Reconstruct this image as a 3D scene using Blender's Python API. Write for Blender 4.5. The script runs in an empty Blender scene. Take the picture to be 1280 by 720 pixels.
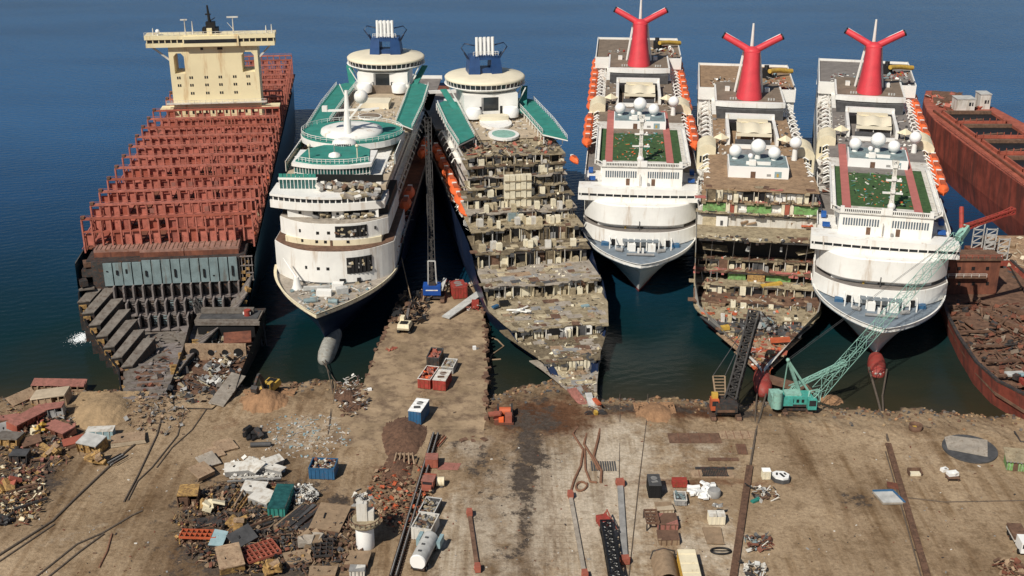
import bpy, math, random
import numpy as np
from mathutils import Vector, Matrix
R = math.radians
C = bpy.context.scene.collection
rnd = random.Random(7)
# ------------------------------------------------------------------ camera model of the drone
F, TH, H = 1506.6, R(22.06), 135.0
def G(px, py, z=3.0):
    """point of the horizontal plane at height z (metres) found by survey from the drone position"""
    u = (px-640)/F; v = (py-360)/F
    dy = math.cos(TH)-v*math.sin(TH); dz = -math.sin(TH)-v*math.cos(TH)
    t = (z-H)/dz
    return Vector((u*t, dy*t, z))
# ------------------------------------------------------------------ materials
MATS = {}
def mat(name, col, rough=.6, metal=0., var=.25, scale=.35, rust=0., rustcol=(.16,.06,.025), streak=False, col2=None, bump=.0, spec=.4):
    if name in MATS: return MATS[name]
    m = bpy.data.materials.new(name); m.use_nodes = True
    nt = m.node_tree; N = nt.nodes; L = nt.links
    b = N['Principled BSDF']; b.inputs['Roughness'].default_value = rough; b.inputs['Metallic'].default_value = metal
    b.inputs['Specular IOR Level'].default_value = spec
    tc = N.new('ShaderNodeTexCoord'); mp = N.new('ShaderNodeMapping')
    L.new(tc.outputs['Object'], mp.inputs['Vector'])
    no = N.new('ShaderNodeTexNoise'); no.inputs['Scale'].default_value = scale; no.inputs['Detail'].default_value = 6; no.inputs['Roughness'].default_value = .65
    L.new(mp.outputs[0], no.inputs['Vector'])
    cr = N.new('ShaderNodeValToRGB'); e = cr.color_ramp.elements
    c2 = col2 if col2 else tuple(min(1, c*(1+var)) for c in col)
    e[0].position = .32; e[0].color = (*[c*(1-var) for c in col], 1)
    e[1].position = .68; e[1].color = (*c2, 1)
    L.new(no.outputs['Fac'], cr.inputs['Fac'])
    out = cr.outputs['Color']
    if rust > 0:
        mp2 = N.new('ShaderNodeMapping'); L.new(tc.outputs['Object'], mp2.inputs['Vector'])
        if streak: mp2.inputs['Scale'].default_value = (1, 1, .12)
        n2 = N.new('ShaderNodeTexNoise'); n2.inputs['Scale'].default_value = scale*2.2; n2.inputs['Detail'].default_value = 8; n2.inputs['Roughness'].default_value = .7
        L.new(mp2.outputs[0], n2.inputs['Vector'])
        r2 = N.new('ShaderNodeValToRGB'); r2.color_ramp.elements[0].position = .62-.35*rust; r2.color_ramp.elements[1].position = .80-.30*rust
        L.new(n2.outputs['Fac'], r2.inputs['Fac'])
        mx = N.new('ShaderNodeMixRGB'); mx.inputs['Color2'].default_value = (*rustcol, 1)
        L.new(r2.outputs['Color'], mx.inputs['Fac']); L.new(out, mx.inputs['Color1']); out = mx.outputs['Color']
    L.new(out, b.inputs['Base Color'])
    if bump > 0:
        bp = N.new('ShaderNodeBump'); bp.inputs['Strength'].default_value = bump; bp.inputs['Distance'].default_value = .3
        n3 = N.new('ShaderNodeTexNoise'); n3.inputs['Scale'].default_value = scale*6; n3.inputs['Detail'].default_value = 5
        L.new(tc.outputs['Object'], n3.inputs['Vector']); L.new(n3.outputs['Fac'], bp.inputs['Height']); L.new(bp.outputs[0], b.inputs['Normal'])
    MATS[name] = m; return m
mat('white', (.80,.79,.75), .45, var=.07, scale=.16, rust=.2, rustcol=(.45,.33,.22), streak=True)
mat('white_dirty', (.62,.60,.55), .6, var=.14, scale=.3, rust=.35, rustcol=(.33,.27,.2), streak=True)
mat('white_clean', (.84,.84,.82), .4, var=.03)
mat('cream', (.74,.66,.47), .6, var=.1, scale=.3, rust=.14, rustcol=(.36,.25,.12), streak=True)
mat('tower_cream', (.82,.72,.46), .5, var=.06, scale=.1, rust=.22, rustcol=(.45,.22,.06), streak=True)
mat('lido_cream', (.75,.68,.52), .6, var=.08, scale=.2)
mat('black', (.010,.010,.011), .6, var=.3)
mat('glass_dark', (.02,.025,.03), .12, var=.3, spec=.6)
mat('glass_teal', (.02,.09,.085), .12, var=.4, scale=.8, spec=.6)
mat('glass_grey', (.10,.13,.16), .2, var=.3, scale=.8, spec=.6)
mat('grey_dark', (.07,.07,.072), .7, var=.35, scale=.5)
mat('grey', (.27,.265,.255), .7, var=.3, scale=.4)
mat('bulb_grey', (.33,.33,.30), .7, var=.25, scale=.5, rust=.4, rustcol=(.2,.17,.13))
mat('grey_pale', (.46,.46,.44), .6, var=.25, scale=.5)
mat('steel_dark', (.05,.048,.047), .6, .2, var=.4, scale=.6, rust=.3)
mat('navy', (.012,.022,.055), .35, var=.3, scale=.1, rust=.1, rustcol=(.05,.05,.06), streak=True)
mat('navy_funnel', (.02,.06,.17), .4, var=.15)
mat('hull_teal', (.012,.05,.075), .4, var=.3, scale=.08, rust=.2, rustcol=(.02,.03,.035), streak=True)
mat('green_deck', (.03,.215,.175), .75, var=.2, scale=.3, rust=.22, rustcol=(.09,.19,.16))
mat('green_turf', (.045,.095,.03), .9, var=.35, scale=.8, rust=.3, rustcol=(.02,.05,.02))
mat('green_panel', (.18,.36,.12), .8, var=.3, scale=.6, rust=.45, rustcol=(.12,.12,.06))
mat('red_track', (.42,.14,.12), .8, var=.12, scale=.4)
mat('red_funnel', (.60,.05,.065), .5, var=.12, scale=.25, rust=.15, rustcol=(.42,.06,.06), streak=True)
mat('red_boot', (.30,.05,.04), .6, var=.25, scale=.4, rust=.25, rustcol=(.2,.12,.09))
mat('red_lash', (.43,.145,.105), .7, var=.28, scale=.4, rust=.28, rustcol=(.2,.06,.04))
mat('red_hatch', (.30,.095,.07), .75, var=.35, scale=.25, rust=.3, rustcol=(.16,.07,.05))
mat('brown_hatch', (.29,.165,.13), .75, var=.3, scale=.4, rust=.3)
mat('rust', (.17,.062,.036), .8, var=.4, scale=.3, rust=.4, rustcol=(.09,.035,.025), streak=True)
mat('rust_hull', (.25,.058,.038), .75, var=.45, scale=.14, rust=.45, rustcol=(.09,.035,.028), streak=True)
mat('rust_red', (.34,.095,.06), .75, var=.3, scale=.2, rust=.3, rustcol=(.2,.06,.04))
mat('rust_brown', (.15,.085,.055), .85, var=.4, scale=.5, rust=.35, rustcol=(.08,.045,.03))
mat('pink_red', (.34,.14,.11), .8, var=.25, scale=.6, rust=.45, rustcol=(.19,.09,.065))
mat('deck_brown', (.20,.155,.115), .8, var=.25, scale=.3, rust=.25, rustcol=(.12,.09,.07))
mat('deck_grey', (.20,.18,.165), .8, var=.22, scale=.3, rust=.2, rustcol=(.12,.10,.09))
mat('deck_teak', (.30,.20,.12), .8, var=.3, scale=.5, rust=.3, rustcol=(.15,.09,.05))
mat('deck_tan', (.44,.36,.26), .8, var=.18, scale=.4, rust=.15, rustcol=(.3,.24,.17))
mat('deck_bow', (.17,.21,.25), .7, var=.2, scale=.6, rust=.2, rustcol=(.2,.19,.18))
mat('deck_dusty', (.34,.30,.25), .8, var=.3, scale=.4, rust=.3, rustcol=(.2,.16,.12))
mat('khaki_dark', (.17,.135,.085), .9, var=.4, scale=.6, rust=.4, rustcol=(.07,.05,.035), bump=.4)
mat('khaki', (.32,.265,.175), .9, var=.35, scale=.5, rust=.35, rustcol=(.16,.115,.065), bump=.4)
mat('khaki_pale', (.46,.39,.26), .9, var=.3, scale=.7, rust=.25, rustcol=(.25,.19,.11))
mat('cabin_cream', (.72,.66,.50), .7, var=.15, scale=.6, rust=.2, rustcol=(.4,.32,.2))
mat('orange', (.80,.15,.045), .5, var=.12, scale=.5)
mat('orange_dark', (.45,.10,.04), .6, var=.2, scale=.4)
mat('yellow', (.50,.32,.06), .6, var=.2, scale=.6, rust=.2)
mat('yellow_cut', (.42,.26,.09), .8, var=.35, scale=.9, rust=.55, rustcol=(.15,.085,.045))
mat('tan_plate', (.34,.24,.155), .85, var=.3, scale=.6, rust=.4, rustcol=(.17,.10,.06))
mat('blue', (.03,.11,.22), .5, var=.2, scale=.5, rust=.15)
mat('blue_tarp', (.02,.10,.35), .6, var=.2)
mat('blue_cab', (.015,.075,.33), .45, var=.15)
mat('blue_pale', (.24,.35,.38), .6, var=.2, scale=.5, rust=.2, rustcol=(.3,.3,.3))
mat('bluegrey', (.19,.255,.265), .6, var=.22, scale=.35, rust=.28, rustcol=(.13,.10,.08), streak=True)
mat('rib_grey', (.21,.185,.175), .75, var=.3, scale=.4, rust=.3, rustcol=(.10,.06,.045))
mat('terrace_grey', (.165,.145,.125), .85, var=.3, scale=.4, rust=.4, rustcol=(.085,.06,.045))
mat('red', (.33,.045,.035), .7, var=.25, scale=.8, rust=.4)
mat('red_tension', (.33,.10,.065), .7, var=.2, scale=.8, rust=.2)
mat('crane_teal', (.06,.33,.28), .6, var=.2, scale=.7, rust=.3, rustcol=(.08,.16,.13))
mat('crane_mint', (.24,.44,.37), .6, var=.15, scale=.7, rust=.3, rustcol=(.17,.22,.18))
mat('lattice_dark', (.045,.042,.04), .6, var=.3)
mat('lattice_grey', (.22,.21,.20), .6, var=.3)
mat('rope', (.11,.085,.065), .9, var=.3, scale=2)
mat('rope_rust', (.20,.10,.06), .9, var=.3, scale=2)
mat('wood', (.27,.19,.12), .85, var=.25, scale=.8, rust=.2, rustcol=(.15,.1,.06))
mat('dirt', (.30,.17,.09), .95, var=.3, scale=.5, bump=.5)
mat('dirt_pile', (.33,.23,.13), .95, var=.25, scale=.4, bump=.5)
mat('rust_dirt', (.12,.066,.042), .95, var=.45, scale=.9, rust=.3, rustcol=(.22,.12,.07), bump=.6)
mat('foam', (.8,.84,.86), .8, var=.05)
# ------------------------------------------------------------------ mesh builder
class MB:
    def __init__(s): s.v=[]; s.f=[]; s.mi=[]; s.mats=[]; s.cur=0; s.sm=[]
    def m(s, name):
        if name not in s.mats: s.mats.append(name)
        s.cur = s.mats.index(name); return s
    def add(s, vs, fs, smooth=False):
        o = len(s.v); s.v += [tuple(v) for v in vs]
        for f in fs: s.f.append([i+o for i in f]); s.mi.append(s.cur); s.sm.append(smooth)
        return s
    def box(s, x0, x1, y0, y1, z0, z1):
        return s.add([(x0,y0,z0),(x1,y0,z0),(x1,y1,z0),(x0,y1,z0),(x0,y0,z1),(x1,y0,z1),(x1,y1,z1),(x0,y1,z1)],
            [(0,3,2,1),(4,5,6,7),(0,1,5,4),(1,2,6,5),(2,3,7,6),(3,0,4,7)])
    def obox(s, c, d, rz=0, rx=0, ry=0):
        M = Matrix.Translation(c) @ Matrix.Rotation(rz,4,'Z') @ Matrix.Rotation(ry,4,'Y') @ Matrix.Rotation(rx,4,'X')
        a,b,e = d[0]/2,d[1]/2,d[2]/2
        vs = [M@Vector(p) for p in ((-a,-b,-e),(a,-b,-e),(a,b,-e),(-a,b,-e),(-a,-b,e),(a,-b,e),(a,b,e),(-a,b,e))]
        return s.add(vs, [(0,3,2,1),(4,5,6,7),(0,1,5,4),(1,2,6,5),(2,3,7,6),(3,0,4,7)])
    def bar(s, p, q, w, h=None):
        p=Vector(p); q=Vector(q); d=q-p; h = h or w
        if d.length<1e-6: return s
        z = d.normalized(); u = z.cross(Vector((0,0,1)))
        if u.length<1e-3: u = Vector((1,0,0))
        u.normalize(); v = u.cross(z)
        vs=[]
        for o in (p,q):
            for a,b in ((-1,-1),(1,-1),(1,1),(-1,1)): vs.append(o+u*(a*w/2)+v*(b*h/2))
        return s.add(vs, [(0,3,2,1),(4,5,6,7),(0,1,5,4),(1,2,6,5),(2,3,7,6),(3,0,4,7)])
    def tube(s, pts, r, n=8, r2=None):
        pts=[Vector(p) for p in pts]; rings=[]
        for i,p in enumerate(pts):
            d=(pts[min(i+1,len(pts)-1)]-pts[max(i-1,0)]).normalized()
            u=d.cross(Vector((0,0,1)))
            if u.length<1e-3: u=Vector((1,0,0))
            u.normalize(); v=u.cross(d); rr = r if r2 is None else r+(r2-r)*i/(len(pts)-1)
            rings.append([p+u*math.cos(2*math.pi*k/n)*rr+v*math.sin(2*math.pi*k/n)*rr for k in range(n)])
        return s.loft(rings, True)
    def loft(s, rings, cap=True, smooth=True, closed=True):
        n=len(rings[0]); vs=[p for r in rings for p in r]; fs=[]
        for i in range(len(rings)-1):
            for k in range(n if closed else n-1):
                a=i*n+k; b=i*n+(k+1)%n; fs.append((a,b,b+n,a+n))
        s.add(vs,fs,smooth)
        if cap:
            s.add(rings[0],[tuple(reversed(range(n)))]); s.add(rings[-1],[tuple(range(n))])
        return s
    def prism(s, poly, z0, z1):
        n=len(poly); b=[(p[0],p[1],z0) for p in poly]; t=[(p[0],p[1],z1) for p in poly]
        area=sum(poly[i][0]*poly[(i+1)%n][1]-poly[(i+1)%n][0]*poly[i][1] for i in range(n))
        fs=[(i,(i+1)%n,(i+1)%n+n,i+n) for i in range(n)]+[tuple(reversed(range(n))),tuple(range(n,2*n))]
        if area<0: fs=[tuple(reversed(f)) for f in fs]
        return s.add(b+t,fs)
    def ball(s, c, r, n=14, sz=1., half=False):
        rings=[]; m=n//2
        for i in range(m+1):
            a=-math.pi/2+math.pi*i/m
            if half: a=math.pi/2*i/m
            rr=max(r*math.cos(a),.001); rings.append([(c[0]+rr*math.cos(2*math.pi*k/n),c[1]+rr*math.sin(2*math.pi*k/n),c[2]+r*sz*math.sin(a)) for k in range(n)])
        return s.loft(rings,False)
    def lathe(s, c, prof, n=32, smooth=True, sy=1.):
        return s.loft([[(c[0]+r*math.cos(2*math.pi*k/n),c[1]+sy*r*math.sin(2*math.pi*k/n),c[2]+z) for k in range(n)] for r,z in prof],True,smooth)
    def rail(s, pts, h=1.1, step=2., w=.09):
        for a,b in zip(pts[:-1],pts[1:]):
            a=Vector(a); b=Vector(b); n=max(1,int((b-a).length/step))
            s.bar(a+Vector((0,0,h)),b+Vector((0,0,h)),w)
            s.bar(a+Vector((0,0,h*.5)),b+Vector((0,0,h*.5)),w*.6)
            for k in range(n+1):
                p=a.lerp(b,k/n); s.bar(p,p+Vector((0,0,h)),w)
        return s
    def build(s, name, parent=None, label=None, kind=None, loc=None, rz=None):
        me=bpy.data.meshes.new(name); me.from_pydata(s.v,[],s.f)
        for mn in s.mats: me.materials.append(MATS[mn])
        me.polygons.foreach_set('material_index',s.mi); me.polygons.foreach_set('use_smooth',s.sm); me.update()
        o=bpy.data.objects.new(name,me); C.objects.link(o)
        if parent: o.parent=parent
        if label: o['label']=label
        if kind: o['kind']=kind
        if loc is not None: o.location=loc
        if rz is not None: o.rotation_euler.z=rz
        return o
def tag(o, label=None, cat=None, group=None, kind=None):
    if label: o['label']=label
    if cat: o['category']=cat
    if group: o['group']=group
    if kind: o['kind']=kind
    return o
def thing(name, label, cat, loc=(0,0,0), rz=0., group=None):
    o=bpy.data.objects.new(name,None); C.objects.link(o); o.location=loc; o.rotation_euler=(0,0,rz); o.empty_display_size=.5
    return tag(o,label,cat,group)
def copy_tree(o, parent=None):
    c=o.copy(); C.objects.link(c)
    if parent: c.parent=parent
    for ch in list(o.children): copy_tree(ch,c)
    return c
def jig(c, r, x=1., y=1., z=0.):
    return Vector((c[0]+rnd.uniform(-r,r)*x, c[1]+rnd.uniform(-r,r)*y, c[2]+rnd.uniform(0,1)*z))
def scatter(mb, n, area, smin, smax, mats, flat=.4, pile=None):
    """crumpled sheets, angle bars and lumps lying about: area() gives a point"""
    for i in range(n):
        p=Vector(area()); mb.m(rnd.choice(mats)); a=rnd.uniform(smin,smax); k=rnd.random()
        rz=rnd.uniform(0,6.28); tx=rnd.uniform(-flat,flat); ty=rnd.uniform(-flat,flat)
        if k<.5: mb.obox(p+Vector((0,0,.1)),(a,a*rnd.uniform(.4,.9),.12),rz,tx,ty)
        elif k<.8: mb.obox(p+Vector((0,0,.15)),(a*1.9,a*.16,a*.14),rz,tx,ty)
        else: mb.obox(p+Vector((0,0,a*.2)),(a*.7,a*.6,a*.5),rz,tx,ty)
    return mb
def lattice(mb, p, q, w0, w1, n, r=.14, up=(0,0,1)):
    """four-chord lattice boom from p to q"""
    p=Vector(p); q=Vector(q); d=(q-p).normalized(); u=d.cross(Vector(up)).normalized(); v=u.cross(d)
    def ring(t):
        c=p.lerp(q,t); w=w0+(w1-w0)*min(1,t*6) if t<.5 else w0+(w1-w0)*min(1,(1-t)*6)
        return [c+u*a*w/2+v*b*w/2 for a,b in((-1,-1),(1,-1),(1,1),(-1,1))]
    pr=ring(0)
    for i in range(1,n+1):
        cu=ring(i/n)
        for k in range(4):
            mb.bar(pr[k],cu[k],r*1.5)
            a,b=(k,(k+1)%4) if i%2 else ((k+1)%4,k)
            mb.bar(pr[a],cu[b],r); mb.bar(cu[k],cu[(k+1)%4],r*.8)
        pr=cu
    return mb
# ------------------------------------------------------------------ ship helpers
def hull_mesh(levels, N, Lend, cap_top=None):
    """levels: (stem L, z or z(L), half beam, entrance length, power, stern half beam, material)"""
    mb=MB(); rings=[]
    for stem,z,B,ent,pw,sb,mt in levels:
        pts=[]
        for i in range(N+1):
            t=(i/N)**1.7; Lx=stem+(Lend-stem)*t
            if callable(B): hw=max(B(Lx),.15)
            else:
                p_,q_=pw if isinstance(pw,tuple) else (pw,1.); u=min(1,(Lx-stem)/ent); hw=B*(1-(1-u)**p_)**q_
            e=max(0,(Lx-(Lend-35))/35); hw=hw*(1-e*e)+sb*e*e if hw>sb else hw
            zz=z(Lx) if callable(z) else z
            pts.append((hw,Lx,zz))
        rings.append((pts,mt))
    for j in range(len(rings)-1):
        a,b=rings[j][0],rings[j+1][0]; mb.m(rings[j+1][1])
        for sgn in (-1,1):
            va=[(sgn*p[0],p[1],p[2]) for p in a]; vb=[(sgn*p[0],p[1],p[2]) for p in b]; n=N+1
            fs=[(i,i+1,n+i+1,n+i) if sgn>0 else (i,n+i,n+i+1,i+1) for i in range(N)]
            mb.add(va+vb,fs,True)
        mb.add([(-a[N][0],a[N][1],a[N][2]),(a[N][0],a[N][1],a[N][2]),(b[N][0],b[N][1],b[N][2]),(-b[N][0],b[N][1],b[N][2])],[(0,1,2,3)])
    return mb
def strip(mb, f, L0, L1, z0, z1, n=14):
    """slab following a half-breadth curve f(L)"""
    Ls=[L0+(L1-L0)*i/n for i in range(n+1)]
    return mb.prism([(f(l),l) for l in Ls]+[(-f(l),l) for l in reversed(Ls)],z0,z1)
def curved(hw, Lf, sag, Lb, n=16, pw=2.2, x0=0.):
    """plan outline with a bulging front"""
    pts=[]
    for i in range(n+1):
        a=-1+2*i/n; pts.append((x0+hw*a, Lf+sag*abs(a)**pw))
    return pts+[(x0+hw,Lb),(x0-hw,Lb)]
def front_L(x, hw, Lf, sag, pw=2.2, x0=0.): return Lf+sag*abs((x-x0)/hw)**pw
# ------------------------------------------------------------------ scene, camera, light
sc=bpy.context.scene
cam=bpy.data.cameras.new('drone_camera'); co=bpy.data.objects.new('drone_camera',cam); C.objects.link(co)
co.location=(0,0,H); co.rotation_euler=(R(90)-TH,0,0); cam.sensor_width=36; cam.lens=F/1280*36; cam.clip_start=1; cam.clip_end=40000
sc.camera=co
SUN_EL=R(46); SH=Vector((.56,.83)).normalized()
sl=bpy.data.lights.new('sun','SUN'); sl.energy=4.6; sl.angle=R(.5); sl.color=(1,.93,.82)
so=bpy.data.objects.new('sun',sl); C.objects.link(so); so.location=(-200,-300,400)
so.rotation_euler=Vector((SH.x*math.cos(SUN_EL),SH.y*math.cos(SUN_EL),-math.sin(SUN_EL))).to_track_quat('-Z','Y').to_euler()
w=bpy.data.worlds.new('World'); sc.world=w; w.use_nodes=True
nt=w.node_tree; sky=nt.nodes.new('ShaderNodeTexSky'); sky.sky_type='NISHITA'; sky.sun_disc=False
sky.sun_elevation=SUN_EL; sky.sun_rotation=math.atan2(-SH.x,-SH.y); sky.altitude=0; sky.air_density=1.; sky.dust_density=.6
bg=nt.nodes['Background']; bg.inputs['Strength'].default_value=.055; nt.links.new(sky.outputs[0],bg.inputs['Color'])
sc.view_settings.view_transform='Standard'; sc.view_settings.look='None'; sc.view_settings.exposure=0; sc.view_settings.gamma=1
# ------------------------------------------------------------------ water
def water_material():
    m=bpy.data.materials.new('sea_water'); m.use_nodes=True; n=m.node_tree; N=n.nodes; L=n.links; b=N['Principled BSDF']
    b.inputs['IOR'].default_value=1.33; b.inputs['Roughness'].default_value=.14; b.inputs['Specular IOR Level'].default_value=.15
    g=N.new('ShaderNodeNewGeometry'); sp=N.new('ShaderNodeSeparateXYZ'); L.new(g.outputs['Position'],sp.inputs[0])
    # shallows: brown-green over the beach, teal in the basin, blue out at sea
    n0=N.new('ShaderNodeTexNoise'); n0.inputs['Scale'].default_value=.03; n0.inputs['Detail'].default_value=4; L.new(g.outputs['Position'],n0.inputs['Vector'])
    ma=N.new('ShaderNodeMath'); ma.operation='MULTIPLY_ADD'; ma.inputs[1].default_value=46; L.new(n0.outputs['Fac'],ma.inputs[0]); L.new(sp.outputs['Y'],ma.inputs[2])
    mr=N.new('ShaderNodeMapRange'); mr.inputs['From Min'].default_value=274; mr.inputs['From Max'].default_value=560; L.new(ma.outputs[0],mr.inputs['Value'])
    cr=N.new('ShaderNodeValToRGB'); e=cr.color_ramp.elements
    e[0].position=0; e[0].color=(.042,.034,.018,1)
    e[1].position=1; e[1].color=(.022,.098,.235,1)
    for p,c in((.085,(.016,.024,.018,1)),(.17,(.004,.024,.028,1)),(.30,(.004,.028,.052,1)),(.62,(.011,.058,.145,1))):
        q=e.new(p); q.color=c
    L.new(mr.outputs[0],cr.inputs['Fac'])
    # patches of wind on the surface
    n4=N.new('ShaderNodeTexNoise'); n4.inputs['Scale'].default_value=.012; n4.inputs['Detail'].default_value=3
    mp=N.new('ShaderNodeMapping'); mp.inputs['Scale'].default_value=(.5,1.6,1); L.new(g.outputs['Position'],mp.inputs[0]); L.new(mp.outputs[0],n4.inputs['Vector'])
    mx=N.new('ShaderNodeMixRGB'); mx.blend_type='MULTIPLY'; mx.inputs['Fac'].default_value=.5; L.new(cr.outputs[0],mx.inputs['Color1'])
    r4=N.new('ShaderNodeValToRGB'); r4.color_ramp.elements[0].position=.35; r4.color_ramp.elements[0].color=(.55,.6,.65,1); r4.color_ramp.elements[1].position=.6
    L.new(n4.outputs['Fac'],r4.inputs[0]); L.new(r4.outputs[0],mx.inputs['Color2']); L.new(mx.outputs[0],b.inputs['Base Color'])
    n1=N.new('ShaderNodeTexNoise'); n1.inputs['Scale'].default_value=.42; n1.inputs['Detail'].default_value=6; n1.inputs['Roughness'].default_value=.6
    m1=N.new('ShaderNodeMapping'); m1.inputs['Scale'].default_value=(.8,1.1,1); m1.inputs['Rotation'].default_value=(0,0,.4); L.new(g.outputs['Position'],m1.inputs[0]); L.new(m1.outputs[0],n1.inputs['Vector'])
    n2=N.new('ShaderNodeTexWave'); n2.inputs['Scale'].default_value=.09; n2.inputs['Distortion'].default_value=9; n2.inputs['Detail'].default_value=3; n2.inputs['Detail Scale'].default_value=.6
    m2=N.new('ShaderNodeMapping'); m2.inputs['Rotation'].default_value=(0,0,R(72)); L.new(g.outputs['Position'],m2.inputs[0]); L.new(m2.outputs[0],n2.inputs['Vector'])
    ad=N.new('ShaderNodeMath'); ad.operation='MULTIPLY_ADD'; ad.inputs[1].default_value=.16; L.new(n2.outputs['Fac'],ad.inputs[0]); L.new(n1.outputs['Fac'],ad.inputs[2])
    # calm in the lee of the ships, rippled outside
    mr2=N.new('ShaderNodeMapRange'); mr2.inputs['From Min'].default_value=260; mr2.inputs['From Max'].default_value=520; mr2.inputs['To Min'].default_value=.22; mr2.inputs['To Max'].default_value=1.; L.new(sp.outputs['Y'],mr2.inputs['Value'])
    bp=N.new('ShaderNodeBump'); bp.inputs['Distance'].default_value=.45; L.new(mr2.outputs[0],bp.inputs['Strength']); L.new(ad.outputs[0],bp.inputs['Height']); L.new(bp.outputs[0],b.inputs['Normal'])
    MATS['sea_water']=m
water_material()
mb=MB().m('sea_water'); mb.add([(-9000,215,0),(9000,215,0),(9000,16000,0),(-9000,16000,0)],[(0,1,2,3)])
mb.build('sea_water',kind='structure')
# ------------------------------------------------------------------ ground
SHX=[-4000,-400,-124,-95,-58,-37,-20,-7,12,20.5,23,50,74,111,400,4000]
SHY=[225,255,263,267.4,269.6,271.5,272,263,271.5,265,261.5,260.5,257.5,253.5,240,225]
def ground_z(X,Y):
    ys=np.interp(X,SHX,SHY)+1.0*np.sin(X*.21)+.7*np.sin(X*.53+1)+.5*np.sin(X*1.27+2)+.3*np.sin(X*2.9)
    s=Y-ys
    z=np.where(s<-15,3.,np.where(s<0,3.*(np.clip(-s,0,15)/15)**.75,-.22*s))
    z=np.maximum(z,-14)
    wob=.10*np.sin(X*.37+Y*.21)+.08*np.sin(X*.83-Y*.61+1)+.05*np.sin(X*1.9+Y*1.3)
    return z+np.where(s>-18,wob*1.2,0)
def ground():
    xs=np.concatenate([[-9000,-2500,-800,-400,-250],np.arange(-170,170.1,.8),[250,400,800,2500,9000]])
    ys=np.concatenate([[-3000,-500,0,100,150,170],np.arange(178,292,.7),[300,320,400,900,16000]])
    X,Y=np.meshgrid(xs,ys); Z=ground_z(X,Y); nx,ny=len(xs),len(ys)
    co_=np.stack([X,Y,Z],-1).reshape(-1,3)
    idx=np.arange(nx*ny).reshape(ny,nx)
    fs=np.stack([idx[:-1,:-1],idx[:-1,1:],idx[1:,1:],idx[1:,:-1]],-1).reshape(-1,4)
    me=bpy.data.meshes.new('yard_ground'); me.from_pydata(co_.tolist(),[],fs.tolist()); me.update()
    M=np.zeros((nx*ny,4),np.float32)
    def blot(px,py,rx,ry,ch,st,ang=0.):
        c=G(px,py); a=G(px+rx,py); b=G(px,py-ry); ra=(a-c).length; rb=(b-c).length
        dx=co_[:,0]-c.x; dy=co_[:,1]-c.y; ca,sa=math.cos(ang),math.sin(ang)
        d=np.sqrt(((dx*ca+dy*sa)/ra)**2+((-dx*sa+dy*ca)/rb)**2)
        v=np.clip(1.25-d*.75,0,1)*st; v=np.where(d>1.66,0,v); M[:,ch]=np.maximum(M[:,ch],v)
    for a in STAINS: blot(*a)
    at=me.color_attributes.new('stains','FLOAT_COLOR','POINT'); at.data.foreach_set('color',M.reshape(-1))
    m=bpy.data.materials.new('yard_ground'); m.use_nodes=True; n=m.node_tree; N=n.nodes; L=n.links; b=N['Principled BSDF']; b.inputs['Roughness'].default_value=.95; b.inputs['Specular IOR Level'].default_value=.2
    tc=N.new('ShaderNodeTexCoord')
    def noise(sc_,det=8,ro=.65,map_=None):
        q=N.new('ShaderNodeTexNoise'); q.inputs['Scale'].default_value=sc_; q.inputs['Detail'].default_value=det; q.inputs['Roughness'].default_value=ro
        if map_:
            mp=N.new('ShaderNodeMapping'); mp.inputs['Scale'].default_value=map_[0]; mp.inputs['Rotation'].default_value=(0,0,map_[1]); L.new(tc.outputs['Object'],mp.inputs[0]); L.new(mp.outputs[0],q.inputs['Vector'])
        else: L.new(tc.outputs['Object'],q.inputs['Vector'])
        return q.outputs['Fac']
    def ramp(fac,p0,p1,c0=(0,0,0,1),c1=(1,1,1,1)):
        r=N.new('ShaderNodeValToRGB'); r.color_ramp.elements[0].position=p0; r.color_ramp.elements[1].position=p1; r.color_ramp.elements[0].color=c0; r.color_ramp.elements[1].color=c1; L.new(fac,r.inputs[0]); return r.outputs[0]
    def mix(a,bc,fac,mode='MIX',f=None):
        x=N.new('ShaderNodeMixRGB'); x.blend_type=mode; L.new(a,x.inputs['Color1'])
        if isinstance(bc,tuple): x.inputs['Color2'].default_value=(*bc,1)
        else: L.new(bc,x.inputs['Color2'])
        if fac is not None: L.new(fac,x.inputs['Fac'])
        else: x.inputs['Fac'].default_value=f
        return x.outputs[0]
    va=N.new('ShaderNodeVertexColor'); va.layer_name='stains'; sep=N.new('ShaderNodeSeparateColor'); L.new(va.outputs['Color'],sep.inputs[0])
    col=ramp(noise(.045,6),.36,.66,(.285,.205,.128,1),(.45,.34,.225,1))
    def chan(out,thr,w_,ns,amp=1.6):  # ragged edge: mask + noise against a threshold
        a=N.new('ShaderNodeMath'); a.operation='MULTIPLY_ADD'; a.inputs[1].default_value=1.0; L.new(out,a.inputs[0])
        s_=N.new('ShaderNodeMath'); s_.operation='SUBTRACT'; L.new(ns,s_.inputs[0]); s_.inputs[1].default_value=.5
        q=N.new('ShaderNodeMath'); q.operation='MULTIPLY'; L.new(s_.outputs[0],q.inputs[0]); q.inputs[1].default_value=amp; L.new(q.outputs[0],a.inputs[2])
        return ramp(a.outputs[0],thr,thr+w_)
    nA=noise(.22,9,.72); nB=noise(.5,8,.7); nS=noise(.16,8,.7,((1.,.16,1),R(6))); nC=noise(1.3,10,.8)
    col=mix(col,(.56,.485,.385),chan(sep.outputs['Green'],.34,.36,nA))
    col=mix(col,(.185,.095,.052),chan(sep.outputs['Blue'],.42,.35,nA))
    col=mix(col,(.66,.60,.55),ramp(nS,.50,.66),'MULTIPLY')
    bk=N.new('ShaderNodeTexBrick'); bk.inputs['Scale'].default_value=.12; bk.inputs['Mortar Size'].default_value=.012; bk.inputs['Color1'].default_value=(1,1,1,1); bk.inputs['Color2'].default_value=(.92,.91,.90,1); bk.inputs['Mortar'].default_value=(.74,.70,.66,1)
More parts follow.
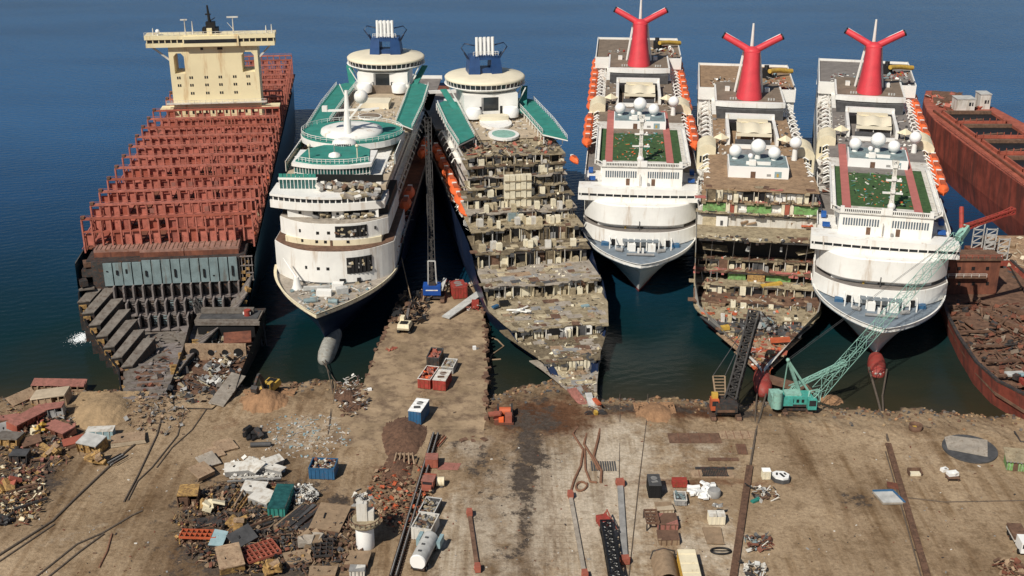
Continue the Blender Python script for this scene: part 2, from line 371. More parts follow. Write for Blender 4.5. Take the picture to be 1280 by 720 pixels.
    L.new(tc.outputs['Object'],bk.inputs['Vector']); jm=N.new('ShaderNodeMath'); jm.operation='MULTIPLY'; L.new(chan(sep.outputs['Green'],.4,.4,nA),jm.inputs[0]); L.new(ramp(noise(.07,4),.42,.6),jm.inputs[1])
    col=mix(col,bk.outputs[0],jm.outputs[0],'MULTIPLY')
    for ang,sx in((R(12),.05),(R(-28),.04),(R(62),.05)):      # wheel ruts and drag marks
        tr=ramp(noise(.55,3,.5,((1,sx,1),ang)),.52,.66); pm=ramp(noise(.035,2),.46,.58); k_=N.new('ShaderNodeMath'); k_.operation='MULTIPLY'; L.new(tr,k_.inputs[0]); L.new(pm,k_.inputs[1])
        col=mix(col,(.80,.76,.71),k_.outputs[0],'MULTIPLY')
    col=mix(col,(.42,.37,.33),ramp(sep.outputs['Red'],.1,.95),'MULTIPLY')
    col=mix(col,(.075,.06,.05),chan(sep.outputs['Red'],.62,.20,noise(.20,15,.80),3.6))
    col=mix(col,(.10,.08,.066),chan(sep.outputs['Red'],.80,.15,noise(1.1,10,.8),3.))
    col=mix(col,(.72,.69,.66),ramp(nB,.50,.62),'MULTIPLY')
    col=mix(col,(.11,.085,.065),ramp(noise(.35,12,.85),.60,.64))      # oil spots
    col=mix(col,(.62,.55,.47),ramp(noise(.8,10,.78),.66,.70))        # pale dust
    col=mix(col,ramp(nC,.38,.62,(.66,.64,.62,1),(1.16,1.15,1.13,1)),None,'MULTIPLY',.8)
    # wet, dark ground along the water's edge
    g=N.new('ShaderNodeNewGeometry'); sz=N.new('ShaderNodeSeparateXYZ'); L.new(g.outputs['Position'],sz.inputs[0])
    a=N.new('ShaderNodeMath'); a.operation='MULTIPLY_ADD'; a.inputs[1].default_value=.8; L.new(nA,a.inputs[0]); L.new(sz.outputs['Z'],a.inputs[2])
    col=mix(col,(.07,.05,.036),ramp(a.outputs[0],.55,.95,(1,1,1,1),(0,0,0,1)))
    L.new(col,b.inputs['Base Color'])
    bp=N.new('ShaderNodeBump'); bp.inputs['Strength'].default_value=.8; bp.inputs['Distance'].default_value=.4
    L.new(noise(.9,10,.75),bp.inputs['Height']); L.new(bp.outputs[0],b.inputs['Normal'])
    MATS['yard_ground']=m; me.materials.append(m)
    o=bpy.data.objects.new('yard_ground',me); C.objects.link(o); o['kind']='structure'
# px, py, rx, ry in the survey picture, channel (0 mud, 1 pale concrete, 2 rust), strength
STAINS=[(690,520,75,28,2,.9),(640,520,50,35,2,.7),(850,512,110,16,2,.8),(990,515,120,10,2,.5),(560,560,80,30,2,.3),(560,430,60,60,2,.45),(145,505,50,25,2,.45),(320,530,120,30,2,.35),(500,600,60,40,2,.5),(400,690,80,40,2,.3),
 (870,600,90,25,2,.3),(1000,660,120,60,2,.2),(1200,690,120,30,2,.15),
 (668,525,60,24,0,.8),(662,555,30,40,0,.85),(655,600,26,50,0,.8),(657,650,13,50,0,.75),(650,700,30,40,0,.55),(630,610,40,40,0,.5),(675,575,30,25,0,.55),(612,575,60,40,0,.52),(690,560,30,30,0,.45),(610,640,40,30,0,.5),(640,690,60,40,0,.45),(690,495,80,14,0,.6),(570,515,38,14,0,.8),(572,545,22,14,0,.7),(545,470,10,22,0,.55),(590,455,12,40,0,.5),
 (310,660,105,75,0,1.05),(330,690,110,40,0,1.),(400,660,60,50,0,.8),(330,585,60,16,0,.6),(250,660,40,40,0,.8),(480,620,50,50,0,.5),(40,560,70,60,0,.75),(30,600,60,50,0,.8),(30,640,50,40,0,.5),(315,545,20,14,0,.6),(130,525,40,20,0,.4),(790,505,50,9,0,.95),(850,508,60,9,0,.8),(930,512,80,9,0,.8),(868,548,40,10,0,.5),(860,603,180,7,2,.6),(1150,535,80,6,0,.45),(1080,625,50,16,0,.55),(1000,580,60,14,0,.3),(1150,540,40,6,0,.5),(1090,620,40,14,0,.5),
 (720,630,120,90,1,.9),(760,560,70,45,1,.8),(580,680,60,70,1,.75),(620,700,100,50,1,.55),(850,560,90,40,1,.45),(900,690,50,60,1,.6),(870,690,60,40,1,.6),(380,545,60,30,1,.55),(120,660,110,50,1,.25),(1150,560,120,40,1,.25),(440,560,60,20,1,.3),(590,560,40,25,1,.6),(470,670,20,50,1,.3)]
ground()
# ------------------------------------------------------------------ white cruise ships with red winged funnels
def pose_z(psi): return -R(psi)
def breadthC(L): return float(np.interp(L,[-17.5,-16,-12,-2,7,15,19,60],[.2,.7,2.7,7.7,12.2,16.6,17.4,17.5]))
DAV=MB().m('white_dirty')
def davit_pair(mb, sg, L, z, ln):
    for d in (-ln*.32, ln*.32):
        mb.tube([(sg*12.6,L+d,z+1.2),(sg*13.6,L+d,z+4.6),(sg*14.8,L+d,z+5.2),(sg*16.,L+d,z+4.4)],.24,6)
        mb.bar((sg*12.7,L+d,z+4.2),(sg*16,L+d,z+2.8),.22)
    mb.bar((sg*13.4,L-ln*.32,z+4.5),(sg*13.4,L+ln*.32,z+4.5),.2)
    return mb
def lifeboat_proto(L=9.4, W=3.6, col='orange'):
    t=thing('lifeboat','','lifeboat')
    rings=[]
    for i in range(9):
        u=-1+2*i/8; k=max(.08,(1-abs(u)**3.2)); rings.append([(W/2*k*c_,u*L/2,z_) for c_,z_ in((0,-.2*k+.2*(1-k)),(.6,.1),(.95,.8),(1.,1.35),(-1.,1.35),(-.95,.8),(-.6,.1))])
    MB().m(col).loft(rings).build('hull',t)
    rings=[]
    for i in range(9):
        u=-1+2*i/8; k=max(.1,(1-abs(u)**4)); rings.append([(W/2*.93*k*math.cos(a),u*L/2*.95,1.36+1.35*(k**.5)*math.sin(a)) for a in [math.pi*j/7 for j in range(8)]])
    MB().m('orange').loft(rings,True,True,False).build('canopy',t)
    h=MB().m('orange_dark'); h.box(-W*.2,W*.2,-L*.22,L*.22,2.68,2.95); h.m('white'); h.box(-.7,.7,L*.28,L*.4,2.3,2.9); h.build('hatch',t)
    return t
BOAT=lifeboat_proto(); BOAT_USED=[False]
def put_boat(root, x, L, z, rz, label, group, roll=0.):
    global BOAT
    o=BOAT if not BOAT_USED[0] else copy_tree(BOAT); BOAT_USED[0]=True
    Mw=Matrix.Translation(root.location)@Matrix.Rotation(root.rotation_euler.z,4,'Z')
    o.location=Mw@Vector((x,L,z)); o.rotation_euler=(0,roll,root.rotation_euler.z+rz); o['label']=label; o['group']=group
    return o
ORD=['first','second','third','fourth','fifth','sixth','seventh','eighth','ninth','tenth','eleventh','twelfth']
def funnel(root, wing='red_funnel'):
    f=MB().m('red_funnel'); rings=[]
    for i in range(9):
        t=i/8; z=38.2+15.8*t; hw=4.5-1.75*t-.35*math.sin(math.pi*t); hl=7.2-3.2*t; Lc=133.5+1.3*t
        rings.append([(hw*math.copysign(abs(math.cos(a))**.75,math.cos(a)),Lc+hl*math.copysign(abs(math.sin(a))**.75,math.sin(a)),z) for a in [2*math.pi*k/24 for k in range(24)]])
    f.loft(rings)
    f.ball((0,134.8,54),2.75,16,.55,True)
    fo=f.build('funnel',root)
    for sg in (-1,1):
        wm=MB().m(wing); wm.tube([(sg*.6,135,53.9),(sg*5,136,56.2),(sg*9.8,137,58.6)],1.25,12,1.12)
        wm.m('black').tube([(sg*9.75,137,58.55),(sg*10.25,137.1,58.8)],1.18,12)
        wm.m('white').tube([(sg*1.5,136.1,55.2),(sg*5,137.1,57.2),(sg*9.4,138,59.4)],.22,6)
        wm.build('funnel_wing',fo)
        MB().m('white').add([(sg*4.9,140.5,38.3),(sg*4.6,139,38.3),(sg*2.3,136.5,54),(sg*2.7,138.2,54)],[(0,1,2,3)]).bar((sg*4.9,140,38.3),(sg*2.75,137.5,54),.35,.5).build('funnel_trim',fo)
    MB().m('black').tube([(0,131.9,52.6),(0,130.75,52.7)],1.25,16).tube([(0,131.9,51.6),(0,130.75,51.5)],1.2,12).build('funnel_vent',fo)
    MB().m('white').tube([(0,139,54),(0,138.6,58),(0,138.4,62.8)],.7,8,.35).build('funnel_mast',fo)
def fantasy(name,label,X,Y,psi,cut=False,boats=(1,1),deck='deck_grey',tag_='',blab=None):
    r=thing(name,label,'cruise ship',(X,Y,0),pose_z(psi))
    topz=(lambda L:13.2) if not cut else (lambda L: 22. if L>27 else max(2.6,4.6+(L+8)*.14) if L<14 else 7.7+(L-14)*1.1)
    hullm='white' if not cut else 'white_dirty'
    lv=[(-8,-4,13,80,1.8,8,'red_boot'),(-12.5,1.0,15.5,78,1.9,12,'red_boot')]
    if cut: sh=lambda d,k:(lambda L:k*breadthC(L-d)); lv=[(-8,-4,sh(9,.8),0,0,8,'red_boot'),(-12.5,1.,sh(5,.9),0,0,12,'red_boot')]
    if cut: lv+=[(-15.5,lambda L:min(4.,topz(L)-.1),sh(2.,.97),0,0,15,'steel_dark'),(-17.3,topz,sh(0,1.),0,0,16,hullm)]
    else: lv+=[(-15.5,5,16.8,58,2.2,15,hullm),(-20,9.5,17.4,42,(2.2,.9),16.5,hullm),(-24,13.2,17.7,34,(2.1,.72),17,hullm)]
    h=hull_mesh(lv,34,194)
    ho=h.build('hull',r)
    b=MB().m('red_boot'); b.loft([[(rr*math.cos(a),L,(.9 if cut else .2)+rr*1.05*math.sin(a)) for a in [2*math.pi*k/14 for k in range(14)]] for L,rr in((-24.6,.3),(-24.2,1.2),(-23.2,1.8),(-21.5,2.2),(-17,2.3),(-13.5,1.9))])
    if not cut: b.m('white_dirty').obox((.3,-23.9,1.),(2.4,.3,.4),.5,.3).obox((-.3,-23.9,1.),(2.4,.3,.4),-.5,.3)
    if cut or not boats[0]: b.build('bulbous_bow',r)
    hw_top=lambda L,B=17.5,st=-23.6,en=34,p=2.1: B*(1-(1-min(1,max(0,(L-st)/en)))**p)**.72
    if not cut:
        d=MB().m('deck_bow'); strip(d,hw_top,-23.4,12,11.9,12.1,20); d.build('foredeck',r)
        bw=MB().m('white')
        for i in range(24):
            L0=-23.7+i*1.45; L1=L0+1.45
            for sg in(-1,1): bw.add([(sg*hw_top(L0,17.4),L0,12),(sg*hw_top(L1,17.4),L1,12),(sg*hw_top(L1,17.4),L1,13.25),(sg*hw_top(L0,17.4),L0,13.25),(sg*hw_top(L0,17.72,-24),L0,13.25),(sg*hw_top(L1,17.72,-24),L1,13.25)],[(0,1,2,3),(3,2,5,4)])
        bw.build('bulwark',r)
        g=MB().m('white')
        for x in (-9,-7.2,-5.4,-3.6,-1.8,0,1.8,3.6,5.4,7.2,9): g.box(x-.16,x+.16,-9.6+abs(x)*.12,-9.3+abs(x)*.12,12,14.6); g.bar((x,-9.4+abs(x)*.12,14.4),(x*1.02,-4,14.6),.25)
        g.box(-3.4,-1.4,-10.3,-8.2,12.1,14.2); g.box(2.2,4.4,-10.3,-8.2,12.1,14.2)
        g.box(-.9,-.3,-12.6,-11.6,12.1,13.8); g.box(.4,1.,-12.6,-11.6,12.1,13.8); g.m('glass_grey').box(-5.2,5.4,-8.8,-5,14.5,14.6)
        g.m('black').box(-8.5,8.7,-5.6,-5.2,12.1,14.1); g.m('grey').tube([(-4,-14,12.6),(4,-14,12.6)],.4,8).tube([(-7,-10,12.6),(-5,-11,12.6)],.6).tube([(7,-10,12.6),(5,-11,12.6)],.6)
        g.m('blue').box(-11.5,-9.3,-6,-4,12.1,13).box(9.4,11.6,-6,-4,12.1,13)
        g.build('mooring_gear',r)
        t=MB().m('white'); t.prism(curved(17.3,-6.4,9.6,40,24,2.9),12.4,16.6); t.build('front_tier',r)
        t=MB().m('deck_grey'); t.prism(curved(17.,-5.9,9.4,40,24,2.9),16.61,16.7)
        t.m('white'); t.prism(curved(12.8,-2.6,2.6,30,16,2.4),16.71,17.79); t.m('black').prism(curved(16.4,3.,4.,38,12,2.),16.71,17.79)
        t.m('grey_dark').box(-.9,.8,-3.2,-2.2,16.71,17.75).tube([(-.4,-4.6,16.5),(-.4,-4.6,19.5)],.12); t.m('yellow').box(-4.8,-4.3,-3.2,-2.8,16.71,17.7)
        t.build('open_gallery',r)
        t=MB().m('white'); o1=curved(16.9,-4.4,9.,40,40,4.)
        t.loft([[(x*k,(y+dy),z) for x,y in o1] for z,k,dy in((17.8,.99,.35),(18.2,1.,0),(23.9,1.,0),(24.2,.992,.25))],True,False); t.build('front_tier',r)
        t=MB().m('white'); t.prism(curved(18.9,-.6,1.0,9,12,2.),24.21,25.55); t.prism(curved(18.9,-.6,1.0,9,12,2.),26.35,27.3); wl=curved(18.6,-.4,1.0,8.8,12,2.)
        t.m('glass_dark').prism(wl,25.56,26.34); t.m('white')
        for i in range(16):
            x=-18+i*2.4; t.box(x-.12,x+.12,-.75+abs(x/18.9)**2,-.3+abs(x/18.9)**2,25.56,26.34)
        po=curved(18.9,-.6,1.,9,12,2.)[:13]
        for a,c_ in zip(po[:-1],po[1:]): t.add([(a[0],a[1],27.3),(c_[0],c_[1],27.3),(c_[0],c_[1],28.),(a[0],a[1],28.),(a[0],a[1]+.35,28.),(c_[0],c_[1]+.35,28.),(c_[0],c_[1]+.35,27.3),(a[0],a[1]+.35,27.3)],[(0,1,2,3),(3,2,5,4),(4,5,6,7)])
        t.build('bridge',r)
        t=MB().m('white'); t.box(-12,12,6,22,27.31,33.0); t.m('white_dirty').prism([(-12.4,5.6),(12.4,5.6),(14.4,9),(14.4,60),(-14.4,60),(-14.4,9)],33.01,33.2)
        for sg in(-1,1):
            for k in range(14):
                x=sg*(1.9+k*.68); t.m('glass_grey').box(x-.2,x+.2,5.93,6.1,29.7,31.7)
        for x in(-4.2,3.4): t.m('rust_brown').box(x-.55,x+.55,5.92,6.1,27.35,29.4)
        t.m('grey').box(1.6,2.3,5.4,5.9,27.4,28.2).m('white_dirty').tube([(-.6,5.2,27.4),(-.6,5.2,31)],.13)
        ho=t.build('wheelhouse_block',r)
        t=MB().m('white'); t.box(-11,11,5.7,6.,34.2,34.5).box(-11,11,5.7,6.,33.2,33.4); t.m('grey_dark').box(-10.9,10.9,6.3,6.5,33.2,34.2); t.m('white')
        for k in range(45):
            x=-10.8+k*.49
            if abs(x)>1: t.box(x-.1,x+.1,5.7,6,33.2,34.3)
        t.box(-1.4,1.4,5.5,6.6,33.2,34.9)
        for x in(-11.4,11.4): t.box(x-.5,x+.5,5.6,6.4,33.2,34.9)
        t.bar((-14.2,9,34.3),(-11.5,5.8,34.3),.2); t.bar((14.2,9,34.3),(11.5,5.8,34.3),.2); t.build('parapet',r)
        for sg in(-1,1):
            MB().m('blue_tarp').box(sg*15-1.,sg*15+1.,10,12,27.4,28.2).build('tarpaulin',r); MB().m('blue_tarp').box(sg*15.6-.7,sg*15.6+.7,18,20.4,27.4,28.6).build('tarpaulin',r)
        # games deck between two red tracks
        t=MB().m('green_turf'); t.box(-9,7.3,12,49,33.21,33.3); t.box(-13.6,-11.3,10,50,33.21,33.3); t.box(9.5,12.,10,50,33.21,33.3)
        t.build('turf_deck',r)
        t=MB().m('red_track'); t.box(-11.3,-9,8,76,33.21,33.36); t.box(7.3,9.5,8,76,33.21,33.36); t.build('running_track',r)
        t=MB()
        scatter(t,130,lambda:(rnd.uniform(-8.5,7),rnd.uniform(13,46),33.35),.25,.9,['white_dirty','orange','green_deck','blue_pale','black','green_panel','tan_plate'],.5); t.build('deck_clutter',r,kind='stuff')
        for sg in(-1,1):
            t=MB().m('white')
            for k in range(26): t.box(sg*13.2-.9*(sg<0),sg*13.2+.9*(sg>0),9+k*1.55,10.+k*1.55,33.21,34.1)
            t.box(sg*14.2-.15,sg*14.2+.15,8,50,33.2,34.5); t.box(sg*13.1-.1,sg*13.1+.1,8,50,34.,34.4); t.build('side_rail',r)
    # superstructure body behind the cut or the front
    L0=8 if not cut else 38.5
    s=MB().m('white' if not cut else 'white_dirty'); s.box(-17.2,17.2,max(L0,12),192,13.1 if not cut else 22.1,27.); 
    for k in range(int((190-L0)/2.6)):
        for z in ((18.5,21.5,24.2) if not cut else (24.2,)):
            for sg in(-1,1): s.m('glass_dark').box(sg*17.25-.04,sg*17.25+.04,L0+6+k*2.6,L0+7.5+k*2.6,z,z+1.1)
    s.build('superstructure',r)
    U0=20 if not cut else 39
    s=MB().m('white'); s.box(-12.6,12.6,U0,150,27.01,33.); s.m('glass_dark')
    for sg in(-1,1):
        for k in range(int((146-U0)/2.4)): s.box(sg*12.65-.05,sg*12.65+.05,U0+2+k*2.4,U0+3.6+k*2.4,29.8,31.4)
    s.m('deck_grey').box(-17.1,-12.7,U0+2,192,27.01,27.15).box(12.7,17.1,U0+2,192,27.01,27.15); s.build('boat_deck',r)
    dz=33.2
    s=MB().m(deck); s.box(-12.6,12.6,60.05 if not cut else 38.3,126,33.01,dz); [s.box(a_,b_,60.05 if not cut else 38.3,73.8,33.01,dz-.02) for a_,b_ in((-14.4,-12.61),(12.61,14.4))]
    if not cut: s.box(-9,7.3,44,50,33.21,33.4)
    s.build('lido_deck',r)
    # house that carries the radomes
    hz=36.0 if not cut else 36.6; hx=(-9,8.2); HL=50 if not cut else 50.
    s=MB().m('white_clean'); s.box(hx[0],hx[1],HL,HL+13,dz+.01,hz)
    s.m('rust_brown').box(-2.6,-1.2,HL-.06,HL,dz+.1,dz+2.0); s.m('blue_pale').box(4.2,6.2,HL-.05,HL,dz+.4,dz+2.2); s.m('yellow').box(4.8,5.4,HL-.09,HL-.05,dz+.6,dz+1.6); s.m('grey').box(2.,3.2,HL-.05,HL,dz+.7,dz+1.4)
    s.m('bluegrey').box(hx[0]+.3,hx[1]-.3,HL+.4,HL+12.8,hz+.01,hz+.08); s.m('grey').prism([(hx[0]+.5,HL+13.1),(hx[1]-.5,HL+13.1),(4,HL+20),(-5,HL+20)],dz+.01,hz-.3)
    s.m('white').box(-4,3,HL+2,HL+2.5,hz+.08,hz+1.); s.box(-3.2,-1.2,HL+1,HL+3,hz+.08,hz+1.4)
    s.build('radome_house',r)
    for x,L,z,rr in((-.4,HL+9,hz+3.7,2.25),(-7,HL+8,hz+2.4,1.85),(4.3,HL+8,hz+2.2,1.85),(11.4,HL+21,hz+2.,1.85)):
        t=MB().m('white_clean'); t.ball((x,L,z),rr,20); to=t.build('radome',r)
        MB().m('white').lathe((x,L,hz if x<9 else 33),[(.9,0),(.7,z-rr-(hz if x<9 else 33)+.4)],10).build('pedestal',to)
    MB().m('white_clean').ball((-2.8,HL+3,hz+2.4),.8,12).build('radome',r)
    # pool well with its scalloped awning
    s=MB().m('white'); s.box(-8.6,-7.6,86,112,dz+.01,36.2).box(6.6,7.6,86,112,dz+.01,36.2).box(-8.6,7.6,110,112,dz+.01,37.3)
    s.m('black').box(-7.5,6.5,104,108.5,dz+.02,36); s.m('grey_dark').box(-6,5,84,86,dz+.01,35.2); s.m('white').box(-7,6.3,82,83.4,dz+.01,34.3)
    s.build('pool_surround',r)
    t=MB().m('lido_cream'); n=14; rings=[]
    for i in range(n+1):
        x=-5.5+11*i/n; zz=1.3*abs(math.cos(math.pi*2*(i/n)*1.0))**1.5
        rings.append([(x,90,36.+.4*zz),(x,96,36.8+zz),(x,102,36.4+.4*zz)])
    t.loft([list(reversed(q)) for q in rings],False,True,False); t.box(-5.6,5.6,89.6,90.,35.2,36.2); t.m('white')
    for x in(-5.5,0,5.5): t.tube([(x,90.2,33.2),(x,90.2,36.2)],.15)
    t.m('cream').box(-5,5,102.2,106,36.5,36.9); t.build('pool_awning',r)
    for x in(-10.4,9.6):
        t=MB().m('cream'); t.lathe((x,86,33.2),[(.15,0),(.15,2.2),(2.6,2.2),(.2,3.7)],4,False); t.build('parasol_tent',r)
    t=MB(); scatter(t,70,lambda:(rnd.choice([-1,1])*rnd.uniform(7.8,12),rnd.uniform(70,121),33.3),.3,1.3,['white','grey_dark','grey','white_dirty','tan_plate'],.3); scatter(t,20,lambda:(rnd.uniform(-6,5),rnd.uniform(62,82),33.3),.4,1.4,['white','grey','grey_dark'],.3); t.build('deck_furniture',r,kind='stuff')
    # funnel deck with its thick white front lip
    s=MB().m('grey_dark'); s.box(-11.2,11.2,120,150,33.01,36.6); s.m('deck_brown'); s.prism(curved(11.4,122.6,1.2,156,12,3),36.61,38.2); s.m('white'); s.prism(curved(11.9,121.6,1.5,124.4,14,3),36.9,38.5)
    for sg in(-1,1): s.box(sg*11.9-.6*(sg>0),sg*11.9+.6*(sg<0),124,150,37.2,38.5)
    for x in(-7.4,6.6): s.box(x-.8,x+.8,141,143,38.21,39.6)
    for sg in (-1,1):
        for k in range(3): s.m('grey_pale').box(sg*6.5+k*.9-.3,sg*6.5+k*.9+.2,128,128.7,38.2,38.9)
    s.build('funnel_deck',r)
    s=MB().m(deck); s.box(-17.2,17.2,150.1,193,35.,36.8)
    s.m('white').box(-17.4,17.4,149,150,33,37.4).box(-17.5,-17.1,150,194,33,37.6).box(17.1,17.5,150,194,33,37.6).box(-17.5,17.5,192.6,193.4,27,37.6); s.m('glass_dark').box(-17.55,-17.4,155,190,30,33).box(17.4,17.55,155,190,30,33); s.m('white').box(-17.2,17.2,150,193,27.02,34.9)
    s.build('aft_deck',r)
    t=MB(); scatter(t,60,lambda:(rnd.uniform(5,16),rnd.uniform(151,176),37),.5,1.9,['white','black','red','yellow','grey','orange_dark','white_dirty','blue_pale'],.9); scatter(t,40,lambda:(rnd.uniform(-13,-4),rnd.uniform(151,168),37),.4,1.3,['white','red','grey','black','blue_pale','white_dirty'],.6); t.build('aft_clutter',r,kind='stuff')
    MB().m('black').tube([(8.,172,37),(8.,173,41.5)],.9,10).box(6.5,10,171,175,37,40).build('exhaust_housing',r)
    MB().m('yellow').tube([(9,170,39.8),(13,175,39.2),(18,178,38.4)],.9,8).build('water_slide',r)
    for sg in(-1,1):
        t=MB().m('cream'); n=10; pts=[(sg*(12.2+5.6*i/n),0,34.6+1.7*math.sin(math.pi*(.15+.85*i/n))-(.6 if i==n else 0)) for i in range(n+1)]
        rings=[[(p[0],L,p[2]) for p in pts]+[(sg*17.8,L,27.),(sg*12.2,L,27.)] for L in(74,76,83,85)]
        t.loft(rings if sg<0 else [list(reversed(q)) for q in rings],True,False); t.m('glass_dark')
        for k in range(5): t.box(sg*(12.9+k*.95)-.3,sg*(12.9+k*.95)+.3,73.9,74.02,30.5,32.6)
        t.m('white'); t.box(min(sg*12.3,sg*17.6),max(sg*12.3,sg*17.6),71.5,73.9,27.2,28.4); t.build('sponson',r)
    # davits and boats
    slots=[(42+k*9.6,9) for k in range(4)]+[(91+k*11.2,9) for k in range(8)]
    for si,sg in enumerate((-1,1)):
        for k,(L,ln) in enumerate(slots):
            if cut and L<46: continue
            d=davit_pair(MB().m('white'),sg,L,28.2,ln)
            if not boats[si]:
                d.m('white_dirty').bar((sg*12.8,L-4,28.5),(sg*17.3,L-3+rnd.uniform(-1,1),30.2),.3).bar((sg*12.9,L+4,32.4),(sg*17.,L+2,29),.3).bar((sg*17.2,L-4.6,27.2),(sg*17.2,L+4.6,28.3),.25); d.m('rust').obox((sg*15,L,28),(2,1.2,.7),rnd.random())
                d.m('white_dirty').obox((sg*(14.5+rnd.random()*2),L+rnd.uniform(-3,3),28.3),(1.6,1.2,1.2),rnd.random())
            d.build('davit',r)
            if boats[si]:
                put_boat(r,sg*17.5,L,29.9,rnd.uniform(-.02,.02),f"{ORD[k]} orange lifeboat from the bow, {'starboard' if sg<0 else 'port'} side, {blab}",f"orange lifeboats of {blab}",0)
    # side plating rail
    for sg in(-1,1):
        t=MB().m('white'); t.box(sg*17.3-.12,sg*17.3+.12,L0+4,150,27.16,28.1); t.build('boat_deck_rail',r)
    funnel(r)
    return r
def mast(root, x, L, z0, z1, w=1.0, lean=0.):
    t=MB().m('white_dirty'); lattice(t,(x,L,z0),(x+lean,L+2.2,z1),w*1.5,w*.7,9,.22,(0,1,0)); t.m('white')
    t.tube([(x,L,z0),(x+lean,L+2.2,z1)],w*.36,8,.16)
    for k,wd in((.35,2.6),(.6,2.0),(.85,1.2)):
        p=Vector((x,L,z0)).lerp(Vector((x+lean,L+2.2,z1)),k); t.box(p.x-wd,p.x+wd,p.y-.5,p.y+.5,p.z,p.z+.3); t.box(p.x-.6,p.x+.6,p.y-.9,p.y+.6,p.z+.3,p.z+1.1); t.ball((p.x+wd*.8,p.y,p.z+.6),.35,8)
    t.ball((x,L-.6,z0+1.5),1.1,10)
    t.build('radar_mast',root)
LBA='white ship left of the teak one'; LBB='rightmost white ship'
shipA=fantasy('cruise_ship','intact white cruise ship with orange lifeboats along both sides and red winged funnel',38.5,341.8,5.01,False,(1,1),'deck_brown',blab=LBA)
mast(shipA,-.6,9.5,33.2,47.5)
shipB=fantasy('cruise_ship','white cruise ship with orange lifeboats on its right side only, behind the mint crane boom',97.7,296.8,13.14,False,(0,1),'deck_grey',blab=LBB)
mast(shipB,1.2,9.5,33.2,46.5)
shipC=fantasy('cruise_ship','cruise ship with red winged funnel and no lifeboats, its bow cut into open rusty decks',64.7,286.2,8.06,True,(0,0),'deck_teak',blab='x')
# ---- cut forward end of that ship
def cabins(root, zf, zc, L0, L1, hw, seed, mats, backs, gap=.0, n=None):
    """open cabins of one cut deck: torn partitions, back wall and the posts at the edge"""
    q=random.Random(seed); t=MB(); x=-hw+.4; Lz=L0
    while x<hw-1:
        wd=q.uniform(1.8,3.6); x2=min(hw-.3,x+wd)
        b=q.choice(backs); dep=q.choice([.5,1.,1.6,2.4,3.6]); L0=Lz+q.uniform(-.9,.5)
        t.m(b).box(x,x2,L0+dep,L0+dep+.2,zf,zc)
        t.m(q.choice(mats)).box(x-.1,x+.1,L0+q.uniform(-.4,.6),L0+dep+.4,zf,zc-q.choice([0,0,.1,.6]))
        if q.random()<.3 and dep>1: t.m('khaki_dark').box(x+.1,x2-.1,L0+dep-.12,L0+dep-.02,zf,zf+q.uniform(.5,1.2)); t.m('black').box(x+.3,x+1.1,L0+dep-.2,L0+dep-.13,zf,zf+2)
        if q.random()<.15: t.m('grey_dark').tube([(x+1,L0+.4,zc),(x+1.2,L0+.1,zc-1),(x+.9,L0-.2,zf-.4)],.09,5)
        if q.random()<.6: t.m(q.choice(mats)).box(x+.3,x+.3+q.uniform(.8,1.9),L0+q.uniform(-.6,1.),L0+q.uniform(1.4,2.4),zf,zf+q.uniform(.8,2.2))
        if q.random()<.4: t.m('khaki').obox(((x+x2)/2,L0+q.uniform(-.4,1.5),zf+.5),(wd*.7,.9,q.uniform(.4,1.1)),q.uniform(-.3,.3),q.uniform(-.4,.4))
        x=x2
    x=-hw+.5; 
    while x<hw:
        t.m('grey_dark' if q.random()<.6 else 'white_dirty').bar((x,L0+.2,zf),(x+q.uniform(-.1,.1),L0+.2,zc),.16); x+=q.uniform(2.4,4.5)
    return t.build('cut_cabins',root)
def slab_deck(root, f, L0, L1, z, mats, seed, jag=.6, th=.3):
    """torn deck: plates along the edge end raggedly"""
    q=random.Random(seed); t=MB(); n=24; off=0; left=0
    hwm=max(f(L0+.5),.6); front=[]
    for i in range(n+1):
        if left<=0: off=q.uniform(-jag,jag)*1.3; left=q.randint(2,5)
        left-=1; a=-1+2*i/n; front.append((a*hwm, L0+off+q.uniform(-.25,.25)))
    right=[(f(L0+(L1-L0)*k/6),L0+(L1-L0)*k/6) for k in range(1,7)]
    poly=front+right+[(-x,y) for x,y in reversed(right)]
    t.m(mats[0]).prism(poly,z-th,z)
    for i in range(n):   # peeled plates of a second tone lying on the slab and hanging edges
        if q.random()<.55: t.m(q.choice(mats)).obox((front[i][0]+q.uniform(-.5,.5),front[i][1]+q.uniform(.6,3),z+.1),(q.uniform(1.4,3.4),q.uniform(1,2.6),.14),q.uniform(-.3,.3),q.uniform(-.06,.06),q.uniform(-.05,.05))
        if q.random()<.4: t.m(mats[-1]).obox((front[i][0]+.6,front[i][1]+.1,z-.5),(q.uniform(.6,1.8),.12,q.uniform(.5,1.2)),q.uniform(-.2,.2),q.uniform(-.3,.3))
    t.m('steel_dark').box(-hwm*.97,hwm*.97,L0+.35,L0+.6,z-th-.45,z-th-.01)
    return t.build('cut_deck',root)
CREAMS=['cabin_cream','cabin_cream','white_dirty','khaki_pale','khaki','grey','khaki_dark']
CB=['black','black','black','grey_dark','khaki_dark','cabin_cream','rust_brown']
r=shipC
decksC=[(33.25,38,16.),(29.8,37.8,16.4),(26.4,37.2,16.8),(22.3,26.5,17.3)]
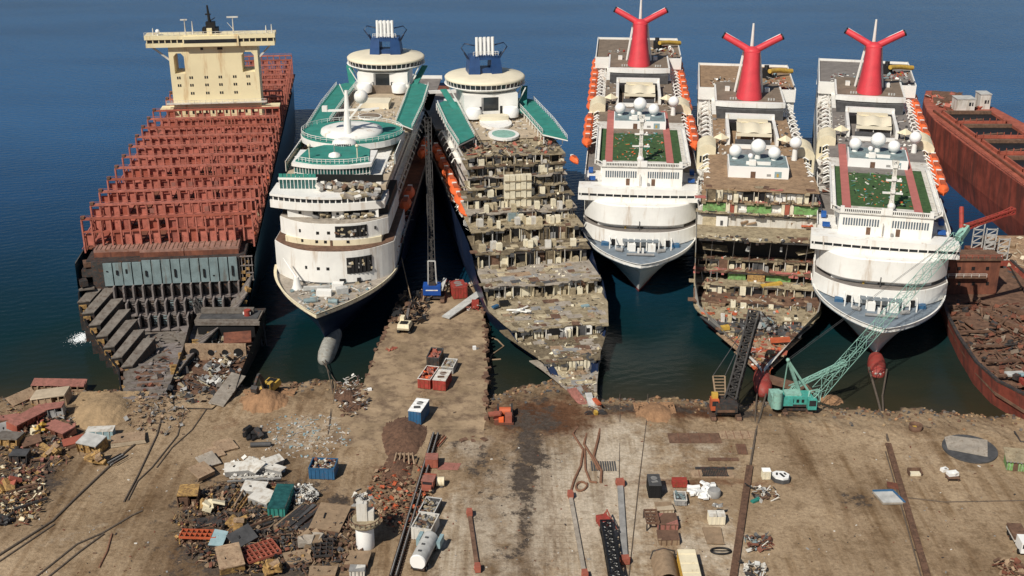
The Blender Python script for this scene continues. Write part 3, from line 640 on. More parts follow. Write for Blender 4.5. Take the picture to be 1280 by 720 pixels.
for i,(z,L,hw) in enumerate(decksC):
    mats=['deck_teak','red_track','rust_brown','khaki'] if i<2 else ['khaki','khaki_pale','rust_brown','steel_dark']
    slab_deck(r,lambda l,hw=hw:hw,L,L+16,z,mats,20+i,.3 if i<3 else .9)
    if i<3:
        z2=decksC[i+1][0]; L2=L
        if i==1:
            t=MB()
            for x0,x1,c in((-16,-9.6,'green_panel'),(-9.5,-8.4,'cabin_cream'),(-8.3,-7.2,'rust_red'),(-7.1,-6.3,'cabin_cream'),(-3.6,3.2,'green_panel'),(6,6.8,'cabin_cream'),(6.9,8.2,'rust_red'),(8.3,9.3,'cabin_cream'),(9.4,16,'green_panel')):
                t.m(c).box(x0,x1,L+.5+(c!='green_panel')*-.3,L+.9,z2,z2+2.9)
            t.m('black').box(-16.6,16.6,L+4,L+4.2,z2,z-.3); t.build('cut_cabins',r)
        elif i==2:
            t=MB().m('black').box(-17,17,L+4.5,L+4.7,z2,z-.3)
            t.m('khaki_pale').box(-15.8,-12.,L+1,L+1.2,z2,z2+2.5).m('white').box(-12,-8.8,L+.5,L+.7,z2,z2+2.9).m('grey_dark').box(-10.8,-10.1,L+.3,L+.5,z2+.4,z2+1.7)
            for k in range(22): t.m(rnd.choice(['orange_dark','tan_plate','yellow_cut','red','rust_brown'])).obox((rnd.uniform(-7,15),L+rnd.uniform(0,3.5),z2+rnd.uniform(.3,1.9)),(rnd.uniform(.8,3),.5,rnd.uniform(.3,.9)),rnd.uniform(-.5,.5),rnd.uniform(-.5,.5),rnd.uniform(-.4,.4))
            t.build('cut_cabins',r)
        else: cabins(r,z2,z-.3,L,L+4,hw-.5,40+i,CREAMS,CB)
# dark open deck below
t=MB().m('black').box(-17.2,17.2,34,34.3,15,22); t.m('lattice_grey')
for x in(-13,-7,-2.5,3,7.5,13): t.bar((x,30.8,15),(x,27.2,22),.14)
t.m('khaki').obox((-12,31.5,18.),(7,3,.3),.1,.2,.1).m('khaki_pale').obox((13,31.5,18),(5,3,.3),.2,-.1,-.2); t.m('grey_pale').obox((-3,29,19),(1,.3,1.6),.2,0,.3).obox((6,29,19.3),(.6,.3,1.4))
t.build('dark_hold',r)
lowC=[(15.,30.5,35),(12.1,28.5,34),(9.3,25.,34),(6.9,18.5,30),(5.7,10.5,22),(4.7,3.,13),(3.6,-6.5,5),(2.5,-14.5,-4)]
for i,(z,L,Lb) in enumerate(lowC):
    mats=[['khaki_dark','rust_brown','pink_red','khaki'],['rust_brown','khaki','pink_red','red_track'],['khaki','rust_brown','khaki_pale'],['rust_brown','khaki','tan_plate'],['khaki','orange_dark','rust_brown'],['grey_dark','khaki','rust_brown'],['tan_plate','orange_dark','rust_red'],['tan_plate','rust_red','orange_dark']][i]
    slab_deck(r,breadthC,L,Lb,z,mats,70+i,.7)
    if i<7:
        z2=lowC[i+1][0]; hw=breadthC(L)-.6
        if i==1:
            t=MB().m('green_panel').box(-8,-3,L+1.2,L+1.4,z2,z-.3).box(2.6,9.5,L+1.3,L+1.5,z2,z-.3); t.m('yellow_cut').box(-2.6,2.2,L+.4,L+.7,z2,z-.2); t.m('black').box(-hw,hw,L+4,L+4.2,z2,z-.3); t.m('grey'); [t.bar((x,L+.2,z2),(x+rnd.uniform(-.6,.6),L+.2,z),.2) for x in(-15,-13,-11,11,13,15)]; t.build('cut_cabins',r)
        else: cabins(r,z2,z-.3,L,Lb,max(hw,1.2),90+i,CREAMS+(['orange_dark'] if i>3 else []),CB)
t=MB()
ar=lambda:(lambda L:(rnd.uniform(-.9,.9)*breadthC(L),L,max([z for z,a,b in lowC if a<=L<=b+.1] or [4])))(rnd.uniform(-14,33))
scatter(t,420,ar,.3,1.3,['khaki','khaki_dark','rust_brown','grey','white_dirty','steel_dark','tan_plate','red_lash','khaki_dark','rust_brown','orange_dark'],.8)
scatter(t,60,lambda:(lambda L:(rnd.uniform(-.8,.8)*breadthC(L),L,max([z for z,a,b in lowC if a<=L<=b+.1] or [3])))(rnd.uniform(-14,4)),.4,1.6,['orange_dark','tan_plate','rust_red','yellow_cut'],.7)
for i,(z,L,hw) in enumerate(decksC[1:]): scatter(t,60,lambda:(rnd.uniform(-hw+1,hw-1),L+rnd.uniform(-.3,3.),z),.3,1.2,['khaki','khaki_pale','cabin_cream','grey_dark','rust_brown','white_dirty'],.7)
scatter(t,140,lambda:(rnd.choice([-1,1])*rnd.uniform(13,17),rnd.uniform(40,72),27.2),.5,1.8,['white_dirty','grey_pale','white','grey_dark'],.9)
t.build('wreckage',r,kind='stuff')
scatter(MB(),40,lambda:(rnd.uniform(-4,4),rnd.uniform(0,12),5.8+rnd.random()*1.4),.6,2.2,['steel_dark','grey_dark','bluegrey','grey'],.9).build('machinery',r)
for m_,c_,d_,a_ in(('yellow',(-9.,4,5.6),(2.2,1.4,1.),.3),('orange_dark',(5,-1,5.2),(5.,1.5,.9),.08),('yellow',(4,27,9.4),(6,1.4,.8),.3)): MB().m(m_).obox(c_,d_,a_,0,-.1).build('girder',r)
# ------------------------------------------------------------------ green-decked cruise ships with a disc lounge round the funnel
def disc_lounge(r, L, top=48.3, rad=14.2):
    t=MB().m('white'); t.box(-9,9,L-12.5,L+6,37.5,top-4); t.m('glass_dark').box(-2.5,2.5,L-12.55,L-12.4,39.5,44).m('grey').box(-3.2,-2.6,L-12.6,L-12.5,39.5,44)
    for sg in(-1,1): t.m('white_clean').lathe((sg*6.2,L-15,38.),[(2.6,0),(2.8,2.2),(2.2,3.)],14).m('black').box(sg*3.4-.4,sg*3.4+.4,L-12.6,L-12.4,38,41)
    for sg in(-1,1):
        for k in range(3): t.m('white').bar((sg*9,L-8+k*5,39),(sg*12.5,L-8+k*5,top-3.2),.3)
        t.m('green_deck').bar((sg*10.5,L-14,38.5),(sg*14,L+2,44),2.2,.3)
    t.build('lounge_pedestal',r)
    t=MB().m('white'); t.lathe((0,L,0),[(9,top-4.2),(rad-1.,top-3.3),(rad-.4,top-2.6)],48); t.m('glass_dark').lathe((0,L,0),[(rad-.5,top-2.59),(rad-.2,top-1.0)],48)
    t.m('white')
    for k in range(48):
        a=2*math.pi*k/48; t.bar(((rad-.42)*math.cos(a),L+(rad-.42)*math.sin(a),top-2.6),((rad-.15)*math.cos(a),L+(rad-.15)*math.sin(a),top-.95),.14)
    t.lathe((0,L,0),[(rad+.05,top-2.7),(rad+.15,top-2.55),(rad-.3,top-2.5)],48)
    t.m('lido_cream').lathe((0,L,0),[(rad-.1,top-.98),(rad,top-.5),(rad-.6,top),(rad*.6,top+.45),(1,top+.7)],48); t.build('disc_lounge',r)
    f=MB().m('navy_funnel')
    for sg in(-1,1):
        f.loft([[(sg*(a*k+2.0),L+dy*k2+1,z) for a,dy in((.0,-4.),(3.7,-3.),(3.7,5),(.0,6))] for z,k,k2 in((top+.3,1.,1.),(top+3,.95,.9),(top+6.4,.8,.7))],True,False)
    f.box(-2.2,2.2,L-1.6,L+4,top+.3,top+2.2).box(-2.3,2.3,L-1.8,L+4,top+5.2,top+6.8); fo=f.build('funnel',r)
    p=MB().m('white_clean')
    for k in range(5): x=-2.7+k*1.35; p.tube([(x,L-.6+.0,top+6.),(x,L-.2,top+12.6)],.5,10)
    for k in range(4): x=-2.1+k*1.35; p.tube([(x,L+1.4,top+6.),(x,L+1.8,top+12)],.5,10)
    p.m('white').rail([(-4.2,L-2.4,top+6.8),(4.2,L-2.4,top+6.8)],1.3,.8,.12); p.build('exhaust_pipe',fo)
    g=MB().m('navy')
    for sg in(-1,1): g.tube([(sg*4,L+1,top+3),(sg*6,L+1,top+6.5),(sg*7.8,L+1,top+9),(sg*6.6,L+1,top+10.4),(sg*3.2,L+1,top+9.6)],.22,6).tube([(sg*4,L+4,top+2.4),(sg*6.4,L+4,top+6.8)],.25,6)
    g.build('funnel_frame',fo)
def breadthE(L): return float(np.interp(L,[-9.5,-8,-2,4,9,16.5,25,33,46,60],[.3,.8,2.2,3.4,4.9,7.2,10.6,13.7,16.9,17.3]))
def sov_hull(r, topz=None, cut=False):
    top=topz or (lambda L:14.2+ (0 if L<40 else min(2.6,(L-40)*.2)))
    cap=lambda z:(lambda L:min(z,top(L)-.05))
    if cut: sh=lambda d,k:(lambda L:k*breadthE(L-d)); lv=[(2,-4,sh(14,.8),0,0,8,'navy'),(-2,cap(1.),sh(9,.9),0,0,11,'navy'),(-5,cap(5),sh(5,.96),0,0,14,'navy'),(-8,cap(9.5),sh(1.5,.99),0,0,15.5,'navy'),(-9,top,sh(0,1.),0,0,16,'navy')]
    else: lv=[(15,-4,12.5,90,1.7,8,'navy'),(12,1.,14.5,86,1.8,11,'navy'),(8.5,5,15.8,66,2.,14,'navy'),(4,9.5,16.8,50,2.2,15.5,'navy'),(0,top,17.3,42,2.3,16,'navy')]
    return hull_mesh(lv,36,258).build('hull',r)
def sov_top(r, front, green_front=True, side_boats=(0,0), blab='', pool=True, slotsL=()):
    # upper body, boat decks, green promenade, pool well
    s=MB().m('white_dirty'); s.box(-16.9,16.9,front+12,250,14.4,16.9); s.m('rust').box(-17,17,front+6,250,16.91,17.2); s.m('white'); s.box(-11.8,11.8,front+6,168,17.21,36.9); s.box(-11.8,11.8,168,225,17.21,25.6)
    for sg in(-1,1):
        for z in(19,22,27,30,33):
            for k in range(int((155-front)/3)): s.m('glass_dark').box(sg*11.85-.05,sg*11.85+.05,front+9+k*3,front+10.9+k*3,z,z+1.2)
    s.m('white').box(-13,13,front+20,228,25.2,25.6)
    s.build('superstructure',r)
    s=MB().m('deck_tan'); s.box(-15.4,15.4,max(94,front+4),150,36.91,37.15)
    if not pool: s.m('lido_cream').prism(curved(5,124,-.8,132,10),37.2,39.2); s.m('white').lathe((0,112,37.2),[(4,0),(4,.5)],20,False); s.m('deck_brown').lathe((0,112,37.71),[(3.6,0),(3.6,.02)],20,False)
    if pool:
        s.m('white').lathe((0,128,37.2),[(5.2,0),(5.2,.8)],20,False,1.5); s.m('white_clean').lathe((0,128,38.01),[(4.2,0),(4.2,.02)],20,False,1.5); s.m('lido_cream').prism(curved(4.6,129,.8,133,8),37.2,39.4)
        s.m('white').lathe((0,113,37.2),[(4.8,0),(4.8,.7)],20,False,1.3); s.m('crane_mint').lathe((0,113,37.91),[(3.7,0),(3.7,.02)],20,False,1.3)
    s.build('pool_deck',r)
    t=MB(); scatter(t,130,lambda:(rnd.uniform(-9,9),rnd.uniform(max(96,front+5),143),37.2),.3,1.2,['white','deck_brown','grey_dark','grey','white_dirty','khaki_pale'],.4); t.build('deck_furniture',r,kind='stuff')
    for sg in(-1,1):
        s=MB().m('green_deck'); Ls=88 if front<90 else 96
        s.prism([(sg*10.6,Ls+8),(sg*16.6,Ls),(sg*17.2,118),(sg*16.6,148),(sg*13.5,152),(sg*9.6,150),(sg*10.2,128)],39.6,39.95); s.m('white').prism([(sg*10.5,Ls+8),(sg*16.7,Ls),(sg*17.3,118),(sg*16.7,148),(sg*13.5,152.2),(sg*9.5,150.2),(sg*10.1,128)],39.2,39.59)
        s.build('promenade_deck',r)
        s=MB().m('white'); s.rail([(sg*16.5,Ls,39.95),(sg*17.1,118,39.95),(sg*16.5,148,39.95)],1.2,2.2,.12).rail([(sg*10.6,Ls+8,39.95),(sg*10.2,128,39.95),(sg*9.6,150,39.95)],1.2,2.2,.12)
        for k in range(12): L=Ls+6+k*4.5; s.bar((sg*10.5,L,37.2),(sg*10.5,L,39.3),.25); s.bar((sg*16.4,L,36.9),(sg*16.4,L,39.3),.3); 
        s.m('grey_dark').box(min(sg*11.9,sg*15.2),max(sg*11.9,sg*15.2),Ls+4,148,36.4,36.9); s.build('promenade_rail',r)
        s=MB().m('white')
        for k in range(20):
            L=front+24+k*7; s.tube([(sg*12,L,25.6),(sg*13.6,L,25.8),(sg*14.4,L,24.4)],.2,6)
        s.m('grey').box(sg*17.15-.1,sg*17.15+.1,front+10,248,17.2,18.3); s.build('davit',r)
    s=MB().m('white'); n=12
    pts=[(-10+20*i/n,144+5*math.cos((-1+2*i/n)*1.45),39.95) for i in range(n+1)]
    for a,b in zip(pts[:-1],pts[1:]): s.add([(a[0],a[1],38.8),(b[0],b[1],38.8),(b[0],b[1],40.8),(a[0],a[1],40.8),(a[0],a[1]+.3,40.8),(b[0],b[1]+.3,40.8),(b[0],b[1]+.3,38.8),(a[0],a[1]+.3,38.8)],[(0,1,2,3),(3,2,5,4),(4,5,6,7)]); s.bar((a[0],a[1],37.2),(a[0],a[1],39),.22)
    s.m('deck_brown').box(-9.5,9.5,147,150,37.2,39.9); s.build('promenade_bridge',r)
    s=MB().m('deck_grey'); s.box(-15,15,168,225,25.61,26); s.m('white').box(-15.4,15.4,224,225,25.61,27.2).box(-11,11,176,200,26.01,29); s.build('aft_deck',r)
    for k,(sg,L,col) in enumerate(slotsL):
        side='starboard' if sg<0 else 'port'
        put_boat(r,sg*15.7,L,19.6,0,f"{ORD[k]} orange lifeboat from the bow, {side} recess, {blab}",f"orange lifeboats of {blab}")
# --- whole one
r=shipD=thing('cruise_ship','navy hulled cruise ship with intact white bow front and green upper decks','cruise ship',(-49.63,280.25,0),pose_z(1.22))
sov_hull(r)
bD=lambda L,B=17.1:B*(1-(1-min(1,max(0,(L-.3)/42)))**2.3)
t=MB().m('deck_dusty'); strip(t,bD,.4,34,12.9,13.1,20); t.build('foredeck',r)
t=MB().m('cream')
for i in range(26):
    L0=.2+i*1.35; L1=L0+1.35
    for sg in(-1,1): t.add([(sg*bD(L0),L0,13),(sg*bD(L1),L1,13),(sg*bD(L1),L1,14.2),(sg*bD(L0),L0,14.2),(sg*bD(L0,17.9 if sg<0 else 17.4),L0-.2,14.2),(sg*bD(L1,17.9 if sg<0 else 17.4),L1-.2,14.2)],[(0,1,2,3),(3,2,5,4)])
t.build('bulwark',r)
t=MB().m('bulb_grey'); b_=[(rr,L,zc) for L,rr,zc in((-.2,.4,1.),(.2,1.2,1.),(1.2,1.8,1.),(4,2.2,1.),(10,2.3,.9),(18,2.,.6)) ]
t.loft([[(1.2+rr*math.cos(a),L,zc+rr*1.2*math.sin(a)) for a in [2*math.pi*k/16 for k in range(16)]] for rr,L,zc in b_]); t.build('bulbous_bow',r)
t=MB(); scatter(t,170,lambda:(lambda L:(rnd.uniform(-.85,.85)*bD(L),L,13.1))(rnd.uniform(3,25)),.3,1.5,['white_dirty','grey','grey_pale','bluegrey','deck_dusty','khaki','tan_plate','blue_pale'],.6)
t.build('foredeck_clutter',r,kind='stuff')
t=MB().m('white'); t.lathe((-8.6,20,13.1),[(1.5,0),(1.1,1.),(.7,3.4)],12); t.tube([(-8.6,20,16.2),(-12.5,23.5,20.5)],.35,8,.18); t.build('deck_crane',r); t=MB().m('white').box(-2.5,1.5,14.5,16.5,13.1,14.6).build('deck_locker',r); t=MB().m('white').box(1.,4.,19,21,13.1,14.9)
t.build('deck_locker',r); t=MB(); t.m('bluegrey').tube([(-5,10,13.6),(-1.5,11,13.6)],.7,10).build('winch',r); MB().m('bluegrey').tube([(1.5,10.5,13.6),(4,10,13.6)],.7,10).build('winch',r); t=MB().m('grey_pale').obox((4,17,14),(3,2,1.6),.4).obox((-3,18.5,13.9),(7,1,1),.1); t.build('mooring_gear',r)
def pierced(t, hw, Lf, sag, Lb, z0, z1, holes, opens, pw=2.2, col='white', x0=0.):
    t.m(col).prism(curved(hw,Lf,sag,Lb,22,pw,x0),z0,z1)
    for x,z in holes:
        L=front_L(x,hw,Lf,sag,pw,x0); t.m('black').box(x-.42,x+.42,L-.05,L+.5,z-.42,z+.42)
    for xa,xb,za,zb in opens:
        for xs in np.arange(xa,xb,1.0):
            L=front_L(xs,hw,Lf,sag,pw,x0); t.m('black').box(xs,min(xs+1,xb),L-.05,L+.6,za,zb)
        for k in range(int((xb-xa)*2.2)):
            x=rnd.uniform(xa+.4,xb-.4); L=front_L(x,hw,Lf,sag,pw,x0); t.m(rnd.choice(['khaki','khaki_pale','deck_dusty','rust_brown','grey','white_dirty'])).obox((x,L-.1,za+rnd.uniform(.2,.75)*(zb-za)),(rnd.uniform(.5,1.5),.3,rnd.uniform(.2,.8)),0,0,rnd.uniform(-.6,.6))
    return t
t=MB(); pierced(t,16.5,23.4,9,60,13.11,22.4,[(-6.5,17.6),(-3.2,17.5),(-.6,17.5)],[(4.5,11.,16,20.6)],2.6); t.m('black').box(2.4,4,23.3,23.9,13.2,14.6).box(7,8,24.3,25,13.2,14.6); t.m('grey_dark').prism(curved(16.3,23.3,9,59,22,2.6),13.11,13.5); t.build('front_tier',r)
t=MB().m('rust_brown').prism(curved(16.3,23.6,9,60,22,2.6),22.41,22.6); t.m('cream').prism(curved(13.2,27.6,3.6,60,16,2.4),22.61,24.2); t.m('black')
for x in(-8,-4,-1.6,4.5): t.box(x-.4,x+.4,front_L(x,13.2,27.6,3.6,2.4)-.06,front_L(x,13.2,27.6,3.6,2.4)+.3,23.3,24.1)
t.m('rust_brown').box(-.3,.3,27.4,28,22.61,24.2); t.build('open_gallery',r)
t=MB(); pierced(t,14.9,27.6,6.4,60,24.21,28.8,[(-8.5,26.4),(-3.6,26.2),(-.6,26.3),(11.5,26.8)],[(1.2,9.6,25,28.2)],2.6); t.build('front_tier',r)
t=MB().m('deck_dusty').prism(curved(14.8,27.9,6.4,60,20,2.6),28.81,29.); t.m('black').prism(curved(14.6,33.5,3,60,14,2.2),29.01,31.5); t.m('white')
for xa,xb in((-12.5,-5.6),(-.2,3.),(9.8,12.4)): t.box(xa,xb,front_L((xa+xb)/2,14.6,32.,2.4),34,29.01,31.4); t.m('black').box((xa+xb)/2-.4,(xa+xb)/2+.4,front_L((xa+xb)/2,14.6,32.,2.4)-.05,33,29.9,30.7).m('white')
for k in range(30): t.m(rnd.choice(['khaki','khaki_pale','grey','white_dirty'])).obox((rnd.uniform(-5,11),rnd.uniform(31,33),29.3+rnd.random()),(rnd.uniform(.6,2),.6,.5),rnd.random(),.3,rnd.uniform(-.5,.5))
t.build('open_gallery',r)
t=MB(); o_=curved(15.7,30.4,3.4,44,20,1.9,-1.6); t.m('white').prism(o_,31.51,33.6)
t.m('glass_dark').prism(curved(15.2,31.,3.4,44,20,1.9,-2.),33.61,34.75)
t.m('white')
for k in range(17):
    x=-16.4+k*1.6
    L=front_L(x,15.2,31.,3.4,1.9,-2.); t.box(x-.14,x+.14,L-.12,L+.3,33.61,34.75)
t.prism([(-17.3,34)]+[(x,front_L(x,15.7,30.5,3.4,1.9,-1.6)) for x in np.linspace(-17,3.,12)]+[(3,44),(-17.3,44)],34.76,35.4)
for k in range(26): t.m(rnd.choice(['khaki','khaki_pale','deck_dusty','grey','white_dirty'])).obox((rnd.uniform(3.5,12),rnd.uniform(30.5,38),34.9+rnd.random()*.5),(rnd.uniform(1,3),1.2,.7),rnd.random(),.3,rnd.uniform(-.4,.4))
t.build('bridge',r)
t=MB().m('deck_tan'); t.box(-15.6,14.,39,92,35.0,36.3); t.m('glass_teal').box(-15.4,-5.,38.3,39,35.41,38.); t.m('white').box(-15.6,-4.8,38.2,39.4,38.01,38.5)
for k in range(11): t.box(-15.4+k*1.02,-15.25+k*1.02,38.15,38.35,35.41,38.)
for k in range(9): t.m('green_deck').box(-15.4+k*1.15,-14.4+k*1.15,38.6,38.7,38.51,39.6)
t.m('black').box(-7,13,41.5,42,36.3,38.5)
for k in range(70): t.m(rnd.choice(['khaki','khaki_pale','deck_dusty','grey','white_dirty','rust_brown'])).obox((rnd.uniform(-4.4,13),rnd.uniform(35.5,41.3),35.6+rnd.random()*1.2),(rnd.uniform(.8,2.6),1.2,.8),rnd.random()*3,.3,rnd.uniform(-.5,.5))
t.build('sun_deck',r)
t=MB().m('glass_teal').prism(curved(10.8,43.6,3,60,14,2.2,-2),36.31,39.6); t.m('white')
for k in range(25):
    x=-12.6+k*.885; L=front_L(x,10.8,43.6,3,2.2,-2); t.bar((x,L-.1,36.3),(x,L-.1,39.7),.16)
for z0,z1,e in((39.61,40.5,.5),(37.6,37.75,.1),(36.31,36.7,.3)): t.prism(curved(10.8+e,43.6-e,3,60,14,2.2,-2),z0,z1)
t.build('glass_lounge',r)
t=MB().m('green_deck'); t.prism([(-12.4,47.5),(-7,44.8),(-2,44.3),(3,44.8),(8.4,47.5),(7,60),(3,64),(-7,64),(-11,60)],40.51,40.85); n=40
t.prism([(-1+15.5*math.cos(2*math.pi*k/n),80+13.5*math.sin(2*math.pi*k/n)) for k in range(n)],40.4,40.86); t.m('white').prism([(-1+15.7*math.cos(2*math.pi*k/n),80+13.7*math.sin(2*math.pi*k/n)) for k in range(n)],38.6,40.39)
t.build('observation_deck',r)
t=MB().m('white'); t.rail([(-12.4,47.5,40.86),(-7,44.8,40.86),(-2,44.3,40.86),(3,44.8,40.86),(8.4,47.5,40.86)],1.2,1.2,.12).build('observation_rail',r); t=MB().m('white'); P_=[(-1+15.5*math.cos(2*math.pi*k/24),80+13.5*math.sin(2*math.pi*k/24),40.86) for k in range(25)]; t.rail(P_,1.2,1.5,.12)
t.build('observation_rail',r)
for x in(-8.8,4.8): MB().m('lido_cream').tube([(x,50,40.8),(x,50,44.2)],.16,6).ball((x,50,44.5),.55,8).build('deck_lamp',r)
t=MB().m('white'); t.lathe((-1,79,40.86),[(9.5,0),(9.3,1.),(7.,1.7),(3,2.2)],32); t.lathe((-1.4,66,40.86),[(3.6,0),(3.2,.8),(1.8,1.4)],16); t.m('black')
for k in range(8): t.box(-3.4+k*.6,-3.1+k*.6,62.3,62.5,41,41.6)
t.build('radar_plinth',r)
t=MB().m('white'); t.tube([(-1.2,72,40.9),(-1.2,73,48),(-1.2,73.5,55)],1.35,12,.5); t.bar((-8,72.5,49),(6,73,49.4),.7,.6); t.bar((-1,72.5,46),(4,72,52),.5); t.bar((-1,73,52),(-3,73,57),.25); t.ball((3.2,73,53.2),2.1,18); t.box(-8.5,-7,72,73.4,48.8,50.4); t.bar((4.5,73,49.3),(8.5,73,49.8),.5); t.build('radar_mast',r)
MB().m('white').lathe((-2,52,40.86),[(1.8,0),(1.6,.7),(.3,1.2)],12).m('grey').tube([(-2,52,42),(-2,52,44.5)],.12).build('compass_platform',r)
sov_top(r,40,True,pool=False,blab='intact green decked ship',slotsL=[(1,70,'o'),(1,81,'o'),(1,128,'o'),(1,140,'o')])
disc_lounge(r,161)
for L0,L1 in((40,70),(60,95)):   # glass side galleries
    t=MB().m('glass_teal').box(13.9,14.1,L0+20,L1+18,36.3,39.2) if L0==40 else MB().m('glass_teal').box(-16.1,-15.9,L0-8,L1-8,36.3,39)
    t.m('white'); xs=14.2 if L0==40 else -16.2
    for k in range(16): y=(L0+20+k*1.8) if L0==40 else (L0-8+k*2.1); t.bar((xs,y,36.3),(xs,y,39.4),.18)
    for z in(36.4,37.8,39.2): t.bar((xs,L0+20 if L0==40 else L0-8,z),(xs,L1+18 if L0==40 else L1-8,z),.18)
    t.build('glass_gallery',r)
t=MB(); scatter(t,150,lambda:(rnd.uniform(12,17),rnd.uniform(36,80),17.3),.5,1.8,['white_dirty','grey_dark','rust','grey','khaki'],.9); scatter(t,60,lambda:(rnd.uniform(9,14),rnd.uniform(50,72),36.3),.4,1.5,['white','grey_dark','white_dirty'],.9); scatter(t,80,lambda:(rnd.uniform(-16,-11),rnd.uniform(55,80),36.3),.3,1.2,['white','grey_dark','white_dirty','deck_brown'],.9); t.build('wreckage',r,kind='stuff')
# --- the stripped one
r=shipE=thing('cruise_ship','navy hulled cruise ship whose whole front is stripped to stepped khaki cabin decks','cruise ship',(17.75,257.19,0),pose_z(-10.38))
stairs=[(36.6,93),(33.8,91.5),(31.,90),(28.2,88.5),(25.6,86),(22.9,80.5),(20.1,74),(16.2,65),(12.,50.5),(8.2,29.5),(5.3,15),(2.8,-8)]
def topE(L):
    q=[(-9.5,2.3),(13.5,2.5),(15.5,4.9),(28,5.),(30.5,7.7),(49,7.9),(51.5,11.5),(63.5,11.8),(66,15.6),(75,16.6)]
    return float(np.interp(L,[a for a,b in q],[b for a,b in q]))
sov_hull(r,topE,True)
fE=lambda L:breadthE(L)+.15
MK=['khaki','khaki_dark','deck_dusty','rust_brown','grey_dark']
for i,(z,L) in enumerate(stairs):
    Lb=stairs[i-1][1]+7 if i else 116
    hw=15.2 if i<4 else 16.6
    f=(lambda l,hw=hw:min(hw,fE(l)))
    slab_deck(r,f,L,Lb,z,[['khaki','khaki_dark','deck_dusty'][i%3]]+MK,200+i,1.1)
    if i<len(stairs)-1:
        z2=stairs[i+1][0]; h2=min(hw,fE(L))-.5
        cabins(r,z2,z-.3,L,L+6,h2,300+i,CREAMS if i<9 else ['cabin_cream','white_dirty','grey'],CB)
t=MB()
for i,(z,L) in enumerate(stairs):
    Lp=stairs[i-1][1] if i else L+12
    scatter(t,26+int((Lp-L)*5),lambda:(lambda l:(rnd.uniform(-.94,.94)*min(16,fE(l)),l,z))(rnd.uniform(L,Lp+1)),.25,1.1,['khaki','khaki_dark','cabin_cream','deck_dusty','grey_dark','rust_brown','khaki_pale','khaki_dark'],.8)
scatter(t,150,lambda:(rnd.uniform(-15,14),rnd.uniform(93,108),36.8),.5,2.,['khaki','deck_dusty','rust_brown','grey_dark','khaki_pale','rust_red'],.8)
scatter(t,120,lambda:(rnd.uniform(-17,-12),rnd.uniform(80,112),17.3+rnd.random()*3),.5,2.,['white_dirty','grey_pale','grey','white'],.9)
t.build('wreckage',r,kind='stuff')
# cream shaft standing in the middle of the cut, corrugated panels and torn sheets
t=MB()
for k in range(5): t.m('cabin_cream').box(-4.6+k*1.65,-3.1+k*1.65,85.6-(k%2)*.3,87,20.3,32.5)
t.m('khaki')
for k in range(4): t.box(-4.6,3.6,85.2,85.5,22.5+k*2.7,22.8+k*2.7)
t.m('bluegrey').box(-4.4,-1.4,80.2,81,20.2,22.6)
t.build('lift_shaft',r)
t=MB().m('white')
for k in range(9): t.obox((-9+rnd.uniform(-2,2),41+rnd.uniform(-2,2),8.6+rnd.random()*.6),(3.4,.5,.25),rnd.uniform(-.9,.9),rnd.uniform(-.3,.3),rnd.uniform(-.4,.2))
t.m('black').box(-13,-10.5,45,47,8.2,9.4); t.m('blue_pale').obox((9.5,41,8.6),(2.2,1,.4),.2); t.m('blue').obox((-14.5,44,9),(2,1,.5),.6); t.build('torn_sheet',r)
t=MB().m('white').box(-3,3.4,29.4,29.9,5.35,7.8); t.m('black').obox((0,29.3,6.6),(1,.2,1.2),0,0,.4); t.build('cut_cabins',r)
MB().m('white').box(5.2,8.6,29.5,30,5.35,7.8).m('black').box(6,8,29.4,29.5,6.,7.2).build('cut_cabins',r)
t=MB().m('cabin_cream')
for k in range(6): t.box(-9.4+k*.9,-8.8+k*.9,29.7,30.2,5.35,7.8)
for k in range(12): t.box(-5.6+k*.95,-4.9+k*.95,14.9,15.3,2.85,5.)
t.build('corrugated_wall',r)
t=MB()   # deck plates of different wear on the large low floors
for z,La,Lb in((12.,50.5,64),(8.2,29.5,50),(5.3,15,29),(2.8,-6,14.5),(16.2,65,73)):
    for k in range(int((Lb-La)*2.2)):
        L=rnd.uniform(La+1.5,Lb); hw=fE(L)-1.6
        if hw>1: t.m(rnd.choice(['khaki','khaki_pale','deck_dusty','tan_plate','rust_brown','khaki_dark','grey'])).obox((rnd.uniform(-hw,hw),L,z+.03+rnd.random()*.05),(rnd.uniform(1.4,4.5),rnd.uniform(1.2,3.6),.05),rnd.choice([0,0,0,.06,-.05]))
t.build('deck_plates',r,kind='stuff')
t=MB()   # bathroom modules left standing along the middle decks
for z,L,n_ in((22.9,81,9),(20.1,75,11),(16.2,66,9),(25.6,87,6)):
    for k in range(n_): t.m(rnd.choice(['cabin_cream','cabin_cream','white_dirty','khaki_pale'])).obox((rnd.uniform(-14.5,14.5),L+rnd.uniform(.2,3.4),z+1.05),(rnd.uniform(1.1,1.8),1.6,2.1),rnd.uniform(-.15,.15)); 
t.build('bathroom_modules',r,kind='stuff')
t=MB().m('pink_red').obox((-2.2,-1.5,3.2),(2.4,8,.4),.25,.2).m('grey_pale').obox((.2,-3,3.4),(1.6,5,.4),-.05,.2).m('steel_dark').tube([(-1.6,-8.6,2.6),(-1.6,-9.6,2.6)],1.1,14).tube([(1.4,-8.4,1.8),(1.4,-9.6,1.8)],1.7,14).m('yellow').obox((-.1,-9.4,2.6),(.7,1.,2.6),.2,.2).m('orange_dark').obox((1.4,-4.5,3.6),(1.,3,.5),.2); t.build('stem_plates',r)
sov_top(r,106,False,blab='stripped khaki ship',slotsL=[(-1,92+k*9.6,'o') for k in range(8)])
disc_lounge(r,149.5,49.0,13.6)
sb=put_boat(r,17.4,90,34.2,0.2,'small orange lifeboat hanging alone by the torn green corner of the stripped ship','orange lifeboats of stripped khaki ship')
sb.scale=(.6,.55,.7)
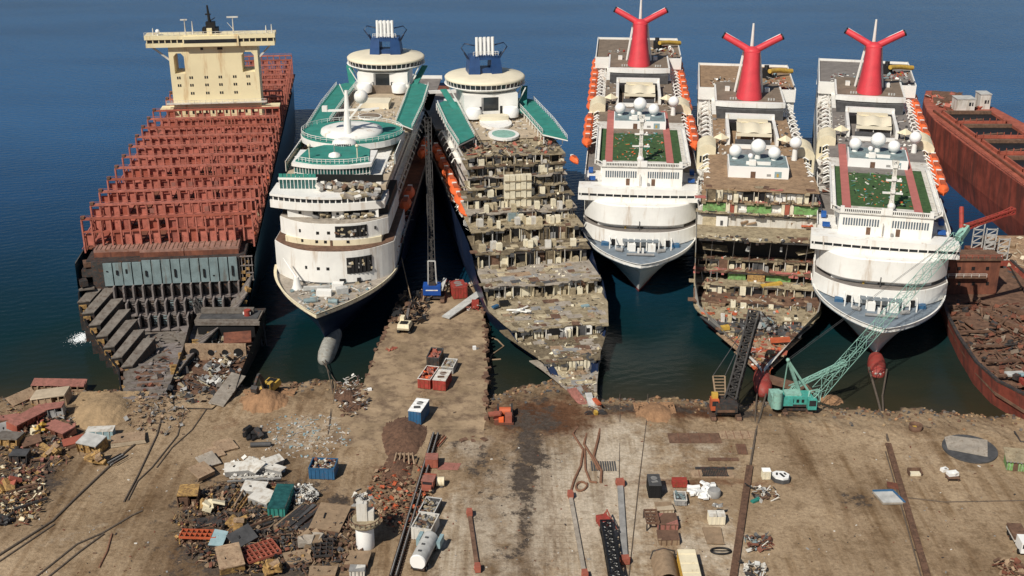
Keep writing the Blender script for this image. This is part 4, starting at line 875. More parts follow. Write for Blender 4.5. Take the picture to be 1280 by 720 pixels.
# ------------------------------------------------------------------ container ship with its bow cut away
r=shipF=thing('container_ship','container ship with red lashing bridges, pale yellow deckhouse and its bow cut away','cargo ship',(-92.98,300.85,0),pose_z(-6.7))
mb=MB(); A=[(-22.5,2,20),(22.8,2,20)]
def side(sg):   # shell plating from the cut aft
    prof=[(-4,14.5),(2,18.5),(8,21.6),(14,23.2),(20,23.6)]
    cut=[-6,-6,-1.5,.5,2.5]; rings=[]
    for (z,hw),c in zip(prof,cut):
        rings.append([(sg*(hw+min(1,max(0,(L-c)/60))*(23.6-hw)*.95-max(0,(L-200)/40)**2*2),L,z) for L in [c+(240-c)*i/24 for i in range(25)]])
    mb.m('hull_teal'); mb.loft(rings if sg<0 else [list(reversed(q)) for q in rings],False,True,False)
side(-1); side(1); mb.box(-21,21,239.5,240,-3,20)
mb.m('yellow_cut')   # raw yellow primer along the torch cut
for z,hw,L in((12,22.6,0),(9,21.4,-1),(6.5,20,-3),(4.5,18,-5)): mb.obox((hw-1.2,L-.6,z),(1.2,1.6,1.),.5,.2,.3)
mb.build('hull',r)
t=MB().m('terrace_grey')   # what is left of the bow, low over the beach
t.prism([(-13,-3),(14,-3),(11.5,-12),(7.2,-24),(4.4,-36),(4,-45),(-5,-45),(-6,-38),(-8,-26)],-2,2.7); t.prism([(-5,-45),(4,-45),(3.4,-52),(-4,-52)],-1,1.6)
t.m('rib_grey').prism([(-5.2,-45.1),(4.2,-45.1),(4.2,-44.4),(-5.2,-44.4)],2.71,3.1); t.m('black').obox((4.4,-30,1),(.6,30,3.2),.17)
t.m('rust_brown').obox((0,-33,2.75),(6,10,.16),.05).m('rib_grey').obox((4,-18,2.8),(6,9,.2),.3,.02).obox((9,-9,3.6),(8,9,.3),.5,.1,.1)
for k in range(5): t.m('rib_grey').obox((-.4,-40+k*3.4,3.),(8-k*.1,.25,.5),rnd.uniform(-.04,.04))
scatter(t,130,lambda:(lambda L:(rnd.uniform(-.75,.75)*np.interp(L,[-46,-36,-24,-12,-3],[4,4.6,7,11,13]),L,2.75))(rnd.uniform(-46,-4)),.4,2.,['terrace_grey','rust_brown','steel_dark','rib_grey','rust'],.5)
t.m('yellow_cut')
for x,y,z in((6.7,-24,2.8),(5.6,-31,2.8),(9.2,-17,3.2),(12,-9.5,3.6)): 
    for k in range(3): t.obox((x-.4*k,y+2.*k-2,z+.5),(1.7,1.,.8),.3+.1*k,0,.2)
for x in(-3,-1,1,3): t.m('yellow_cut').obox((x,-45.3,.7),(1.5,.3,1.3)); t.m('black').tube([(x,-45.5,.6),(x,-45.6,.6)],.4,8)
t.build('bow_floor',r)
ER=[(22.6,1,15),(21.5,-1,11),(19,-4,8),(15.5,-9,6),(11.5,-17,4.4),(8,-27,3.6),(5.4,-38,3),(3.9,-47,1.9)]
IR=[(14,.6,4.2),(13,-3,3.1),(11,-6,2.8),(9,-11,2.78),(7,-18,2.78),(4.5,-27,2.78),(2.6,-38,2.78),(2,-46,1.8)]
EL=[(-23.8,3,11.6),(-22.8,-2,10.),(-20.8,-7,8.2),(-17.8,-12.5,6.6),(-14.8,-18,5.2),(-11.6,-23.5,4.1),(-8.6,-29,3.3),(-6.6,-38,2.8),(-4.6,-47,1.8)]
for nm,E_,m_ in(('bow_side',ER,'hull_teal'),('bow_side',EL,'steel_dark')):
    t=MB().m(m_); n=len(E_); vs=list(E_)+[(x*.9,L,-1.) for x,L,z in E_]; t.add(vs,[(i,i+1,n+i+1,n+i) for i in range(n-1)],True)
    for a,b in zip(E_[:-1],E_[1:]): t.m('black').bar(a,b,.35,.5)
    if E_ is ER:
        t.m('terrace_grey').add(list(ER)+list(IR),[(i,n+i,n+i+1,i+1) for i in range(n-1)])
        for i in range(n-1):
            for q in(0,.33,.66):
                a=Vector(ER[i]).lerp(Vector(ER[i+1]),q); b=Vector(IR[i]).lerp(Vector(IR[i+1]),q); t.m('rib_grey').bar(a+Vector((0,0,.25)),b+Vector((0,0,.25)),.22,.45)
    else:
        for i in range(n-1):
            for q in(0,.5): a=Vector(EL[i]).lerp(Vector(EL[i+1]),q); t.m('yellow_cut' if i%2 else 'rust_brown').obox(a+Vector((.5,0,-.4)),(.9,1.4,.8),.7,.2)
    t.build(nm,r)
for k,(x,L,z,w_) in enumerate(((-21,0,10.8,4.8),(-19.2,-4.6,9.4,4.4),(-16.8,-9.4,8.,4.2),(-14.2,-14.,6.7,4.2),(-11.8,-18.4,5.5,4.),(-9.3,-22.6,4.4,3.8),(-6.3,-26,3.4,4.))):
    t=MB().m('steel_dark'); t.loft([[(x-w_*.42,L-2.4,zz),(x+w_*.22,L-1.8,zz),(x+w_*.3+4.2,L+7.4,zz+hh),(x-w_*.34+4.,L+7.0,zz+hh)] for zz,hh in((max(-1.,z-8.),0),(z,3.2))],True,False)
    t.m('terrace_grey').loft([[(x-w_*.44,L-2.6,zz),(x+w_*.24,L-2.,zz),(x+w_*.32+4.2,L+7.5,zz+3.2),(x-w_*.36+4.,L+7.1,zz+3.2)] for zz in(z+.01,z+.3)],True,False)  # paler cap over dark sides: lit top and shaded flanks put into colour
    t.m('yellow_cut').obox((x-.8,L-2.5,z-1.2),(w_*.4,.3,1.2),.14); t.m('black').obox((x+.5,L-2.55,z-3.4),(w_*.5,.3,1.8),.14); t.build('cut_frame',r)
# transverse bulkhead seen end on: pale plates above, ribbed cells below
t=MB().m('steel_dark'); t.prism([(-19.5,2.6),(19.5,2.6),(19.5,4),(-19.5,4)],2,20.3)
n=15
for k in range(n):
    x0=-19.+k*(38/n)
    if not(k==0): t.m('bluegrey').box(x0+.12,x0+38/n-.16,1.8+.12*(k%3),2.5,13.6,20.0 if k<5 else 20.4)
    if rnd.random()<.5: t.m('black').box(x0+.8,x0+1.3,1.7,1.95,15+rnd.random()*3,15.5+rnd.random()*3)
t.build('forward_bulkhead',r)
t=MB()
rows=[(13.2,9.8,0.4),(9.5,6.6,-2.6),(6.4,3.4,-5.6)]
for j,(zt,zb,L) in enumerate(rows):
    x0,x1=[(-14,19.5),(-10.6,16.5),(-7.2,7)][j]
    t.m('rib_grey').box(x0,x1,L,L+3.4,zb-.35,zb); nn=int((x1-x0)/2.53)
    t.m('steel_dark').box(x0,x1,L+3.2,L+3.4,zb,zt+.4)
    for k in range(nn+1):
        x=x0+k*2.53; t.m('rib_grey').box(x-.22,x+.22,L-.3,L+3.2,zb-.2,zt+.5); t.m('black').box(x+.23,x+.8,L+2.2,L+3.15,zb,zt)
        if k<nn:
            t.m(rnd.choice(['rib_grey','rib_grey','bluegrey','terrace_grey'])).box(x+.9,x+2.2,L+2.4,L+3.1,zb+.2,zt-.2)
            for q in range(4): t.m('steel_dark').box(x+.9,x+2.2,L+2.25,L+2.42,zb+.4+q*.75,zb+.58+q*.75)
for k in range(5): t.m('yellow_cut').obox((20.3-k*.35,1.4-k*.9,12.4-k*1.9),(1.1,.4,.8),.2,.3,.4)
t.m('terrace_grey').obox((13,-5.,5.6),(9,6,.3),.5,.25,.15).obox((8,-12,3.6),(9,8,.3),.5,.12).m('lattice_dark'); lattice(t,(6.5,-1.5,10),(14.5,-10,3.4),1.5,1.,7,.16)
t.build('hold_frames',r)
t=MB()   # rusty forward hatch covers
for xa,xb in((-19.3,-7.2),(-7,4.6),(4.8,19.2)):
    t.m('brown_hatch').box(xa,xb,5.2 if xa>-10 else 6.5,14,20.5,22.3); t.m('rust_brown')
    for k in range(10): x=xa+.6+k*(xb-xa-1.2)/9; t.box(x-.08,x+.08,5.4 if xa>-10 else 6.7,13.8,22.31,22.42)
    t.m('rust').box(xa,xb,5.0 if xa>-10 else 6.3,5.3 if xa>-10 else 6.6,20.2,21.6)
t.m('steel_dark').box(-21,21,4.1,15,18.9,20.29); t.build('hatch_cover',r)
t=MB().m('steel_dark').box(-22.3,-19.6,3,9,16,18).m('terrace_grey').obox((-21.5,3,13.4),(4,5,.4),.2).m('steel_dark').obox((-22,2,15),(2,3,1.6),.4).m('rust_brown').obox((-21,5,19.2),(2,3,1.2),.3); t.build('torn_wing',r); t=MB(); t.m('yellow_cut')
for k in range(7): t.box(19.8+(k%2)*1.2,20.8+(k%2)*1.2,2+k*.3,2.6+k*.3,13.5+k*.9,14.2+k*.9)
t.m('rib_grey'); [t.bar((20+.9*k,3,13),(20+.9*k,3.2,20.3),.2) for k in range(4)]; [t.box(19.5,23,2.8,3.3,z,z+.25) for z in(13.2,15.2,17.4,20)]; t.build('torn_wing',r)
# cargo deck
t=MB().m('red_hatch').box(-20.6,20.6,15.2,232,20.31,22.2); t.m('rust').box(-23.2,-20.7,14,238,20.0,20.3).box(20.7,23.2,14,238,20.0,20.3); t.box(-20.5,20.5,4.2,15.1,18,18.8); t.build('cargo_deck',r)
Ls=[10.5+k*12.3 for k in range(11)]; MM=['red_lash']*6+['rust_red','red_hatch']
def lash(L, x0, x1, top=30.2, q=0):
    rm=rnd.choice(['red_lash','red_lash','red_lash','rust_red']); t=MB().m(rm); t.box(x0,x1,L-.7,L+.7,top-.45,top); t.box(x0,x1,L-.5,L+.5,26.1,26.5); n=int(round((x1-x0)/2.58)); t.bar((x0,L-.6,top+.8),(x1,L-.6,top+.8),.09)
    for k in range(n+1):
        x=x0+(x1-x0)*k/n; t.m('red_lash').box(x-.2,x+.2,L-.55,L+.55,20.4 if abs(x)>20.6 else 22.21,top-.46)
        t.bar((x,L-.6,top),(x,L-.6,top+.8),.07)
        if k<n:
            a=rnd.random()
            if a<.72: t.m(rnd.choice(MM)).box(x+.5,x+2.3,L+.2,L+.4,22.3,25.6+rnd.random()*.3)
            if a<.5: t.m(rnd.choice(MM)).box(x+.3,x+2.4,L+.45,L+.6,26.6,28.6)
            if a>.93: t.m('pink_red').box(x+.8,x+2,L-.2,L-.05,27,28.4)
    t.m('rust_brown'); t.box(x0,x0+.9,L-.9,L+.9,top+.01,top+.5)
    return t.build('lashing_bridge',r)
for i,L in enumerate(Ls): lash(L,-22.3,23.0)
t=MB()   # cell hatches between the bridges
for L in Ls[:-1]:
    for k in range(15):
        x=-19.6+k*2.6
        t.m(rnd.choice(['red_hatch','red_lash','rust','rust_red'])).box(x,x+2.3,L+1.6,L+10.8,22.21,22.5+rnd.random()*.6)
        if rnd.random()<.5: t.m('black').box(x+.2,x+2.1,L+1.7,L+1.7+rnd.uniform(1,4),23.12,23.16)
    for k in range(5): t.m(rnd.choice(['rust_red','red_lash'])).obox((rnd.uniform(16,22),L+rnd.uniform(2,9),23.5),(rnd.uniform(1,3),rnd.uniform(2,5),1.4),.1)
    for sg in(-1,1):
        for k in range(3): t.m('red_lash').bar((sg*22.4,L+2+k*3.6,20.3),(sg*22.4,L+2+k*3.6,24.6),.3)
        t.m('red_lash').bar((sg*22.4,L,24.4),(sg*22.4,L+12.3,24.4),.3); t.bar((sg*23.1,L,21.4),(sg*23.1,L+12.3,21.4),.14)
t.build('hatch_coamings',r)
# aft of the house
for k,L in enumerate((150,160,170,180,190,200,210,220,230)): lash(L,-20 if k<2 else -17,22.6,30.5)
# deckhouse
t=MB().m('tower_cream'); t.box(-15.2,16.4,137,147,22.3,42.6); t.box(-9.9,10.6,137,147,42.61,52.4)
for x0,x1 in((-15.2,-13.6),(15,16.4)): t.box(x0,x1,137,147,42.61,52.4)
for x0,x1 in((-13.59,-9.91),(10.61,14.99)): t.box(x0,x1,137,147,50,52.4); t.add([(x0,137,50),(x0+1.,137,50),(x0,137,48.8),(x0,147,50),(x0+1,147,50),(x0,147,48.8)],[(0,1,2),(3,5,4),(1,4,5,2)]); t.add([(x1,137,50),(x1-1.,137,50),(x1,137,48.8),(x1,147,50),(x1-1,147,50),(x1,147,48.8)],[(0,2,1),(3,4,5),(1,2,5,4)])
to=t.build('deckhouse',r)
t=MB().m('glass_dark')
for z in(40.6,37.8,34.8):
    for x in(-12.4,-8,-2.6,2.4,7.6,12.4):
        if z<36 and abs(x)>10: continue
        for d in(-.45,.3): t.box(x+d-.22,x+d+.28,136.93,137.05,z,z+.95)
for x in(-3.4,2.6,3.5): t.box(x-.4,x+.6,136.93,137.05,51,51.9)
t.build('windows',to)
t=MB().m('white_dirty'); t.box(-17.6,18.6,135.2,136.9,31.6,31.9); t.rail([(-17.6,135.3,31.9),(18.6,135.3,31.9)],1.1,2,.12); t.m('tower_cream').box(-20,-15.3,135,141,29.6,30).box(16.5,23,135,141,29.6,30); t.m('black')
for k in range(12): t.box(-13.6+k*2.4,-12.9+k*2.4,136.9,137.02,27.6,29.6)
t.build('gallery',to)
t=MB().m('tower_cream'); t.box(-22.6,22.9,135.6,143,52.41,53.9); t.box(-9.5,10.2,134.9,135.6,52.6,56.4); t.m('glass_dark').box(-22.2,22.5,135.9,142.7,53.91,55.2); t.m('tower_cream').box(-22.9,23.2,135.4,143.2,55.21,56.6)
for k in range(22): t.box(-22.3+k*2.13,-22.0+k*2.13,135.6,136.1,53.91,55.2)
t.m('white_dirty').rail([(-22.8,135.5,56.6),(23.1,135.5,56.6)],1.2,2,.14); t.bar((-15.2,138,47.5),(-21,138,52.4),.6); t.bar((16.4,138,47.5),(21.4,138,52.4),.6)
t.m('glass_dark').box(-9,9.6,134.82,134.92,53.9,55.2)
t.build('bridge',to)
t=MB().m('white_dirty')
for x,h in((-6,4.6),(20,2.6),(-20,2.4),(22,3)): MB().m('white_dirty').tube([(x,138,56.6),(x,138,56.6+h)],.3,6,.15).build('antenna',to)
MB().m('white_dirty').tube([(-8.6,138,56.6),(-8.6,138,61.6)],.3,6,.15).box(-10,-7.6,137.6,138.2,61.6,62).build('radar_scanner',to)
MB().m('white_dirty').tube([(8.4,138,56.6),(8.4,138,62.2)],.3,6,.15).box(6.4,10.4,137.6,138.2,62.2,62.7).bar((8.4,138,58),(6.4,138,60.5),.15).build('radar_scanner',to)
MB().m('white_clean').ball((-18.2,137,58.),.8,10).lathe((-18.2,137,56.6),[(.3,0),(.3,.8)],8).build('radome',to)
t=MB().m('black').box(-2.8,2.8,139,143,56.6,58.4).box(-1.4,1.8,139,142,58.4,60.5).tube([(0,140,60),(-.4,140,66.5)],.6,8,.3).box(-1.3,.6,139.7,140.3,63,63.5).bar((-1.2,140,60),(2,140,62),.3); t.m('tower_cream').box(-1,.8,137.4,138.4,56.6,58.6)
t.build('radar_mast',to)
t=MB().m('steel_dark'); scatter(t,90,lambda:(rnd.uniform(19,23),rnd.uniform(14,150),rnd.uniform(20.4,24)),.5,1.8,['rust','red_lash','rust_brown','steel_dark','orange_dark','tan_plate'],1.); t.build('wreckage',r,kind='stuff')
# ------------------------------------------------------------------ red bulk carrier far right
def loc_poly(o, pts): return pts
r=thing('bulk_carrier','long rusty red bulk carrier with open hatches, lying far right behind the white ships','cargo ship',(162.9,421.9,0),0.)
t=MB().m('rust_hull')
T=[(2.4,50),(.4,35),(0,0),(1,-60),(4,-110),(18,-128),(33,-110),(33.5,29),(31.5,55),(25,79),(18,86),(13.6,86),(6,66)]
B=[(4.6,49),(3.2,35),(3,0),(4,-60),(8,-105),(18,-120),(30,-105),(31,28),(29,53),(24,74),(18,81),(14,81),(8,64)]
t.loft([[(x,y,-3) for x,y in B],[(x*.96+.6,y,8) for x,y in T],[(x,y,20) for x,y in T]],True,False)
t.m('rust_red').prism([(x*.985+.2,y*.99) for x,y in T],20.01,20.1)
t.build('hull',r)
for k,y in enumerate((29,8,-14,-36,-58,-80)):
    t=MB().m('rust_red'); x0,x1=7,26.5
    for a in((x0,x1,y,y+.7),(x0,x1,y+16.3,y+17),(x0,x0+.7,y,y+17),(x1-.7,x1,y,y+17)): t.box(a[0],a[1],a[2],a[3],20.11,21.1)
    t.m('black').box(x0+.7,x1-.7,y+.7,y+16.3,20.12,20.16); t.m('rust_brown').box(x0+.72,x1-.72,y+14.6,y+16.28,20.17,21.3).obox((15,y+5,20.3),(9,1.2,.2),.3)  # flat black sheet stands in for the unlit hold under the hatch
    for q in range(8): t.m('rust_red').box(x0+q*2.5,x0+q*2.5+.2,y-.3,y,20.11,22.3)
    t.rail([(x0,y-1.4,20.1),(x1,y-1.4,20.1)],1.2,2.4,.16); t.build('hatch_coaming',r)
t=MB().m('rust').box(4.2,4.8,-108,48,20.11,20.9).m('rust_red').rail([(.8,-100,20.1),(.9,34,20.1)],1.1,3,.14).rail([(32.4,-100,20.1),(32.6,28,20.1)],1.1,3,.14); t.m('rust_brown').prism([(9,62),(27,62),(23,78),(14,80)],20.11,21.3)
scatter(t,120,lambda:(rnd.uniform(9,26),rnd.uniform(50,76),20.4),.8,3.2,['rust_red','rust','rust_brown','deck_dusty','grey','white_dirty','red_lash'],.6); t.build('deck_fittings',r)
for (x0,x1,y,h) in((13.4,20.6,48,5),(24,28.2,52,6)):
    t=MB().m('white_dirty').box(x0,x1,y,y+6,20.12,20+h); t.m('glass_dark').box(x1-2.4,x1-1.6,y-.06,y,22.4,23.8).box(x1-1.2,x1-.7,y-.06,y,22.4,23.8); t.m('grey_pale').box(x0-.2,x1+.2,y-.2,y+6.2,20.01+h,20.3+h); t.build('white_hut',r)
# ------------------------------------------------------------------ brown half-scrapped hull at the right edge
r=thing('scrapped_ship','rust brown half scrapped hull with a debris filled open deck, bow on the right shore','wreck',(0,0,0))
P8=[(123.5,340),(121,318),(119.4,309),(117.0,298),(115.2,284),(113.9,268),(114.5,256),(118.5,245),(126,236),(136,233),(146,245),(150,275),(150,340)]
Q8=[(125,340),(122.5,318),(121,309),(118.6,298),(116.6,284),(115.2,270),(115.8,260),(119.6,249),(127,241),(135,239),(143,249),(147,276),(147,340)]
t=MB().m('rust_hull'); t.loft([[(x,y,-2) for x,y in Q8],[(x*.5+X*.5,y*.5+Y*.5,2.5) for (x,y),(X,Y) in zip(Q8,P8)],[(x,y,6.2+max(0,(275-y)*.07)) for x,y in P8]],False,False)
t.m('steel_dark')
for a,b in zip(P8[:-1],P8[1:]): t.bar((a[0]+.4,a[1],6.3+max(0,(275-a[1])*.07)),(b[0]+.4,b[1],6.3+max(0,(275-b[1])*.07)),.8,.5)
t.m('rust_brown').prism([(x*.97+3.9,y*.98+5.5) for x,y in P8],3.6,4.2); t.build('hull',r)
t=MB(); area8=lambda:(lambda y:(rnd.uniform(np.interp(y,[245,256,268,284,309,330],[125,117,116,117.5,121.5,124]),146),y,4.4+rnd.random()*1.2))(rnd.uniform(247,310))
scatter(t,700,area8,.4,2.6,['rust_brown','rust','rust_brown','rust_dirt','rust','steel_dark','deck_brown'],.5); t.build('wreckage',r,kind='stuff')
t=MB().m('rust_brown')
for y in(262,270,279,288,297,305): t.bar((117.5,y,6),(127,y+2,5.2),.7,.5)
t.obox((124,297,5.4),(6,12,.3),.2).obox((136,288,5.4),(1.6,34,1.2),.45).obox((143,292,5.4),(1.4,30,1.4),.4); t.m('grey_pale').obox((122,263,6.),(4.6,2.2,.4),.1); t.m('blue_pale').obox((124,262,6.3),(3,1.4,.3),.1); t.m('orange').obox((126,258,6.3),(3,1.8,.8),.2); t.m('white').tube([(130,262,6),(130.6,258,7.2),(131.5,255,7.),(133,254,6)],.35,8); t.m('red').obox((128,266,6),(5,1.,.8),.3).obox((122.3,258,6),(.8,4,1),.1); t.m('bluegrey').tube([(127,255,6),(129,254.6,6)],.8,10); t.build('deck_gear',r)
t=MB().m('rust').box(121,138,318,324,4,14.6); t.m('rust_brown').box(120.6,138.4,317.4,325,14.61,15.2).box(121.2,134,316.4,318,9.6,10); t.m('black')
for x in(123,126,130,134): t.box(x,x+.9,317.9,318.05,11.6,12.6); t.box(x+.7,x+1.5,317.9,318.05,7,8)
t.m('rust_red').rail([(121,317.5,15.2),(138,317.5,15.2)],1.1,1.6,.16); t.m('white_dirty').rail([(121,316.5,10),(134,316.5,10)],1.,2,.12); t.build('deckhouse',r)
# stripped barge beyond it
r=thing('barge','flat dark sided barge with a tan littered deck, at the right edge of the photo','barge',(0,0,0))
PB=[(151,366),(149.3,336),(145.8,316),(150,306),(175,306),(180,366)]
t=MB().m('steel_dark').prism(PB,-2,5.); t.m('rust_brown').prism([(x*.995+.8,y*.996+1) for x,y in PB],5.01,5.1); t.m('grey_dark')
for k in range(9): t.obox((150.6-k*.25-.3,362-k*4.4,3),(1.2,1.6,2.6),.1)
t.build('hull',r)
t=MB().m('tan_plate').prism([(152,364),(150.2,338),(160,334),(166,364)],5.11,5.5); scatter(t,110,lambda:(rnd.uniform(150,168),rnd.uniform(312,362),5.6),.7,3.,['tan_plate','wood','rust_brown','deck_tan','grey_dark','cabin_cream'],.5); t.build('deck_litter',r,kind='stuff')
t=MB().m('grey_pale')
for x,y in((146,356),(147.6,350),(145.4,345),(148,341)):
    for z in range(4): t.bar((x-1.6,y,6+z*2.2),(x+1.6,y,6+z*2.2),.3); t.bar((x-1.6,y,4+z*2.2),(x+1.6,y,6+z*2.2),.22)
    for d in(-1.6,1.6): t.bar((x+d,y,0),(x+d,y,13),.3)
t.m('rust').box(143,150,340,358,-1,4.4); t.build('gantry_frame',r)
# ------------------------------------------------------------------ cut bow block beside the container ship
r=thing('cut_bow_section','burnt open ship block full of scrap, beached beside the container ship','wreck',(0,0,0))
PH=[(-86,299),(-66.5,300),(-66.5,287),(-67,268),(-66.5,258.5),(-70,250),(-79,250.5),(-83,262),(-84,280)]
t=MB().m('steel_dark'); t.loft([[(x*.93-5.3,y*.98+5.3,-1.) for x,y in PH],[(x,y,3.4+max(0,(y-262)*.11)) for x,y in PH]],False,False); t.m('rust_dirt').prism([(x*.95-3.8,y*.98+5) for x,y in PH],1.2,1.8)
t.m('deck_dusty').obox((-68.4,259.5,3.6),(3.6,16,.3),-.12,0,.25); t.m('terrace_grey').box(-84,-67,292,299,6.6,7.4); t.m('black').box(-83,-68,291,292,2,6.5); t.build('hull',r)
t=MB().m('grey_dark').box(-83,-67.5,293,298.5,7.41,7.6); t.m('terrace_grey').obox((-76,296.5,8.4),(14,1.2,1.4)).obox((-75,291,7),(17,1,.8)); t.m('red').tube([(-70.5,295,7.6),(-70.5,295,9.2)],.9,10); t.m('white').box(-71.6,-69.6,294.6,294.9,8,8.7); t.m('lattice_dark'); lattice(t,(-68,298,7),(-66,292,-1),1.2,1.2,4,.2)
t.m('tan_plate').box(-83.5,-68,279.5,280.2,1.8,6.2); t.m('black')
for x in(-81.3,-77,-73.4,-70): t.tube([(x,279.4,4),(x,279.3,4)],1.2 if abs(x+81)<1 or x>-71 else .8,12)
t.m('rust').obox((-71.5,286,5.2),(7,5,.3),.2,.2); t.build('cross_frame',r)
t=MB(); scatter(t,260,lambda:(rnd.uniform(-84,-67.5),rnd.uniform(252,292),1.8+rnd.random()*1.6),.5,2.2,['steel_dark','grey_dark','grey','terrace_grey','khaki','rust_brown','grey_dark'],.8); scatter(t,50,lambda:(rnd.uniform(-79,-70),rnd.uniform(251,257),1.9),.5,1.8,['red','rust','rust_brown'],.8); scatter(t,50,lambda:(rnd.uniform(-76,-70),rnd.uniform(262,279),2.8+rnd.random()*2),.4,1.6,['white_dirty','grey_pale','khaki_pale','grey'],.8); t.build('scrap_fill',r,kind='stuff')
# ------------------------------------------------------------------ earth jetty
pts=[(-41.5,232),(-38.8,247),(-36.2,264),(-35.2,278),(-34.4,291.8),(-33,304),(-32.1,313.7),(-29,320),(-25.6,324.5),(-22.3,329.4),(-16,329.8),(-12,327.5),(-9.3,324.5),(-8.2,316.6),(-7.4,300),(-6.7,286.7),(-6.3,272),(-6.,259.2),(-6,241.2),(-6.4,236)]
den=[]
for (a,b),(c_,d_) in zip(pts,pts[1:]+pts[:1]):
    n=max(1,int(math.hypot(c_-a,d_-b)/2.2))
    for k in range(n): t_=k/n; den.append((a+(c_-a)*t_+rnd.uniform(-.35,.35),b+(d_-b)*t_+rnd.uniform(-.35,.35)))
def jetty_material():
    m=mat('jetty_earth',(.26,.185,.11),.95,var=.25,scale=.13,rust=.42,rustcol=(.115,.075,.05),bump=.6,col2=(.41,.30,.19)); return m
jetty_material()
t=MB().m('jetty_earth').prism(den,-8,3.03); t.m('rust_brown')
for (a,b) in den[6:-6]:
    if rnd.random()<.75: t.obox((a,b,2.6+rnd.random()*.5),(rnd.uniform(.6,1.8),rnd.uniform(.5,1.4),rnd.uniform(.5,1.1)),rnd.random()*3,rnd.uniform(-.4,.4))
o=t.build('jetty',kind='structure')
# ------------------------------------------------------------------ the yard: everything standing or lying on the ground
def gz(x,y): return float(ground_z(np.array([x]),np.array([y]))[0])
def Y(px,py):
    p=G(px,py)
    if p.y<262 and -41<p.x<-6 or p.y<244: return p
    if -41<p.x<-6: return G(px,py,3.03)
    for _ in range(6): p=G(px,py,max(0,gz(p.x,p.y)))
    return p
def ray(px,py,y):
    lo,hi=-10.,130.
    for _ in range(50):
        m=(lo+hi)/2
        if G(px,py,m).y>y: lo=m
        else: hi=m
    return G(px,py,m)
def piece(kind, d, m, m2=None, seed=0):
    q=random.Random(seed); t=MB(); a,b,h=d; m2=m2 or 'rust_brown'
    if kind=='plate':
        t.m(m).box(-a/2,a/2,-b/2,b/2,h-.18,h); t.m(m2)
        n=max(2,int(a/1.3))
        for k in range(n): x=-a/2+(k+.5)*a/n; t.box(x-.07,x+.07,-b/2+.1,b/2-.1,max(.02,h-.65),h-.18)
        t.box(-a/2+.05,a/2-.05,-b/2,-b/2+.12,0.02,h-.19); t.m('black').box(-a*.2,-a*.2+.4,-b*.1,b*.1,h,h+.01)
    elif kind=='block':
        t.m(m).box(-a/2,a/2,-b/2,b/2,h-.25,h).m(m2).box(-a/2,-a/2+.2,-b/2,b/2,0,h-.25).box(a/2-.2,a/2,-b/2,b/2,0,h-.25).box(-a/2+.2,a/2-.2,b/2-.2,b/2,0,h-.25)
        n=max(2,int(a/1.5))
        for k in range(1,n): x=-a/2+k*a/n; t.box(x-.1,x+.1,-b/2,b/2-.2,0,h-.25)
        t.m('black').box(-a/2+.2,a/2-.2,b/2-.35,b/2-.21,.05,h-.3)  # black backing put in as shade inside the open block
        t.m(m2).box(-a/2+.2,a*.1,-b/2+.3,-b/2+.42,.1,h*.75).box(a*.22,a/2-.2,-b/2+.1,-b/2+.22,.0,h*.6); t.m('black').box(-a*.3,-a*.2,-b/2+.26,-b/2+.3,h*.25,h*.5)
        for k in range(8): t.m(q.choice([m2,'rust_brown','steel_dark',m])).obox((q.uniform(-a,a)*.5,-b/2+q.uniform(-1.4,.2),q.uniform(.1,.6)),(q.uniform(.6,2),q.uniform(.15,.8),q.uniform(.1,.4)),q.uniform(0,3),q.uniform(-.5,.5),q.uniform(-.4,.4))
    elif kind=='solid':
        t.m(m).box(-a/2,a/2,-b/2,b/2,.02,h); t.m(m2)
        for k in range(4): x=-a/2+(k+.5)*a/4; t.box(x-.06,x+.06,-b/2-.08,-b/2,.05,h-.05)
        t.box(-a/2-.06,a/2+.06,-b/2-.06,b/2+.06,h*.96,h+.05)
    elif kind=='bars':
        for k in range(int(b/.55)):
            y=-b/2+k*.55; t.m(q.choice([m,m,m2])).obox((q.uniform(-.3,.3),y,.2+q.uniform(0,h)),(a*q.uniform(.8,1.05),.2,.35),q.uniform(-.04,.04),0,q.uniform(-.03,.03))
    elif kind=='crumple':
        for k in range(9): t.m(q.choice([m,m,m2])).obox((q.uniform(-a,a)*.3,q.uniform(-b,b)*.3,h*q.uniform(.15,.8)),(a*q.uniform(.3,.6),b*q.uniform(.25,.5),h*q.uniform(.1,.4)),q.uniform(0,3),q.uniform(-.6,.6),q.uniform(-.6,.6))
    elif kind=='grid':
        t.m(m); n=int(a/.9)
        for k in range(n+1): x=-a/2+k*a/n; t.box(x-.1,x+.1,-b/2,b/2,h-.5,h)
        n=int(b/1.1)
        for k in range(n+1): y=-b/2+k*b/n; t.box(-a/2,a/2,y-.08,y+.08,h-.52,h-.04)
        t.m(m2); [t.box(sx*a/2-.12,sx*a/2+.12,sy*b/2-.12,sy*b/2+.12,.0,h-.5) for sx in(-1,1) for sy in(-1,1)]
    elif kind=='bin':
        t.m(m); w_=.18
        t.box(-a/2,a/2,-b/2,-b/2+w_,0.1,h).box(-a/2,a/2,b/2-w_,b/2,0.1,h).box(-a/2,-a/2+w_,-b/2+w_,b/2-w_,.1,h).box(a/2-w_,a/2,-b/2+w_,b/2-w_,.1,h).box(-a/2+w_,a/2-w_,-b/2+w_,b/2-w_,.1,.3)
        n=max(3,int(a/1.))
        for k in range(n): x=-a/2+(k+.5)*a/n; t.box(x-.08,x+.08,-b/2-.1,-b/2,.1,h-.15); t.box(x-.08,x+.08,b/2,b/2+.1,.1,h-.15)
        t.m(m2)
        for k in range(40): t.obox((q.uniform(-a,a)*.42,q.uniform(-b,b)*.4,h-.35+q.uniform(-.1,.25)),(q.uniform(.3,1),q.uniform(.2,.7),.25),q.uniform(0,3),q.uniform(-.5,.5),q.uniform(-.5,.5))
    return t
